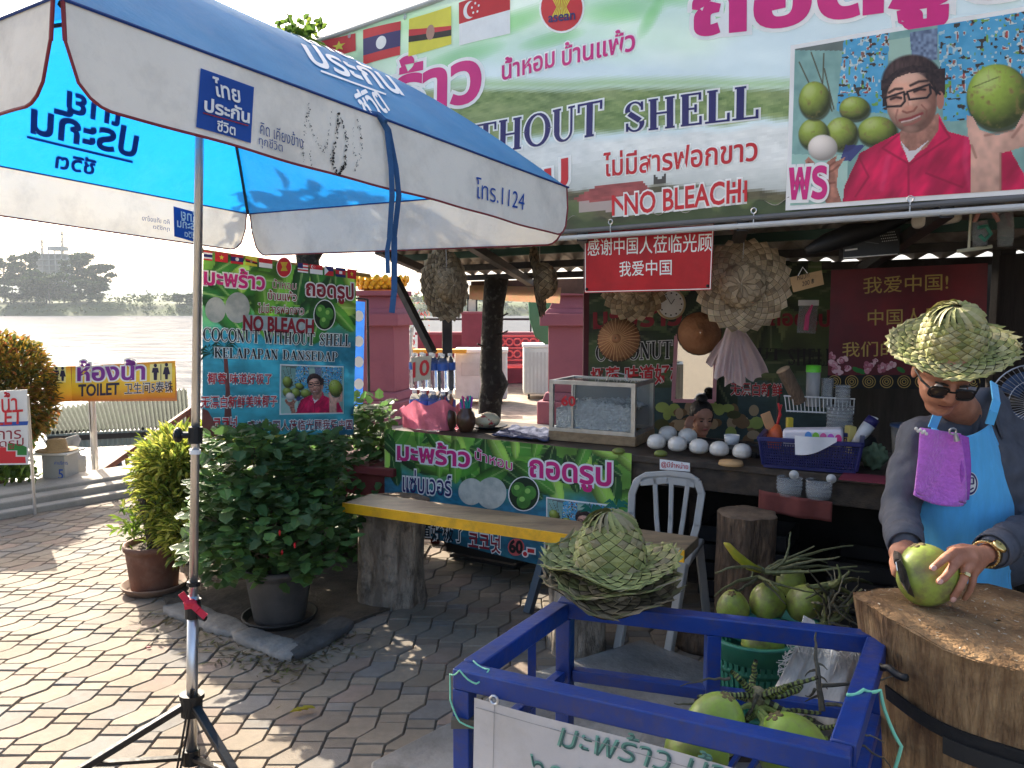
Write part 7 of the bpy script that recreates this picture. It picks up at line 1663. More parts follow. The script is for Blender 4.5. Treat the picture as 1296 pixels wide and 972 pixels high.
# white woven sack hanging behind the cart
SACK = mat('woven_sack', srgb(206, 204, 196), .8, var=.08, scale=40, stretch=(1, 1, .2), bump=.4, bscale=120)
t = thing('white_sack', PZ(1040, 890, .3), 'white woven sack with a frayed edge draped behind the blue cart', 'sack')
tl_, tr_, brr, bll = PY(1003, 812, 2.28), PY(1100, 826, 2.18), PY(1096, 925, 2.14), PY(968, 900, 2.26)
def skf(a, b): p = (bll*(1-a)+brr*a)*(1-b)+(tl_*(1-a)+tr_*a)*b; return p+Vector((0, -1, 0))*(.02*math.sin(a*11+b*2)+.010*math.sin(a*23-b*5))
mb = MB(); mb.grid(skf, 30, 16); mb.build('cloth', SACK, t, smooth=True, solid=.003); mb = MB()
for k in range(90):
    p = skf(k/89, 1); mb.tube([p, p+Vector((rd.gauss(0, .006), -.012+rd.gauss(0, .004), -.012+rd.gauss(0, .006))), p+Vector((rd.gauss(0, .014), -.02, -.035+rd.gauss(0, .010)))], .0012, 4)
for k in range(24):
    p = skf(0, 1-k/60); mb.tube([p, p+Vector((-.014+rd.gauss(0, .006), -.006, rd.gauss(0, .006))), p+Vector((-.026+rd.gauss(0, .008), -.01, rd.gauss(0, .012)))], .0014, 4)
mb.build('fringe', SACK, t)
mb = MB(); q = [PY(1012, 806, 2.34), PY(1040, 812, 2.34), PY(1030, 786, 2.40), PY(1017, 779, 2.40)]; mb.grid(lambda a, b: (q[0]*(1-a)+q[1]*a)*(1-b)+(q[3]*(1-a)+q[2]*a)*b, 6, 6); mb.build('folded_corner', SACK, t, solid=.004)
# ================================================================== chopping block
CHB = mat('chop_side', srgb(152, 116, 78), .85, col2=srgb(196, 158, 112), scale=4, stretch=(9, 9, .7), bump=1.5, bscale=14, dirt=srgb(78, 50, 32), dirt_amt=.95, dscale=5)
CHT = mat('chop_top', srgb(140, 108, 72), .9, col2=srgb(176, 140, 98), scale=9, bump=1.0, bscale=60, dirt=srgb(98, 66, 40), dirt_amt=.6, dscale=8)
t = thing('chopping_block', (1.2, 2.0, 0), 'big flared chopping block cut from a tree trunk with wood chips on its worn top', 'chopping block')
bc = Vector((1.265, 2.03, 0)); N_ = 56; rows = 14; vs = []
def btop(a, f):   # worn top, dips and falls to the right
    r_ = .30*(1+.06*math.cos(2*a+.6)+.07*max(0, math.cos(a-math.pi*.93))**3+.02*math.sin(7*a))*f
    x, y = r_*math.cos(a)*1.02, r_*math.sin(a)
    return Vector((bc.x+x, bc.y+y, .800-.08*(x+.15)-.02*math.cos(3*a)*f*f+.008*mnoise.noise(Vector((x*14, y*14, 3)))))
for j in range(rows+1):
    f = j/rows
    for k in range(N_):
        a = 2*math.pi*k/N_; tp_ = btop(a, 1.0); ro = math.hypot(tp_.x-bc.x, tp_.y-bc.y); fl_ = .80+.20*f**2.2+.05*(1-f)**3
        fl_ *= 1+.035*mnoise.noise(Vector((math.cos(a)*4, math.sin(a)*4, f*1.2)))+.015*math.sin(a*17+f)
        vs.append(Vector((bc.x+(tp_.x-bc.x)*fl_, bc.y+(tp_.y-bc.y)*fl_, tp_.z*f)))
mb = MB(); mb.add(vs, [(j*N_+k, j*N_+(k+1) % N_, (j+1)*N_+(k+1) % N_, (j+1)*N_+k) for j in range(rows) for k in range(N_)]); mb.build('trunk', CHB, t, smooth=True)
mb = MB(); mb.grid(lambda a, b: btop(2*math.pi*a, .02+.985*b)+Vector((0, 0, .003 if b < .99 else -.003)), N_, 12); mb.build('worn_top', CHT, t, smooth=True)
rd = random.Random(23); mb = MB()
for k in range(620):
    p = btop(rd.uniform(0, 6.28), math.sqrt(rd.random())*.97)+Vector((0, 0, .006)); l_ = rd.uniform(.0015, .0075)*rd.random()**.5
    a = Vector((rd.gauss(0, 1), rd.gauss(0, 1), .2)).normalized()*l_; b = Vector((rd.gauss(0, 1), rd.gauss(0, 1), .2)).normalized()*l_*.35
    mb.color(rd.choice([(.45, .38, .27), (.38, .29, .18), (.50, .45, .36), (.24, .17, .10)])); mb.add([p-a-b, p+a-b, p+a+b, p-a+b], [(0, 1, 2, 3)])
w = mb.build('wood_chips', mat('chips', (1, 1, 1), .9, tint=True, var=.05), t); w['kind'] = 'stuff'
mb = MB()
def strapp(a, z): tp_ = btop(a, 1.0); f = z/.8; fl_ = (.80+.20*f**2.2+.05*(1-f)**3)*1.03; return Vector((bc.x+(tp_.x-bc.x)*fl_, bc.y+(tp_.y-bc.y)*fl_, z))
A0_ = [3.3+(6.6-3.3)*k/40 for k in range(41)]
zs = lambda a: .625-.075*math.sin((a-3.3)*.9)
vs = []
for a in A0_: vs += [strapp(a, zs(a)-.022), strapp(a, zs(a)+.014)]
mb.add(vs, [(2*i, 2*i+2, 2*i+3, 2*i+1) for i in range(40)]); mb.build('strap', mat('rubber_strap', (.012, .012, .013), .55, bump=.2), t, solid=.006)
mb = MB(); vs = []
for a in A0_[6:27]: vs += [strapp(a, zs(a)-.062)*1.0, strapp(a, zs(a)-.018)]
mb.add([v+Vector((0, -.008, 0)) for v in vs], [(2*i, 2*i+2, 2*i+3, 2*i+1) for i in range(20)]); mb.build('strap_flap', mat('rubber_flap', (.03, .028, .026), .6), t, solid=.004)
# tethers from the cart
cordage('black_strap', [PY(1105, 838, 1.9), PY(1125, 845, 1.84), PY(1148, 858, 1.80)], .009, BLACKP, 'short black strap between the blue cart and the chopping block', 'strap')
# ================================================================== market umbrella
UC = [Vector(p) for p in ((-.830, 1.527, 2.161), (.209, 3.053, 2.043), (-1.319, 4.096, 2.066), (-2.358, 2.570, 2.183))]
UCc = sum(UC, Vector((0, 0, 0)))/4; UN = Vector((.0457, .0451, .998)).normalized(); APX = UCc+UN*.50
ubase = Vector((-1.115, 2.66, 0))
t = thing('market_umbrella', ubase, 'square blue and off-white market umbrella with Thai lettering on a tripod stand', 'umbrella')
UBL = mat('umbrella_blue', (.12, .37, .62), .7, col2=(.17, .45, .70), scale=3, bump=.15, bscale=60, trans=.5, dirt=(.34, .52, .66), dirt_amt=.5, dscale=4, stretch=(1, 1, 1), tcol=(.004, .21, .62))
UVA = mat('umbrella_white', srgb(240, 232, 216), .75, var=.04, scale=3, bump=.12, bscale=50, trans=.13, dirt=srgb(186, 178, 164), dirt_amt=.5, dscale=5)
PIPE = paint('piping_red', 128, 44, 50, .7)
UINK = mat('umbrella_ink', srgb(34, 84, 170), .7, var=.06, trans=.3); UINKD = mat('umbrella_ink_dark', srgb(22, 62, 132), .7, var=.06, trans=.15)
def can(P, Q, s, q):
    e = P.lerp(Q, s); p = e.lerp(APX, q); sag = -.022*math.sin(math.pi*s)*math.sin(math.pi*min(1, q*1.0+.0))*(1-q)
    return p+UN*(.085*math.sin(math.pi*q)**1.0+sag)
class Panel(Surf):
    curved = True
    def __init__(s, P, Q):
        s.P, s.Q = P, Q; u = (Q-P); v = APX-(P+Q)/2
        Surf.__init__(s, (P+Q)/2, u, v); s.L = u.length; s.H = (APX-s.O).dot(s.V); s.ax = (APX-s.O).dot(s.U)
    def ev(s, u, v, off=0.0):
        q = min(.98, max(0, v/s.H)); w = (u-s.ax*q)/(s.L*(1-q))+.5; p = can(s.P, s.Q, min(1, max(0, w)), q)
        return p+s.N*off
    def hit(s, px, py):
        u, v = Surf.hit(s, px, py)
        for _ in range(6):      # settle onto the curved cloth
            p = s.ev(u, v); d = (p-Vector((0, 0, HC))); tgt = ray(px, py); c = Vector((0, 0, HC))
            tt = d.dot(tgt)/tgt.length_squared; e = c+tgt*tt-p; u += e.dot(s.U); v += e.dot(s.V)
        return u, v
mb = MB()
for i in range(4):
    P, Q = UC[i], UC[(i+1) % 4]; mb.grid(lambda a, b: can(P, Q, a, b*.985), 26, 20)
mb.build('canopy', UBL, t, smooth=True)
VH = .185
class Skirt(Surf):
    def __init__(s, P, Q, lean): 
        s.P, s.Q = P, Q; Surf.__init__(s, P, Q-P, Vector((0, 0, 1))+lean); s.L = (Q-P).length
        s.disp = lambda u, v: .006*math.sin(u*7.0)*(-v/VH)+.003*math.sin(u*19+1)*(-v/VH)
sk_ = []
for i in range(4):
    P, Q = UC[i], UC[(i+1) % 4]; mid = (P+Q)/2-UCc; mid.z = 0; S = Skirt(P, Q, -mid.normalized()*.10); S.h = .205 if i == 1 else VH; sk_.append(S)
    def low(a, S=S):       # bottom edge with rounded corners and a gap at the pole corners
        x = a*S.L; r_ = .085; d = min(x, S.L-x); return -S.h*(1 if d > r_ else .40+.60*math.sqrt(max(0, 1-((r_-d)/r_)**2)))
    ga = .012
    mb = MB(); mb.grid(lambda a, b, S=S, low=low: S.ev(ga+(S.L-2*ga)*a, low(a)*b), 90, 8); mb.build('valance', UVA, t, smooth=True)
    mb = MB(); mb.tube([S.ev(ga+(S.L-2*ga)*k/90, low(k/90), .001) for k in range(91)], .0034, 6); mb.tube([S.ev(ga, -VH*.4*k/4, 0) for k in range(5)], .004, 6); mb.tube([S.ev(S.L-ga, -VH*.4*k/4, 0) for k in range(5)], .004, 6); mb.build('piping', PIPE, t)
    mb = MB(); mb.tube([S.ev(S.L*k/20, .002, .002) for k in range(21)], .0035, 5); mb.build('hem_seam', UINKD, t)
SA, SB, SCk, SDk = sk_
# print on the front valance
flat(SA, [(252, 87), (320, 111), (315, 182), (245, 162)], UINK, t, 'blue_logo_panel', .004)
lettering(SA, 'ไทย', (268, 122), (301, 132), (266, 98), INK_W, t, .007, fat=.02); lettering(SA, 'ประกัน', (255, 142), (312, 157), (256, 124), INK_W, t, .007, fat=.03)
flat(SA, [(253, 143.5), (311, 159.5), (311, 161), (253, 145)], INK_DR, t, 'logo_rule', .0065); lettering(SA, 'ชีวิต', (270, 167), (293, 173), (271, 153), INK_W, t, .007, fat=.02)
lettering(SA, 'คิด เคียงข้าง', (328, 170), (384, 188), (328, 152), UINKD, t, .004, fat=-.004); lettering(SA, 'ทุกชีวิต', (326, 187), (358, 196), (326, 171), UINKD, t, .004, fat=-.004)
lettering(SA, 'โทร.1124', (600, 251), (664, 266), (601, 224), UINK, t, .004, fat=.0)
# flaking dark marks on the front valance
rd = random.Random(77); mb = MB()
def fleck(x, y, r_):
    mb.poly([SA.ev(*SA.hit(x+r_*rd.uniform(.4, 1.2)*math.cos(k*1.05), y+r_*rd.uniform(.6, 1.8)*math.sin(k*1.05)), .0035+rd.random()*.001) for k in range(6)])
def scr(pts, n_, r_):
    for k in range(n_):
        f = rd.random()*(len(pts)-1); i = int(f); f -= i; fleck(pts[i][0]*(1-f)+pts[i+1][0]*f+rd.gauss(0, 1.0), pts[i][1]*(1-f)+pts[i+1][1]*f+rd.gauss(0, 1.5), r_*rd.uniform(.4, 1.2))
scr([(391, 134), (388, 150), (384, 175), (385, 205)], 40, .8); scr([(388, 150), (396, 168), (410, 194), (414, 180), (420, 140)], 60, .7); scr([(392, 185), (396, 215)], 12, .7)
scr([(428, 143), (426, 165), (422, 190), (420, 205), (428, 222), (437, 205)], 110, 1.2); scr([(430, 150), (438, 175), (436, 210), (428, 225)], 70, 1.0); scr([(450, 150), (457, 170), (456, 195), (448, 215)], 50, .7); scr([(446, 160), (448, 200)], 16, .6)
mb.build('flaked_print', paint('flake_black', 48, 44, 40, .9), t)
# lettering on the sloping cloth
PA, PC = Panel(UC[0], UC[1]), Panel(UC[2], UC[3]); PB = Panel(UC[1], UC[2])
for S_ in (PA,):
    B_, R_, T_ = [Vector(S_.hit(*p)) for p in ((389, 99), (503, 140), (367, 76))]; hh_, ww_ = T_-B_, R_-B_; b1 = B_+hh_*1.1+ww_*.05
    lettering(S_, 'ไทย', b1, b1+ww_*.62, b1+hh_*.9, INK_W, t, .004, fat=.02, px=False); lettering(S_, 'ประกัน', (389, 99), (503, 140), (367, 76), INK_W, t, .004, fat=.02)
    flat(S_, [(400, 105), (482, 135), (482, 136), (400, 106.2)], INK_W, t, 'logo_rule', .004); lettering(S_, 'ชีวิต', (447, 140), (490, 147), (442, 127), INK_W, t, .004, fat=.02)
LETTER_SHADE = mat('letter_shade', srgb(12, 84, 176), .7, var=.05, trans=.5)  # darker blue painted inside the canopy where letters block the sunlight
for off in (.003, -.003):
    UINKD = LETTER_SHADE if off > 0 else MATS['umbrella_ink_dark']
    lettering(PC, 'ไทย', (156, 162), (85, 141), (160, 128), UINKD, t, off, fat=.02); lettering(PC, 'ประกัน', (171, 199), (40, 168), (177, 164), UINKD, t, off, fat=.025)
    flat(PC, [(168, 204), (34, 172), (34, 174.5), (168, 206.5)], UINKD, t, 'logo_rule', off); lettering(PC, 'ชีวิต', (119, 221), (70, 212), (122, 202), UINKD, t, off, fat=.02)
UINKD = MATS['umbrella_ink_dark']
for off in (.003,):
    flat(SCk, [(219, 261), (252, 270), (252, 308), (219.5, 299)], UINK, t, 'blue_logo_panel', off); lettering(SCk, 'ไทย', (246, 282), (228, 277), (246, 268), INK_W, t, off*2, fat=.02); lettering(SCk, 'ประกัน', (250, 292), (223, 287), (250, 281), INK_W, t, off*2, fat=.02); lettering(SCk, 'ชีวิต', (244, 302), (232, 299), (244, 294), INK_W, t, off*2, fat=.02)
    lettering(SCk, 'คิด เคียงข้าง', (214, 284), (180, 279), (214, 277), UINKD, t, off, fat=-.004); lettering(SCk, 'ทุกชีวิต', (214, 294), (194, 291), (214, 287), UINKD, t, off, fat=-.004)
# ribs, pole, tripod
mb = MB()
for c_ in UC: mb.tube([can(c_, c_, 0, .02+.95*k/8)-UN*.016 for k in range(9)], .007, 6)
mb.build('rib', BLACKM, t)
hub = ubase+Vector((.0, .0, 0)); top = APX+UN*.02; ax = (top-ubase).normalized()
def up(h): return ubase+ax*(h/ax.z)
mb = MB(); mb.tube([up(.56), up(2.5), top], .0145, 16); mb.build('upper_pole', STEEL, t, smooth=True)
mb = MB(); mb.tube([up(.03), up(.61)], .019, 16); mb.build('lower_pole', STEEL, t, smooth=True)
for h, nm in ((1.165, 'clamp'),):
    mb = MB(); mb.tube([up(h-.028), up(h+.028)], .024, 12); c_ = up(h); mb.tube([c_, c_+Vector((-.05, -.01, .002))], .012, 8); mb.ell(c_+Vector((-.055, -.01, .002)), (.016, .026, .026), 10, 8); mb.build(nm, BLACKP, t)
mb = MB(); mb.tube([up(1.10), up(1.115)], .019, 12); mb.build('white_collar', WHITE, t)
mb = MB(); mb.tube([up(.535), up(.60)], .027, 12); mb.tube([up(.55), up(.55)+Vector((.05, -.02, -.012))], .010, 8); mb.build('pole_joint', BLACKP, t); mb = MB(); mb.tube([up(.645), up(.66)], .022, 12); mb.build('pole_collar', BLACKP, t)
mb = MB(); rd = random.Random(3); q = up(.595)+Vector((0, -.026, 0))
for a_, b_ in ((Vector((-.03, 0, .035)), Vector((-.005, 0, .0))), (Vector((.0, 0, 0)), Vector((.055, -.01, -.045))), (Vector((.0, 0, .005)), Vector((.03, -.01, -.02))), (Vector((-.02, 0, -.012)), Vector((.02, 0, -.006)))): mb.beam(q+a_, q+b_, .022, .006, Vector((0, -1, .2)))
mb.ell(q, (.024, .012, .016), 10, 6); mb.build('red_ribbon', mat('ribbon_red', srgb(186, 34, 60), .7, bump=.3, bscale=40), t)
mb = MB(); mb.tube([up(.195), up(.265)], .036, 12); mb.tube([up(.255), up(.27)], .042, 12); mb.build('tripod_hub', BLACKP, t)
mb = MB(); mb.tube([up(.025), up(.075)], .030, 12); mb.build('tripod_slider', BLACKP, t)
hubp = up(.23); 
for a, L_ in ((R(205), .50), (R(-42), .50), (R(113), .46)):
    foot = Vector((ubase.x+L_*math.cos(a), ubase.y+L_*math.sin(a), .012)); d = Vector((math.cos(a), math.sin(a), 0))
    mb = MB(); mb.beam(hubp+d*.03, foot, .028, .022); lg = mb.build('tripod_leg', BLACKM, t, bevel=.003)
    m_ = (hubp+d*.03).lerp(foot, .56); mb = MB(); mb.beam(up(.05)+d*.02, m_+Vector((0, 0, -.012)), .022, .012); mb.build('tripod_brace', BLACKM, t)
    mb = MB(); mb.ell(foot, (.026, .026, .016), 10, 6); mb.build('rubber_foot', BLACKP, lg)
# blue tie straps
TIE = mat('blue_tie', srgb(38, 84, 132), .7, bump=.3, bscale=60)
a_ = PA.ev(*PA.hit(478, 150), .006)
for k, (x1, yb) in enumerate(((492, 345), (499, 395))):
    P = [a_, SA.ev(*SA.hit(486+k*2, 166), .012), SA.ev(*SA.hit(490+k*6, 215), .018), SA.ev(*SA.hit(491+k*8, 249), .02)]
    Yk = P[-1].y; P += [PY(x1+1-k, 300, Yk+.01), PY(x1-2+2*k, yb-28, Yk+.01), PY(x1-1-k*2, yb, Yk+.012)]
    mb = MB()
    for i in range(len(P)-1): mb.beam(P[i], P[i+1]+(P[i+1]-P[i]).normalized()*.002, .014 if i < 4 else .012+.004*k, .003, Vector((0, -1, .1)))
    mb.build('tie_strap', TIE, t)
mb = MB(); q = PA.ev(*PA.hit(478, 149), .008); mb.tube([q+Vector((-.03, 0, .004)), q, q+Vector((.02, -.01, -.02))], .008, 6); mb.build('tie_knot', TIE, t)
mb = MB(); mb.tube([up(.30)+Vector((.01, -.03, 0)), up(.16)+Vector((-.012, -.035, 0)), up(.02)+Vector((-.03, -.05, 0))], .004, 5); mb.tube([up(.30)+Vector((.018, -.03, 0)), up(.14)+Vector((-.002, -.035, 0)), up(.0)+Vector((-.02, -.05, .01))], .004, 5); mb.build('loose_cord', BLACKP, t)
# ================================================================== planting by the pole
def pot(c_, r0, r1, h, m, t, saucer, sm):
    mb = MB(); mb.lathe([(.001, .012), (r0*.96, .012), (r0, .02), (r1*.97, h*.80), (r1*.985, h*.88), (r1*1.05, h*.89), (r1*1.06, h), (r1*.97, h), (r1*.94, h*.90), (.001, h*.90)], c_, 40); mb.build('pot', m, t, smooth=True)
    mb = MB(); mb.lathe([(.001, .004), (saucer*.86, .0), (saucer, .035), (saucer*1.03, .045), (saucer*.97, .046), (saucer*.86, .012), (.001, .012)], c_, 40); mb.build('saucer', sm, t, smooth=True)
    mb = MB(); mb.grid(lambda a, b: Vector(c_)+Vector((r1*.93*b*math.cos(6.283*a), r1*.93*b*math.sin(6.283*a), h*.91+.012*mnoise.noise(Vector((b*9*math.cos(6.28*a), b*9*math.sin(6.28*a), 0))))), 24, 6); mb.build('soil', SOIL, t, smooth=True)
TERR = mat('old_terracotta', srgb(104, 66, 50), .75, var=.2, scale=5, bump=.15, bscale=40, dirt=srgb(140, 118, 100), dirt_amt=.35, dscale=8)
BPOT = mat('black_pot', srgb(72, 70, 68), .55, var=.2, scale=6, bump=.08, bscale=40, dirt=srgb(96, 90, 82), dirt_amt=.3, dscale=9)
c_ = PZ(182, 757)+Vector((0, .14, 0)); t = thing('potted_plant', c_, 'brown clay pot with a cut frangipani stump and a few yellow-green shoots', 'potted plant')
pot(c_, .125, .150, .275, TERR, t, .175, mat('saucer_brown', srgb(122, 96, 78), .8, var=.2, scale=6))
mb = MB(); s0 = c_+Vector((-.005, 0, .24)); mb.tube([s0, s0+Vector((-.015, 0, .12)), s0+Vector((-.045, .0, .26)), s0+Vector((-.05, 0, .30))], [.026, .023, .021, .019], 12); mb.tube([s0+Vector((-.02, 0, .14)), s0+Vector((.02, .01, .20)), s0+Vector((.03, .01, .27))], [.012, .01, .008], 8); mb.build('stump', BARK, t, smooth=True)
rd = random.Random(31); mb = MB()
for k in range(170):
    f = rd.random(); b_ = s0+Vector((-.045*f, 0, .06+.22*f))+rdir(rd, .2)*Vector((.12, .10, .06)) if k < 70 else s0+Vector((rd.uniform(-.13, .12), rd.uniform(-.11, .11), rd.uniform(.03, .14)))
    leaf(mb, b_, rdir(rd, .3), Vector((0, 0, 1)), rd.uniform(.035, .075), .022, vary(rd.choice([(.14, .22, .03), (.20, .27, .04), (.09, .15, .03), (.24, .26, .05)]), rd))
for x, y in ((150, 655), (160, 645), (172, 672), (145, 670), (200, 660), (190, 645), (205, 675)):
    e = PY(x, y, c_.y); p = s0+Vector((-.03, 0, .12))
    for k in range(7): leaf(mb, p.lerp(e, .3+.7*k/6), (e-p)+rdir(rd)*.12, Vector((0, -.5, 1)), .06, .024, vary((.20, .30, .04), rd))
mb.build('leaves', LEAF, t)
# large hibiscus bush in a black pot
c_ = PZ(342, 803)+Vector((0, .17, 0)); t = thing('hibiscus_bush', c_, 'large leafy green bush with small red flowers growing in a black plastic pot', 'potted bush')
pot(c_, .128, .168, .30, BPOT, t, .185, paint('saucer_black', 30, 29, 28, .6))
rd = random.Random(41); mb = MB(); st = MB(); fl_ = MB()
blobs = []
for (px, py, rx, ry, dy) in ((338, 600, 84, 50, .1), (390, 610, 48, 60, .15), (305, 640, 62, 55, .0), (350, 660, 80, 55, -.05), (272, 640, 30, 46, .1), (405, 660, 30, 30, .05), (300, 690, 65, 35, -.08), (370, 705, 60, 30, -.08), (285, 705, 26, 30, 0), (320, 560, 70, 25, .15), (400, 570, 30, 25, .2), (430, 668, 20, 16, -.02)):
    blobs.append((PY(px, py, c_.y+dy), rx/FPX*c_.y, ry/FPX*c_.y))
for b_, rx, rz in blobs:
    st.tube([c_+Vector((rd.uniform(-.05, .05), rd.uniform(-.05, .05), .26)), c_.lerp(b_, .5)+Vector((0, 0, .1)), b_], [.010, .007, .003], 5)
    for k in range(5):
        st.tube([c_+Vector((rd.uniform(-.08, .08), rd.uniform(-.06, .06), .27)), c_.lerp(b_, .45)+rdir(rd)*.07+Vector((0, 0, .1)), b_+rdir(rd)*Vector((rx, .2, rz))], [.005, .0035, .002], 5)
HG = [(.08, .165, .048), (.10, .195, .052), (.135, .25, .06), (.062, .13, .042), (.115, .18, .07)]
for b_, rx, rz in blobs:
    for k in range(int(9500*rx*rz)):
        d = rdir(rd, 0); q = rd.uniform(.2, 1.08)**.5
        p = b_+Vector((d.x*rx, d.y*.26, d.z*rz))*q
        if mnoise.noise(p*7) < -.22: continue
        o = Vector((d.x, d.y*1.1-.25, d.z*.3-.25))+rdir(rd)*1.0
        leaf(mb, p, o, Vector((0, -.2, 1)), rd.uniform(.04, .085), rd.uniform(.035, .06), vary(rd.choice(HG), rd, .4), .25, True)
for x, y in ((354, 674), (357, 699), (373, 690)):
    p = PY(x, y, c_.y-.30); fl_.tube([p+Vector((0, 0, .012)), p, p-Vector((0, 0, .014))], [.003, .006, .003], 7)
mb.build('foliage', LEAF, t); st.build('branches', mat('bush_twig', srgb(104, 88, 72), .9), t); fl_.build('flower', paint('flower_red', 206, 24, 34, .5), t)
# yellow-green hedge shrub behind the pole
cx_ = PY(238, 600, 4.9); t = thing('croton_shrub', Vector((cx_.x, 5.0, 0)), 'bright yellow-green narrow-leaved shrub behind the umbrella pole', 'shrub'); rd = random.Random(51); mb = MB(); st = MB()
for k in range(30):
    a = rd.uniform(0, 6.28); st.tube([(cx_.x+.12*math.cos(a), 5.0+.12*math.sin(a), 0), (cx_.x+.18*math.cos(a), 5.0+.2*math.sin(a), .5), (cx_.x+.25*math.cos(a), 5+.25*math.sin(a), .8)], [.012, .008, .004], 5)
YGC = [(.34, .38, .05), (.44, .44, .08), (.22, .29, .045), (.52, .50, .11), (.14, .2, .04)]
for (px, py, rx, ry, dy) in ((232, 578, 46, 34, -.2), (290, 560, 60, 20, .0), (232, 624, 42, 42, -.25), (268, 615, 46, 50, -.1), (210, 598, 26, 42, -.1), (256, 668, 36, 32, -.4), (238, 655, 28, 24, -.3)):
    b_ = PY(px, py, 4.9+dy); rx, ry = rx/FPX*4.9, ry/FPX*4.9
    for k in range(int(46000*rx*ry)+100):
        d = rdir(rd, 0); p = b_+Vector((d.x*rx, d.y*.28, d.z*ry))*rd.uniform(.5, 1.05)
        leaf(mb, p, d+rdir(rd, .5)*.7, Vector((0, 0, 1)), rd.uniform(.05, .10), .022, vary(rd.choice(YGC), rd), .2)
mb.build('foliage', LEAF, t); st.build('stem', BARK, t)
# leafy plant by the counter
t = thing('garden_plant', PY(455, 590, 6.2)*1.0, 'sunlit leafy plant beside the right edge of the hanging banner', 'plant'); rd = random.Random(61); mb = MB(); st = MB()
for k in range(12):
    b_ = PY(rd.uniform(430, 478), 598, 6.2); e = PY(rd.uniform(430, 485), rd.uniform(545, 575), 6.2+rd.uniform(-.2, .2)); st.tube([b_, e], [.006, .003], 5)
    for q in range(26): leaf(mb, b_.lerp(e, rd.random()), rdir(rd, .4), Vector((0, 0, 1)), rd.uniform(.08, .16), .035, vary(rd.choice([(.10, .19, .03), (.16, .26, .04), (.22, .30, .05)]), rd))
mb.build('foliage', LEAF, t); st.build('stem', BARK, t)
# planting bed: stone edging and soil
K_ = [PZ(212, 772), PZ(300, 806), PZ(372, 836), PZ(445, 790), PZ(500, 770)]
mb = MB(); bed = [p for p in K_]+[Vector((-.55, 5.3, 0)), Vector((-2.0, 6.0, 0)), Vector((-2.2, 4.8, 0))]
mb.prism([p+Vector((0, 0, -.01)) for p in bed], (0, 0, .024)); tag(mb.build('planting_bed', SOIL), kind='structure')
for i, lab in enumerate(('pale stone edging left of the black pot', 'pale stone edging in front of the black pot', 'dark stone edging between the black pot and the grey log stump')):
    a, b = K_[i], K_[i+1]; d_ = (b-a).normalized(); sd = Vector((-d_.y, d_.x, 0)); mb = MB(); n_ = 22
    def est(s_, k):
        a_ = 2*math.pi*k/16; c2, s2 = math.cos(a_), math.sin(a_); e_ = 1-.35*abs(2*s_-1)**9; p = a.lerp(b, -.01+1.0*s_)+sd*.03+sd*(.075*math.copysign(abs(c2)**.45, c2)*e_)+Vector((0, 0, .008+.026*math.copysign(abs(s2)**.45, s2)*e_))
        return p+(sd*c2+Vector((0, 0, s2)))*(.014*mnoise.noise(p*9)+.007*mnoise.noise(p*30))
    vs = [est(q/n_, k) for q in range(n_+1) for k in range(16)]; mb.add(vs, [(q*16+k, q*16+(k+1) % 16, (q+1)*16+(k+1) % 16, (q+1)*16+k) for q in range(n_) for k in range(16)]+[tuple(range(16)), tuple(range(n_*16+15, n_*16-1, -1))])
    o_ = mb.build('edging_stone', CONC if i < 2 else mat('dark_stone', (.07, .065, .06), .9, var=.3, scale=8, bump=.4, bscale=40), smooth=True); tag(o_, lab, 'edging stone', 'edging stones of the planting bed')
# fallen leaves, petals and litter
rd = random.Random(71); mb = MB()
for k in range(520):
    f = rd.random(); i = rd.randrange(3); p = K_[i].lerp(K_[i+1], f)+Vector((rd.gauss(0, .10), -abs(rd.gauss(0, .13))-.02, .006))
    mb.color(vary(rd.choice([(.10, .085, .04), (.15, .12, .05), (.06, .05, .03), (.14, .16, .05)]), rd)); a = Vector((rd.gauss(0, 1), rd.gauss(0, 1), .05)).normalized(); b = Vector((-a.y, a.x, .2)); L_ = rd.uniform(.008, .035); w_ = rd.uniform(.0015, .006)
    mb.add([p-a*L_, p+b*w_, p+a*L_, p-b*w_], [(0, 1, 2, 3)])
tag(mb.build('leaf_litter', LEAF), 'dry twigs and leaf bits scattered along the stone edging', 'litter', kind='stuff')
t = thing('fallen_leaf', PZ(377, 899), 'yellow crinkled fallen leaf lying on the paving near the tripod', 'leaf'); mb = MB(); p = PZ(366, 903, .012); 
for k in range(5): leaf(mb, p+Vector((.012*k, .006*k, .004)), Vector((1, .35+.3*(k % 2)-.15, .12)), Vector((0, 0, 1)), .05, .022, (.42, .36, .04), .4)
mb.build('leaf', LEAF, t)
for x, y, lab in ((188, 819, 'small red petal on the paving near the brown pot'), (262, 796, 'small red petal near the stone edging')):
    mb = MB(); mb.ell(PZ(x, y, .007), (.012, .008, .004), 8, 5); tag(mb.build('petal', paint('petal_red', 150, 30, 50, .6)), lab, 'petal', 'fallen red petals')
t = thing('dark_shrub', (-1.25, 5.2, 0), 'dark leafy shrub in the shade under the hanging banner, behind the potted bush', 'shrub'); mb = MB(); st = MB(); rd = random.Random(58)
for k in range(16): st.tube([(-1.25+rd.uniform(-.3, .3), 5.2+rd.uniform(-.15, .15), 0), (-1.25+rd.uniform(-.5, .5), 5.2+rd.uniform(-.25, .25), rd.uniform(.5, .95))], [.010, .004], 5)
for k in range(3000): leaf(mb, Vector((-1.3+rd.uniform(-.48, .5), 5.2+rd.uniform(-.3, .3), rd.uniform(.04, 1.0))), rdir(rd, -.2), Vector((0, -.2, 1)), rd.uniform(.05, .09), .05, vary(rd.choice(HG[:2]), rd, .4), .2, True)
mb.build('foliage', LEAF, t); st.build('stem', MATS['bush_twig'], t)
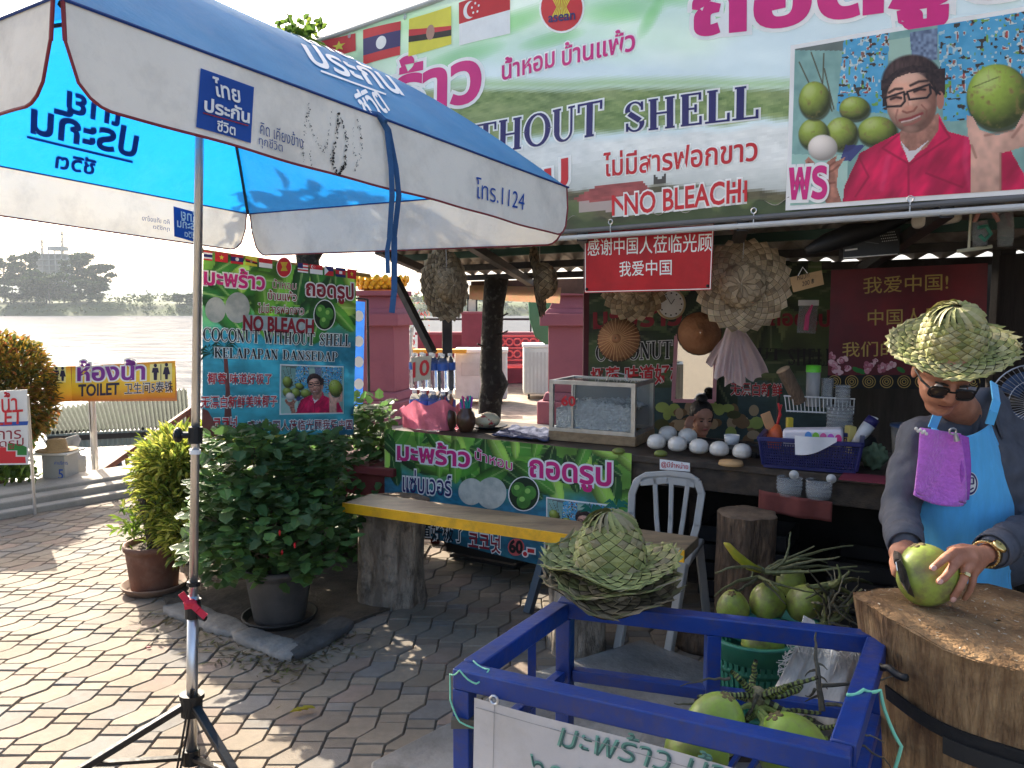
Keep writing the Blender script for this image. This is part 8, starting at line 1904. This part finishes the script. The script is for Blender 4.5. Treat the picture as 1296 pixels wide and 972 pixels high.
# shade tree rising behind the hanging banner
t = thing('shade_tree', (-1.44, 5.75, 0), 'leafy tree behind the hanging banner, its top leaves showing over the umbrella', 'tree'); mb = MB()
mb.tube([(-1.42, 5.75, -.05), (-1.46, 5.75, .8), (-1.42, 5.78, 1.6), (-1.5, 5.8, 2.4), (-1.6, 5.8, 3.1)], [.11, .09, .085, .07, .03], 14)
for p, q in (((-1.45, 5.78, 2.0), (-2.1, 5.7, 2.8)), ((-1.45, 5.78, 1.9), (-.9, 5.9, 2.6)), ((-1.5, 5.8, 2.4), (-1.3, 6.4, 3.0)), ((-1.5, 5.8, 2.3), (-1.75, 5.5, 3.2))): mb.tube([p, Vector(p).lerp(Vector(q), .6)+Vector((0, 0, .12)), q], [.05, .03, .012], 8)
mb.build('trunk', TRK, t, smooth=True); mb = MB(); rd = random.Random(91)
for k in range(7000):
    d = rdir(rd, 0); p = Vector((-1.6, 6.05, 2.88))+Vector((d.x*1.0, d.y*1.1, d.z*.64))*rd.random()**.4
    if mnoise.noise(p*3.1) < -.28 or p.z < 2.25: continue
    leaf(mb, p, rdir(rd, -.1), Vector((0, 0, 1)), rd.uniform(.09, .16), .06, vary(rd.choice([(.07, .14, .02), (.10, .18, .03), (.05, .10, .02)]), rd))
for x, y in ((352, 44), (362, 33), (372, 36), (380, 40), (392, 36), (398, 43), (404, 34), (386, 30), (366, 42), (376, 46)):
    for j in range(5): leaf(mb, PY(x+rd.uniform(-5, 5), y+rd.uniform(-5, 8), 5.8), rdir(rd, .5), Vector((0, -1, .3)), rd.uniform(.05, .09), .045, vary(rd.choice([(.12, .2, .03), (.2, .27, .04), (.08, .14, .03)]), rd))
mb.build('crown', LEAF, t)
# ================================================================== the coconut cutter
SKIN = mat('skin', srgb(170, 114, 88), .5, col2=srgb(194, 138, 110), scale=12, bump=.12, bscale=120, spec=.4)
SHIRTM = mat('grey_shirt', srgb(78, 81, 90), .8, var=.10, scale=30, bump=.5, bscale=9, stretch=(1.6, 1.6, .6))
man = thing('person', (1.47, 2.60, 0), 'man in woven palm hat, grey shirt and blue apron cutting a coconut on the block', 'person')
f = Vector((-.20, -.80, -.56)).normalized(); r = f.cross(Vector((0.10, 0, 1))).normalized(); u = r.cross(f).normalized()
Eye = PY(1204, 494, 2.285); Hc = Eye-f*.085
def H(a, b, c): return Hc+r*a+f*b+u*c            # right, forward, up of the head
sh_l, sh_r = PY(1163, 556, 2.55), PY(1296, 556, 2.62)
el_l, el_r = PY(1138, 648, 2.47), PY(1322, 660, 2.48)
wr_l, wr_r = PY(1147, 694, 2.23), PY(1246, 702, 2.115)
neck = (sh_l+sh_r)/2+Vector((.012, .015, .055)); chest = PY(1230, 610, 2.60); waist = PY(1238, 700, 2.63); hip = Vector((1.50, 2.66, .80))
bd_ = MB(); HM = Matrix((r, f, u)).transposed()
bd_.ell(H(0, -.01, .03), (.077, .094, .088), 20, 14, HM); bd_.ell(H(0, .028, -.035), (.064, .066, .070), 20, 12, HM); bd_.ell(H(0, .045, -.085), (.040, .042, .035), 16, 10, HM)
bd_.ell(H(-.035, .052, -.03), (.026, .022, .024), 12, 8, HM); bd_.ell(H(.035, .052, -.03), (.026, .022, .024), 12, 8, HM)
cap(bd_, H(0, .085, .012), .010, H(0, .104, -.022), .013, 10); bd_.ell(H(-.014, .095, -.026), (.010, .010, .008), 8, 6, HM); bd_.ell(H(.014, .095, -.026), (.010, .010, .008), 8, 6, HM)
bd_.ell(H(0, .084, -.052), (.022, .010, .006), 10, 6, HM); bd_.ell(H(0, .082, -.062), (.019, .010, .006), 10, 6, HM)
for s_ in (-1, 1): bd_.ell(H(s_*.077, -.012, -.012), (.010, .020, .030), 10, 8, HM)
cap(bd_, H(0, -.035, -.06), .052, neck+Vector((0, .03, 0)), .060)
cap(bd_, neck, .06, chest, .11); cap(bd_, chest, .11, waist, .11); cap(bd_, waist, .11, hip, .12)
for s_, S_, E_, W_ in ((0, sh_l, el_l, wr_l), (1, sh_r, el_r, wr_r)):
    cap(bd_, neck, .05, S_, .050); cap(bd_, S_, .048, E_, .040); cap(bd_, E_, .040, W_, .026)
    hp = hip+Vector((-.09 if s_ == 0 else .09, 0, -.02)); kn = hp+Vector((0, -.02, -.38)); ak = Vector((hp.x, 2.66, .09))
    cap(bd_, hp, .085, kn, .056); cap(bd_, kn, .055, ak, .036); cap(bd_, ak, .038, ak+Vector((0, -.15, -.05)), .034)
# left hand spread over the coconut
K = [PY(1207, 699, 2.05), PY(1213, 709, 2.04), PY(1222, 720, 2.045), PY(1232, 724, 2.06)]
for k_ in K: cap(bd_, wr_r, .023, k_, .0145)
cap(bd_, PY(1228, 706, 2.075), .024, PY(1218, 708, 2.062), .020)
fing = [[K[0], PY(1196, 706, 2.022), PY(1188, 713, 2.008), PY(1180.5, 719, 2.004)], [K[1], PY(1203, 722, 2.012), PY(1196, 731, 2.002), PY(1189, 736, 2.0)], [K[2], PY(1220, 733, 2.03), PY(1214, 745, 2.025), PY(1206, 757, 2.03)], [K[3], PY(1231, 737, 2.05), PY(1227, 748, 2.05), PY(1221, 757, 2.06)]]
FR = [(.0135, .0120, .0108, .0098), (.0138, .0122, .011, .0100), (.0128, .0112, .0102, .0094), (.0115, .010, .009, .0085)]
for P, q in zip(fing, FR):
    for i in range(3): cap(bd_, P[i], q[i], P[i+1], q[i+1], 10)
cap(bd_, PY(1234, 698, 2.10), .018, PY(1218, 694, 2.115), .0145); cap(bd_, PY(1218, 694, 2.115), .0145, PY(1203, 696, 2.14), .011)
# right hand closed round the knife handle behind the coconut
ph = PY(1139, 700, 2.165); cap(bd_, wr_l, .024, ph, .030); K2 = [PY(1146, 698, 2.135), PY(1139, 702, 2.130), PY(1134, 707, 2.130), PY(1131, 712, 2.135)]
for i, k_ in enumerate(K2):
    cap(bd_, ph, .022, k_, .0130); m_ = k_+Vector((-.004, -.020, -.022)); e_ = m_+Vector((.020, .002, -.014)); cap(bd_, k_, .0125, m_, .0115, 10); cap(bd_, m_, .0115, e_, .010, 10)
cap(bd_, ph+Vector((.012, -.01, .01)), .015, PY(1150, 704, 2.12), .012); cap(bd_, PY(1150, 704, 2.12), .012, PY(1149, 713, 2.10), .010)
body = fused(bd_, .0042, 'body', SKIN, man, smooth_it=5)
NAIL = mat('nail', srgb(206, 156, 140), .35)
for P, q in zip(fing[:3], FR):
    d = (P[3]-P[2]).normalized(); n_ = Vector((0, -1, .45)).normalized(); n_ = (n_-d*n_.dot(d)).normalized(); s_ = d.cross(n_)
    mb = MB(); mb.ell(P[3]+d*.001+n_*(q[3]*.80), (.0068, .0085, .0026), 12, 6, Matrix((s_, d, n_)).transposed()); mb.build('fingernail', NAIL, body, smooth=True)
# hair, face details
HAIR = mat('black_hair', (.012, .011, .011), .5, bump=.5, bscale=80)
mb = MB(); mb.ell(H(0, -.022, .035), (.081, .090, .088), 24, 16, HM)
mb.v = [tuple(Vector(v)) for v in mb.v]; mb.ell(H(-.076, -.02, .02), (.010, .026, .034), 10, 8, HM); mb.ell(H(.076, -.02, .02), (.010, .026, .034), 10, 8, HM); mb.build('hair', HAIR, man, smooth=True)
for s_ in (-1, 1):
    mb = MB(); mb.ell(H(s_*.031, .074, .0), (.013, .010, .009), 12, 8, HM); e_ = mb.build('eye', paint('eye_white', 214, 206, 200, .3), body, smooth=True)
    mb = MB(); mb.ell(H(s_*.031, .0825, -.002), (.0055, .003, .0055), 10, 6, HM); mb.build('iris', BLACKP, body, smooth=True)
    mb = MB(); mb.tube([H(s_*.015, .090, .019), H(s_*.03, .090, .023), H(s_*.048, .078, .018)], [.003, .0045, .002], 6); mb.build('eyebrow', HAIR, body)
mb = MB(); mb.tube([H(-.020, .089, -.0565), H(0, .094, -.056), H(.020, .089, -.0565)], [.0015, .0022, .0015], 6); mb.build('mouth', mat('lip', srgb(112, 62, 54), .5), body)
# black-rimmed glasses
gl_ = MB()
for s_ in (-1, 1):
    pts = [H(s_*(.034+.026*math.copysign(abs(math.cos(k*.3927))**.6, math.cos(k*.3927))), .097-.008*abs(math.cos(k*.3927)+.2)*.5, -.004+.018*math.copysign(abs(math.sin(k*.3927))**.6, math.sin(k*.3927))) for k in range(17)]
    gl_.tube(pts, .0034, 6); gl_.tube([H(s_*.060, .094, .006), H(s_*.078, .06, .006), H(s_*.083, -.01, -.004)], .0032, 6)
gl_.tube([H(-.010, .100, .004), H(.010, .100, .004)], .003, 6); g_ = gl_.build('glasses', BLACKP, man)
mb = MB()
for s_ in (-1, 1): mb.ell(H(s_*.034, .095, -.004), (.025, .0015, .017), 16, 6, HM)
mb.build('lens', mat('lens', (.03, .022, .02), .06, var=.05), g_, smooth=True)
hat_ = hat(H(0, -.028, .072), lookat(Vector((-.17, -.47, .87)), .5), 'x', 'x', .089, .132, .167, FRESH, 61, wob=.5, brim_up=.06, lift=.006, wid=.020, ragged=.014, shp=.8)
hat_.parent = man; hat_.location = hat_.location-man.location
del hat_['label']; del hat_['category']
# shirt
sb_ = MB(); cap(sb_, PY(1268, 552, 2.62), .075, PY(1252, 508, 2.63), .048); cap(sb_, neck+Vector((0, .01, -.02)), .092, neck+Vector((-.006, .02, .040)), .074)
cap(sb_, neck+Vector((0, .01, -.01)), .085, chest+Vector((-.05, 0, .05)), .13); cap(sb_, neck+Vector((0, .01, -.01)), .085, chest+Vector((.06, 0, .05)), .13)
for dx in (-.075, .075): cap(sb_, chest+Vector((dx, 0, 0)), .125, waist+Vector((dx, 0, 0)), .120); cap(sb_, waist+Vector((dx, 0, 0)), .120, hip+Vector((dx, 0, -.04)), .125)
for S_, E_, W_ in ((sh_l, el_l, wr_l), (sh_r, el_r, wr_r)):
    cap(sb_, neck+Vector((0, .01, -.03)), .075, S_, .070); cap(sb_, S_, .070, E_, .060); Wc = E_.lerp(W_, .86); cap(sb_, E_, .060, Wc, .046)
def fold(p, n): return .010*mnoise.noise(p*9+Vector((0, 0, 3)))+.0045*mnoise.noise(p*26)+.006*math.sin((p.z*34+p.x*22+6*mnoise.noise(p*6)))*max(0, mnoise.noise(p*5+Vector((7, 0, 0)))+.1)
shirt = fused(sb_, .008, 'shirt', SHIRTM, man, smooth_it=6, push=lambda p, n: 1.6*fold(p, n))
mb = MB(); 
for s_ in (-1, 1):
    c0 = neck+Vector((s_*.070, .02, .055)); mb.grid(lambda a, b: neck+Vector((s_*(.078*(1-a)+.020*a+.02*b), .03-.10*a-.02*b, .062*(1-b)+.02-.05*a-.012*b)), 10, 5)
mb.build('collar', SHIRTM, shirt, smooth=True, solid=.005)
for E_, W_ in ((el_l, wr_l), (el_r, wr_r)):
    d = (W_-E_).normalized(); p = E_.lerp(W_, .86); mb = MB(); mb.tube([p-d*.045, p-d*.02, p+d*.030], [.052, .051, .047], 20, False); mb.build('cuff', SHIRTM, shirt, smooth=True, solid=.004)
# trousers and shoes
tr_ = MB()
for s_ in (-1, 1):
    hp = hip+Vector((s_*.09, 0, -.02)); kn = hp+Vector((0, -.02, -.38)); ak = Vector((hp.x, 2.66, .12)); cap(tr_, hp, .105, kn, .075); cap(tr_, kn, .075, ak, .062)
cap(tr_, hip+Vector((-.08, 0, .03)), .115, hip+Vector((.08, 0, .03)), .115); fused(tr_, .012, 'trousers', paint('dark_trousers', 34, 34, 40, .85), man)
for s_ in (-1, 1):
    mb = MB(); mb.ell((hip.x+s_*.09, 2.60, .035), (.048, .125, .04), 16, 10); mb.build('shoe', BLACKP, man, smooth=True)
# apron
APB = mat('blue_apron', srgb(92, 188, 240), .75, var=.06, scale=22, bump=.35, bscale=11, stretch=(1.5, 1.5, .5), sheen=.2)
rows = [(538, 1177, 1253), (552, 1174, 1258), (575, 1168, 1268), (600, 1163, 1281), (625, 1161, 1290), (660, 1163, 1292), (690, 1166, 1286), (730, 1170, 1276), (780, 1176, 1286), (860, 1182, 1292)]
def apf(a, b, off=0.0):
    q = b*(len(rows)-1); i = min(int(q), len(rows)-2); k = q-i; y, x0, x1 = [rows[i][j]*(1-k)+rows[i+1][j]*k for j in range(3)]
    if i == 0: y += 18*(1-k)*(1-((a-.5)*2)**2)*.9
    e = (a-.5)*2; Y = 2.435+.075*e*e+.02*max(0, b-.6)-.012*math.sin(a*9+b*2)*b-.006*math.sin(a*21+b*5)*b-off
    return PY(x0+(x1-x0)*a, y, Y)
mb = MB(); mb.grid(apf, 40, 44); apron = mb.build('apron', APB, man, smooth=True, solid=.004)
mb = MB(); mb.tube([apf(k/30, 0) for k in range(31)], .004, 6); mb.tube([apf(0, k/30) for k in range(31)], .004, 6); mb.tube([apf(1, k/30) for k in range(31)], .004, 6); mb.build('hem', APB, apron, smooth=True)
mb = MB()
for P in ([PY(1180, 541, 2.48), PY(1186, 526, 2.47), PY(1192, 514, 2.49), PY(1200, 502, 2.55)], [PY(1252, 537, 2.48), PY(1257, 522, 2.475), PY(1261, 508, 2.50), PY(1258, 486, 2.60)]):
    mb = MB()
    for i in range(3): mb.beam(P[i], P[i+1]+(P[i+1]-P[i])*.05, .026, .005, Vector((0, -1, .3)))
    mb.build('neck_strap', APB, apron)
c_ = apf(.56, .47, .006); lg = Surf(c_, Vector((1, 0, 0)), Vector((0, .05, 1)))
for pts, m_, o_ in ((oval(1227, 612, 10.5, 15), INK_W, .002), (oval(1227, 612, 9.5, 14), INK_N, .003), (oval(1227, 612, 7.4, 11), INK_W, .004)):
    mb = MB(); mb.poly([lg.ev(*lg.hit(*p), o_) for p in pts]); mb.build('logo', m_, apron)
mb = MB()
for a, b in (((1224, 604), (1224, 620)), ((1224, 604.5), (1231, 604.5)), ((1231, 604.5), (1231, 612)), ((1224, 612), (1231, 612)), ((1226, 620), (1231, 617))): mb.beam(lg.ev(*lg.hit(*a), .0055), lg.ev(*lg.hit(*b), .0055), .004, .001, lg.N)
mb.build('logo', INK_N, apron)
# purple towel pinned to the apron
TW = mat('purple_towel', srgb(206, 116, 216), .9, var=.08, scale=60, bump=.5, bscale=110, sheen=.4)
def twf(a, b):
    x0, x1 = 1165+(1157-1165)*b, 1216+(1222-1216)*math.sin(b*2.2)+(0 if b < .9 else -3*(b-.9)*10); y = 541+8*a+(92*b)*(1+.05*a)-6*((a-.5)*2)**2*(1 if b > .9 else 0)
    return PY(x0+(x1-x0)*a, y, 2.405-.012*math.sin(a*7+b*2)-.006*math.sin(a*3.1)*b)
mb = MB(); mb.grid(twf, 26, 30); tw = mb.build('towel', TW, man, smooth=True, solid=.010)
mb = MB(); mb.grid(lambda a, b: PY(1213+12*a+3*math.sin(b*3), 549+86*b*(1-.08*a)+4*a, 2.392+.016*a+.006*math.sin(b*8)), 8, 22); mb.build('fold', mat('purple_fold_shaded', srgb(176, 92, 196), .9, var=.08, scale=60, bump=.5, bscale=110), tw, smooth=True, solid=.006)  # towel purple darkened to paint shade into the fold
mb = MB()
for k in range(6): mb.ell(PY(1159.5+2.6*k, 543.5+.9*k+(1 if k % 2 else -1), 2.385), (.005, .005, .0055), 8, 6)
mb.build('bead_clip', mat('pearl', (.75, .74, .7), .25), tw, smooth=True)
mb = MB(); mb.tube([PY(1206+4.5*math.cos(k*.7), 546+4.0*math.sin(k*.7), 2.385) for k in range(10)], .003, 6); mb.tube([PY(1209, 549, 2.385), PY(1211, 558, 2.385)], [.006, .009], 8); mb.build('metal_clip', ALU, tw)
# watch and ring
d = (wr_r-el_r).normalized(); wc = wr_r-d*.012; s_ = d.cross(Vector((0, -1, .4))).normalized(); n_ = s_.cross(d).normalized()
if n_.y > 0: n_ = -n_; s_ = -s_
GLD = mat('gold_metal', (.80, .60, .26), .22, 1.0, var=.1, scale=60)
wt = MB()
for k in range(26):
    a = 2*math.pi*k/26; wt.box(wc+(s_*math.cos(a)+n_*math.sin(a))*.0345, (.009, .022, .006), Matrix(((s_*-math.sin(a)+n_*math.cos(a)), d, (s_*math.cos(a)+n_*math.sin(a)))).transposed())
watch = wt.build('wristwatch', GLD, man, bevel=.0012)
dn = (n_*.85+s_*.35).normalized(); WM = lookat(dn); p = wc+dn*.036+Vector((.006, 0, -.004))
mb = MB(); mb.lathe([(.001, 0), (.019, 0), (.0205, .004), (.019, .009), (.016, .0095)], p, 30, WM); mb.build('watch_case', GLD, watch, smooth=True); mb = MB(); mb.lathe([(.001, .0088), (.0165, .0088)], p, 24, WM); mb.build('watch_dial', mat('dial', srgb(206, 190, 120), .3), watch)
mb = MB(); mb.beam(p+WM @ Vector((0, 0, .0095)), p+WM @ Vector((.009, .004, .0095)), .0018, .001); mb.beam(p+WM @ Vector((0, 0, .0095)), p+WM @ Vector((-.003, .011, .0095)), .0014, .001); mb.build('watch_hand', BLACKP, watch)
P = fing[2]; d = (P[1]-P[0]).normalized(); a1 = d.cross(Vector((0, 0, 1))).normalized(); a2 = d.cross(a1); q = P[0].lerp(P[1], .66)
mb = MB(); mb.tube([q+(a1*math.cos(k*.5236)+a2*math.sin(k*.5236))*.0128 for k in range(13)], .0024, 6); nf = Vector((0, -1, .4)); nf = (nf-d*nf.dot(d)).normalized(); mb.box(q+nf*.0135, (.013, .009, .005), Matrix((d.cross(nf), d, nf)).transposed()); mb.build('ring', GLD, man)
# what he holds
CC = PY(1172, 727, 2.10)
nut(CC, .079, (-.25, .15, .95), 'green coconut being cut, held under the man\'s hands on the chopping block', 8, NUT, 'coconut on the chopping block', el=1.04)
kn_ = thing('knife', PY(1146, 735, 2.05), 'short dark curved knife blade pressed into the left side of the held coconut', 'knife')
mb = MB(); B_ = [PY(x, y, Y) for x, y, Y in ((1134, 711, 2.075), (1140, 709, 2.065), (1147, 722, 2.045), (1152, 740, 2.035), (1158, 757, 2.045), (1149, 751, 2.055), (1140, 736, 2.065))]
mb.prism(B_, (.004, .012, .002)); mb.build('blade', mat('knife_steel', (.10, .10, .10), .3, .8, var=.4, scale=20), kn_)
mb = MB(); mb.tube([PY(1134, 711, 2.068), PY(1136, 722, 2.060), PY(1140, 736, 2.055), PY(1146, 746, 2.05)], .0022, 5); mb.build('cutting_edge', mat('bright_steel', (.75, .75, .75), .2, 1.0), kn_)
mb = MB(); mb.tube([PY(1137, 712, 2.075), PY(1136, 704, 2.12), PY(1135, 699, 2.16)], .011, 8); mb.build('handle', WOODD, kn_)
# fan behind him
t = thing('standing_fan', (1.95, 3.15, 0), 'round wire-guarded fan at the right edge behind the man', 'fan'); q = PY(1308, 512, 3.1); M = lookat((-.25, -.95, .1)); mb = MB()
R0 = .155
for rr in (R0, R0*.62, R0*.3): mb.tube([q+M @ Vector((rr*math.cos(k*.1745), rr*math.sin(k*.1745), .05*(1-(rr/R0)**2))) for k in range(37)], .003 if rr == R0 else .0016, 5)
for k in range(48):
    a = 2*math.pi*k/48; mb.tube([q+M @ Vector((rr*math.cos(a), rr*math.sin(a), .05*(1-(rr/R0)**2))) for rr in (R0*.14, R0*.5, R0)], .0012, 4)
mb.build('guard', mat('fan_wire', (.5, .5, .5), .35, .8), t); mb = MB()
for k in range(3):
    a = 2*math.pi*k/3; mb.grid(lambda x, y: q+M @ Vector(((.03+.10*x)*math.cos(a+(y-.5)*1.2), (.03+.10*x)*math.sin(a+(y-.5)*1.2), -.02+.03*(y-.5))), 6, 6)
mb.build('blade', paint('fan_blue', 60, 80, 110, .4), t, smooth=True, solid=.003); mb = MB(); mb.ell(q+Vector((0, .06, 0)), (.06, .08, .06), 16, 10); mb.build('motor', BLACKP, t, smooth=True)
mb = MB(); mb.tube([q+Vector((0, .06, -.05)), Vector((q.x, q.y+.06, .03))], .015, 10); mb.build('pole', BLACKM, t); mb = MB(); mb.lathe([(.001, .0), (.17, 0), (.16, .03), (.03, .045), (.001, .045)], (q.x, q.y+.06, 0), 26); mb.build('base', BLACKP, t, smooth=True)
# ================================================================== seated woman behind the tray
wm = thing('person', PY(890, 600, 5.0), 'seated woman with tied-up dark hair behind the tray, hand at her temple', 'person')
f = Vector((.12, -.97, -.18)).normalized(); r = f.cross(Vector((0, 0, 1))).normalized(); u = r.cross(f); Hc = PY(888, 529, 4.90)
HM = Matrix((r, f, u)).transposed(); bd_ = MB(); k = .86
def H(a, b, c): return Hc+(r*a+f*b+u*c)*k
def E_(c, q, n_=16, m_=10): bd_.ell(H(*c), tuple(x*k for x in q), n_, m_, HM)
E_((0, -.01, .03), (.077, .094, .088)); E_((0, .028, -.035), (.060, .064, .072)); E_((0, .05, -.09), (.034, .036, .03)); E_((-.035, .052, -.03), (.024, .02, .022)); E_((.035, .052, -.03), (.024, .02, .022))
cap(bd_, H(0, .085, .008), .008, H(0, .104, -.022), .010, 10); E_((0, .086, -.056), (.020, .010, .007), 10, 6)
for s_ in (-1, 1): E_((s_*.076, -.012, -.012), (.010, .02, .03), 10, 8)
nk = H(0, -.03, -.20); cap(bd_, H(0, -.03, -.06), .042, nk, .048); ch = nk+Vector((.02, .05, -.16)); cap(bd_, nk, .06, ch, .12); cap(bd_, ch, .12, ch+Vector((0, .05, -.22)), .13)
S1, S2 = nk+Vector((-.15, .03, -.05)), nk+Vector((.17, .03, -.05)); hd = PY(871, 541, 4.78); eb = PY(858, 568, 4.74)
cap(bd_, nk, .05, S1, .045); cap(bd_, S1, .045, eb, .036); cap(bd_, eb, .034, hd, .022); cap(bd_, nk, .05, S2, .045); cap(bd_, S2, .045, S2+Vector((.08, -.12, -.22)), .034); cap(bd_, S2+Vector((.08, -.12, -.22)), .034, S2+Vector((-.05, -.22, -.24)), .022)
for i in range(4):
    a = hd+Vector((-.018+.012*i, -.004, .018)); b = a+Vector((.012, .012, .030)); c = b+Vector((.016, .012, .014)); cap(bd_, hd, .016, a, .009, 8); cap(bd_, a, .0085, b, .0078, 8); cap(bd_, b, .0078, c, .0068, 8)
cap(bd_, hd, .014, hd+Vector((.028, .005, .002)), .009, 8)
lg_ = ch+Vector((0, .05, -.24))
for s_ in (-1, 1): cap(bd_, lg_+Vector((s_*.08, 0, 0)), .085, lg_+Vector((s_*.10, -.30, .02)), .06); cap(bd_, lg_+Vector((s_*.10, -.30, .02)), .055, Vector((lg_.x+s_*.10, lg_.y-.28, .04)), .035)
body = fused(bd_, .005, 'body', mat('skin_fair', srgb(176, 128, 106), .5, col2=srgb(190, 142, 118), scale=12), wm, smooth_it=5)
mb = MB(); mb.ell(H(0, -.020, .045), tuple(x*k for x in (.082, .092, .084)), 24, 14, HM); mb.ell(H(0, -.03, .135), tuple(x*k for x in (.042, .042, .032)), 16, 10, HM); mb.ell(H(-.070, -.01, .01), tuple(x*k for x in (.016, .04, .06)), 12, 8, HM); mb.ell(H(.070, -.01, .01), tuple(x*k for x in (.016, .04, .06)), 12, 8, HM); mb.build('hair', HAIR, wm, smooth=True)
for s_ in (-1, 1):
    mb = MB(); mb.ell(H(s_*.030, .079, .0), (.010, .006, .0042), 12, 8, HM); mb.build('eye', BLACKP, body, smooth=True); mb = MB(); mb.tube([H(s_*.014, .088, .020), H(s_*.03, .088, .024), H(s_*.046, .076, .019)], [.0018, .0026, .0014], 6); mb.build('eyebrow', HAIR, body)
mb = MB(); mb.ell(H(0, .093, -.056), (.016, .006, .0055), 10, 6, HM); mb.build('mouth', paint('lips', 160, 80, 76, .4), body, smooth=True)
sb_ = MB(); cap(sb_, nk+Vector((0, .02, -.06)), .07, ch, .135); cap(sb_, ch, .135, ch+Vector((0, .05, -.2)), .145)
for S_ in (S1, S2): cap(sb_, nk+Vector((0, .02, -.06)), .065, S_, .058)
cap(sb_, S1, .058, S1.lerp(eb, .5), .05); cap(sb_, S2, .058, S2+Vector((.05, -.07, -.13)), .05); fused(sb_, .010, 'shirt', paint('black_shirt', 26, 26, 30, .8), wm)
tr_ = MB()
for s_ in (-1, 1): cap(tr_, lg_+Vector((s_*.08, 0, 0)), .095, lg_+Vector((s_*.10, -.30, .02)), .072); cap(tr_, lg_+Vector((s_*.10, -.30, .02)), .07, Vector((lg_.x+s_*.10, lg_.y-.28, .12)), .05)
fused(tr_, .012, 'trousers', paint('dark_trousers', 34, 34, 40, .85), wm)
t = thing('low_stool', Vector((lg_.x, lg_.y+.02, 0)), 'low dark stool under the seated woman behind the counter', 'stool'); mb = MB(); zz_ = max(.12, lg_.z-.10); mb.box((lg_.x, lg_.y+.02, zz_-.015), (.30, .26, .03)); mb.build('seat', WOODD, t, bevel=.004)
for dx in (-.12, .12):
    for dy in (-.09, .11): mb = MB(); mb.box((lg_.x+dx, lg_.y+.02+dy, (zz_-.03)/2), (.03, .03, zz_-.032)); mb.build('leg', WOODD, t)
# ================================================================== air over the river
HZ = bpy.data.materials.new('haze_air'); HZ.use_nodes = True; hn = HZ.node_tree.nodes; hn.clear()
ho = hn.new('ShaderNodeOutputMaterial'); hv = hn.new('ShaderNodeVolumePrincipled'); hv.inputs['Density'].default_value = .0003; hv.inputs['Color'].default_value = (.82, .91, 1.0, 1); hv.inputs['Anisotropy'].default_value = 0
HZ.node_tree.links.new(hv.outputs[0], ho.inputs['Volume'])
mb = MB(); mb.box((0, 950, 60), (4800, 2050, 132)); tag(mb.build('haze', HZ, base=(0, 950, -6)), kind='stuff')
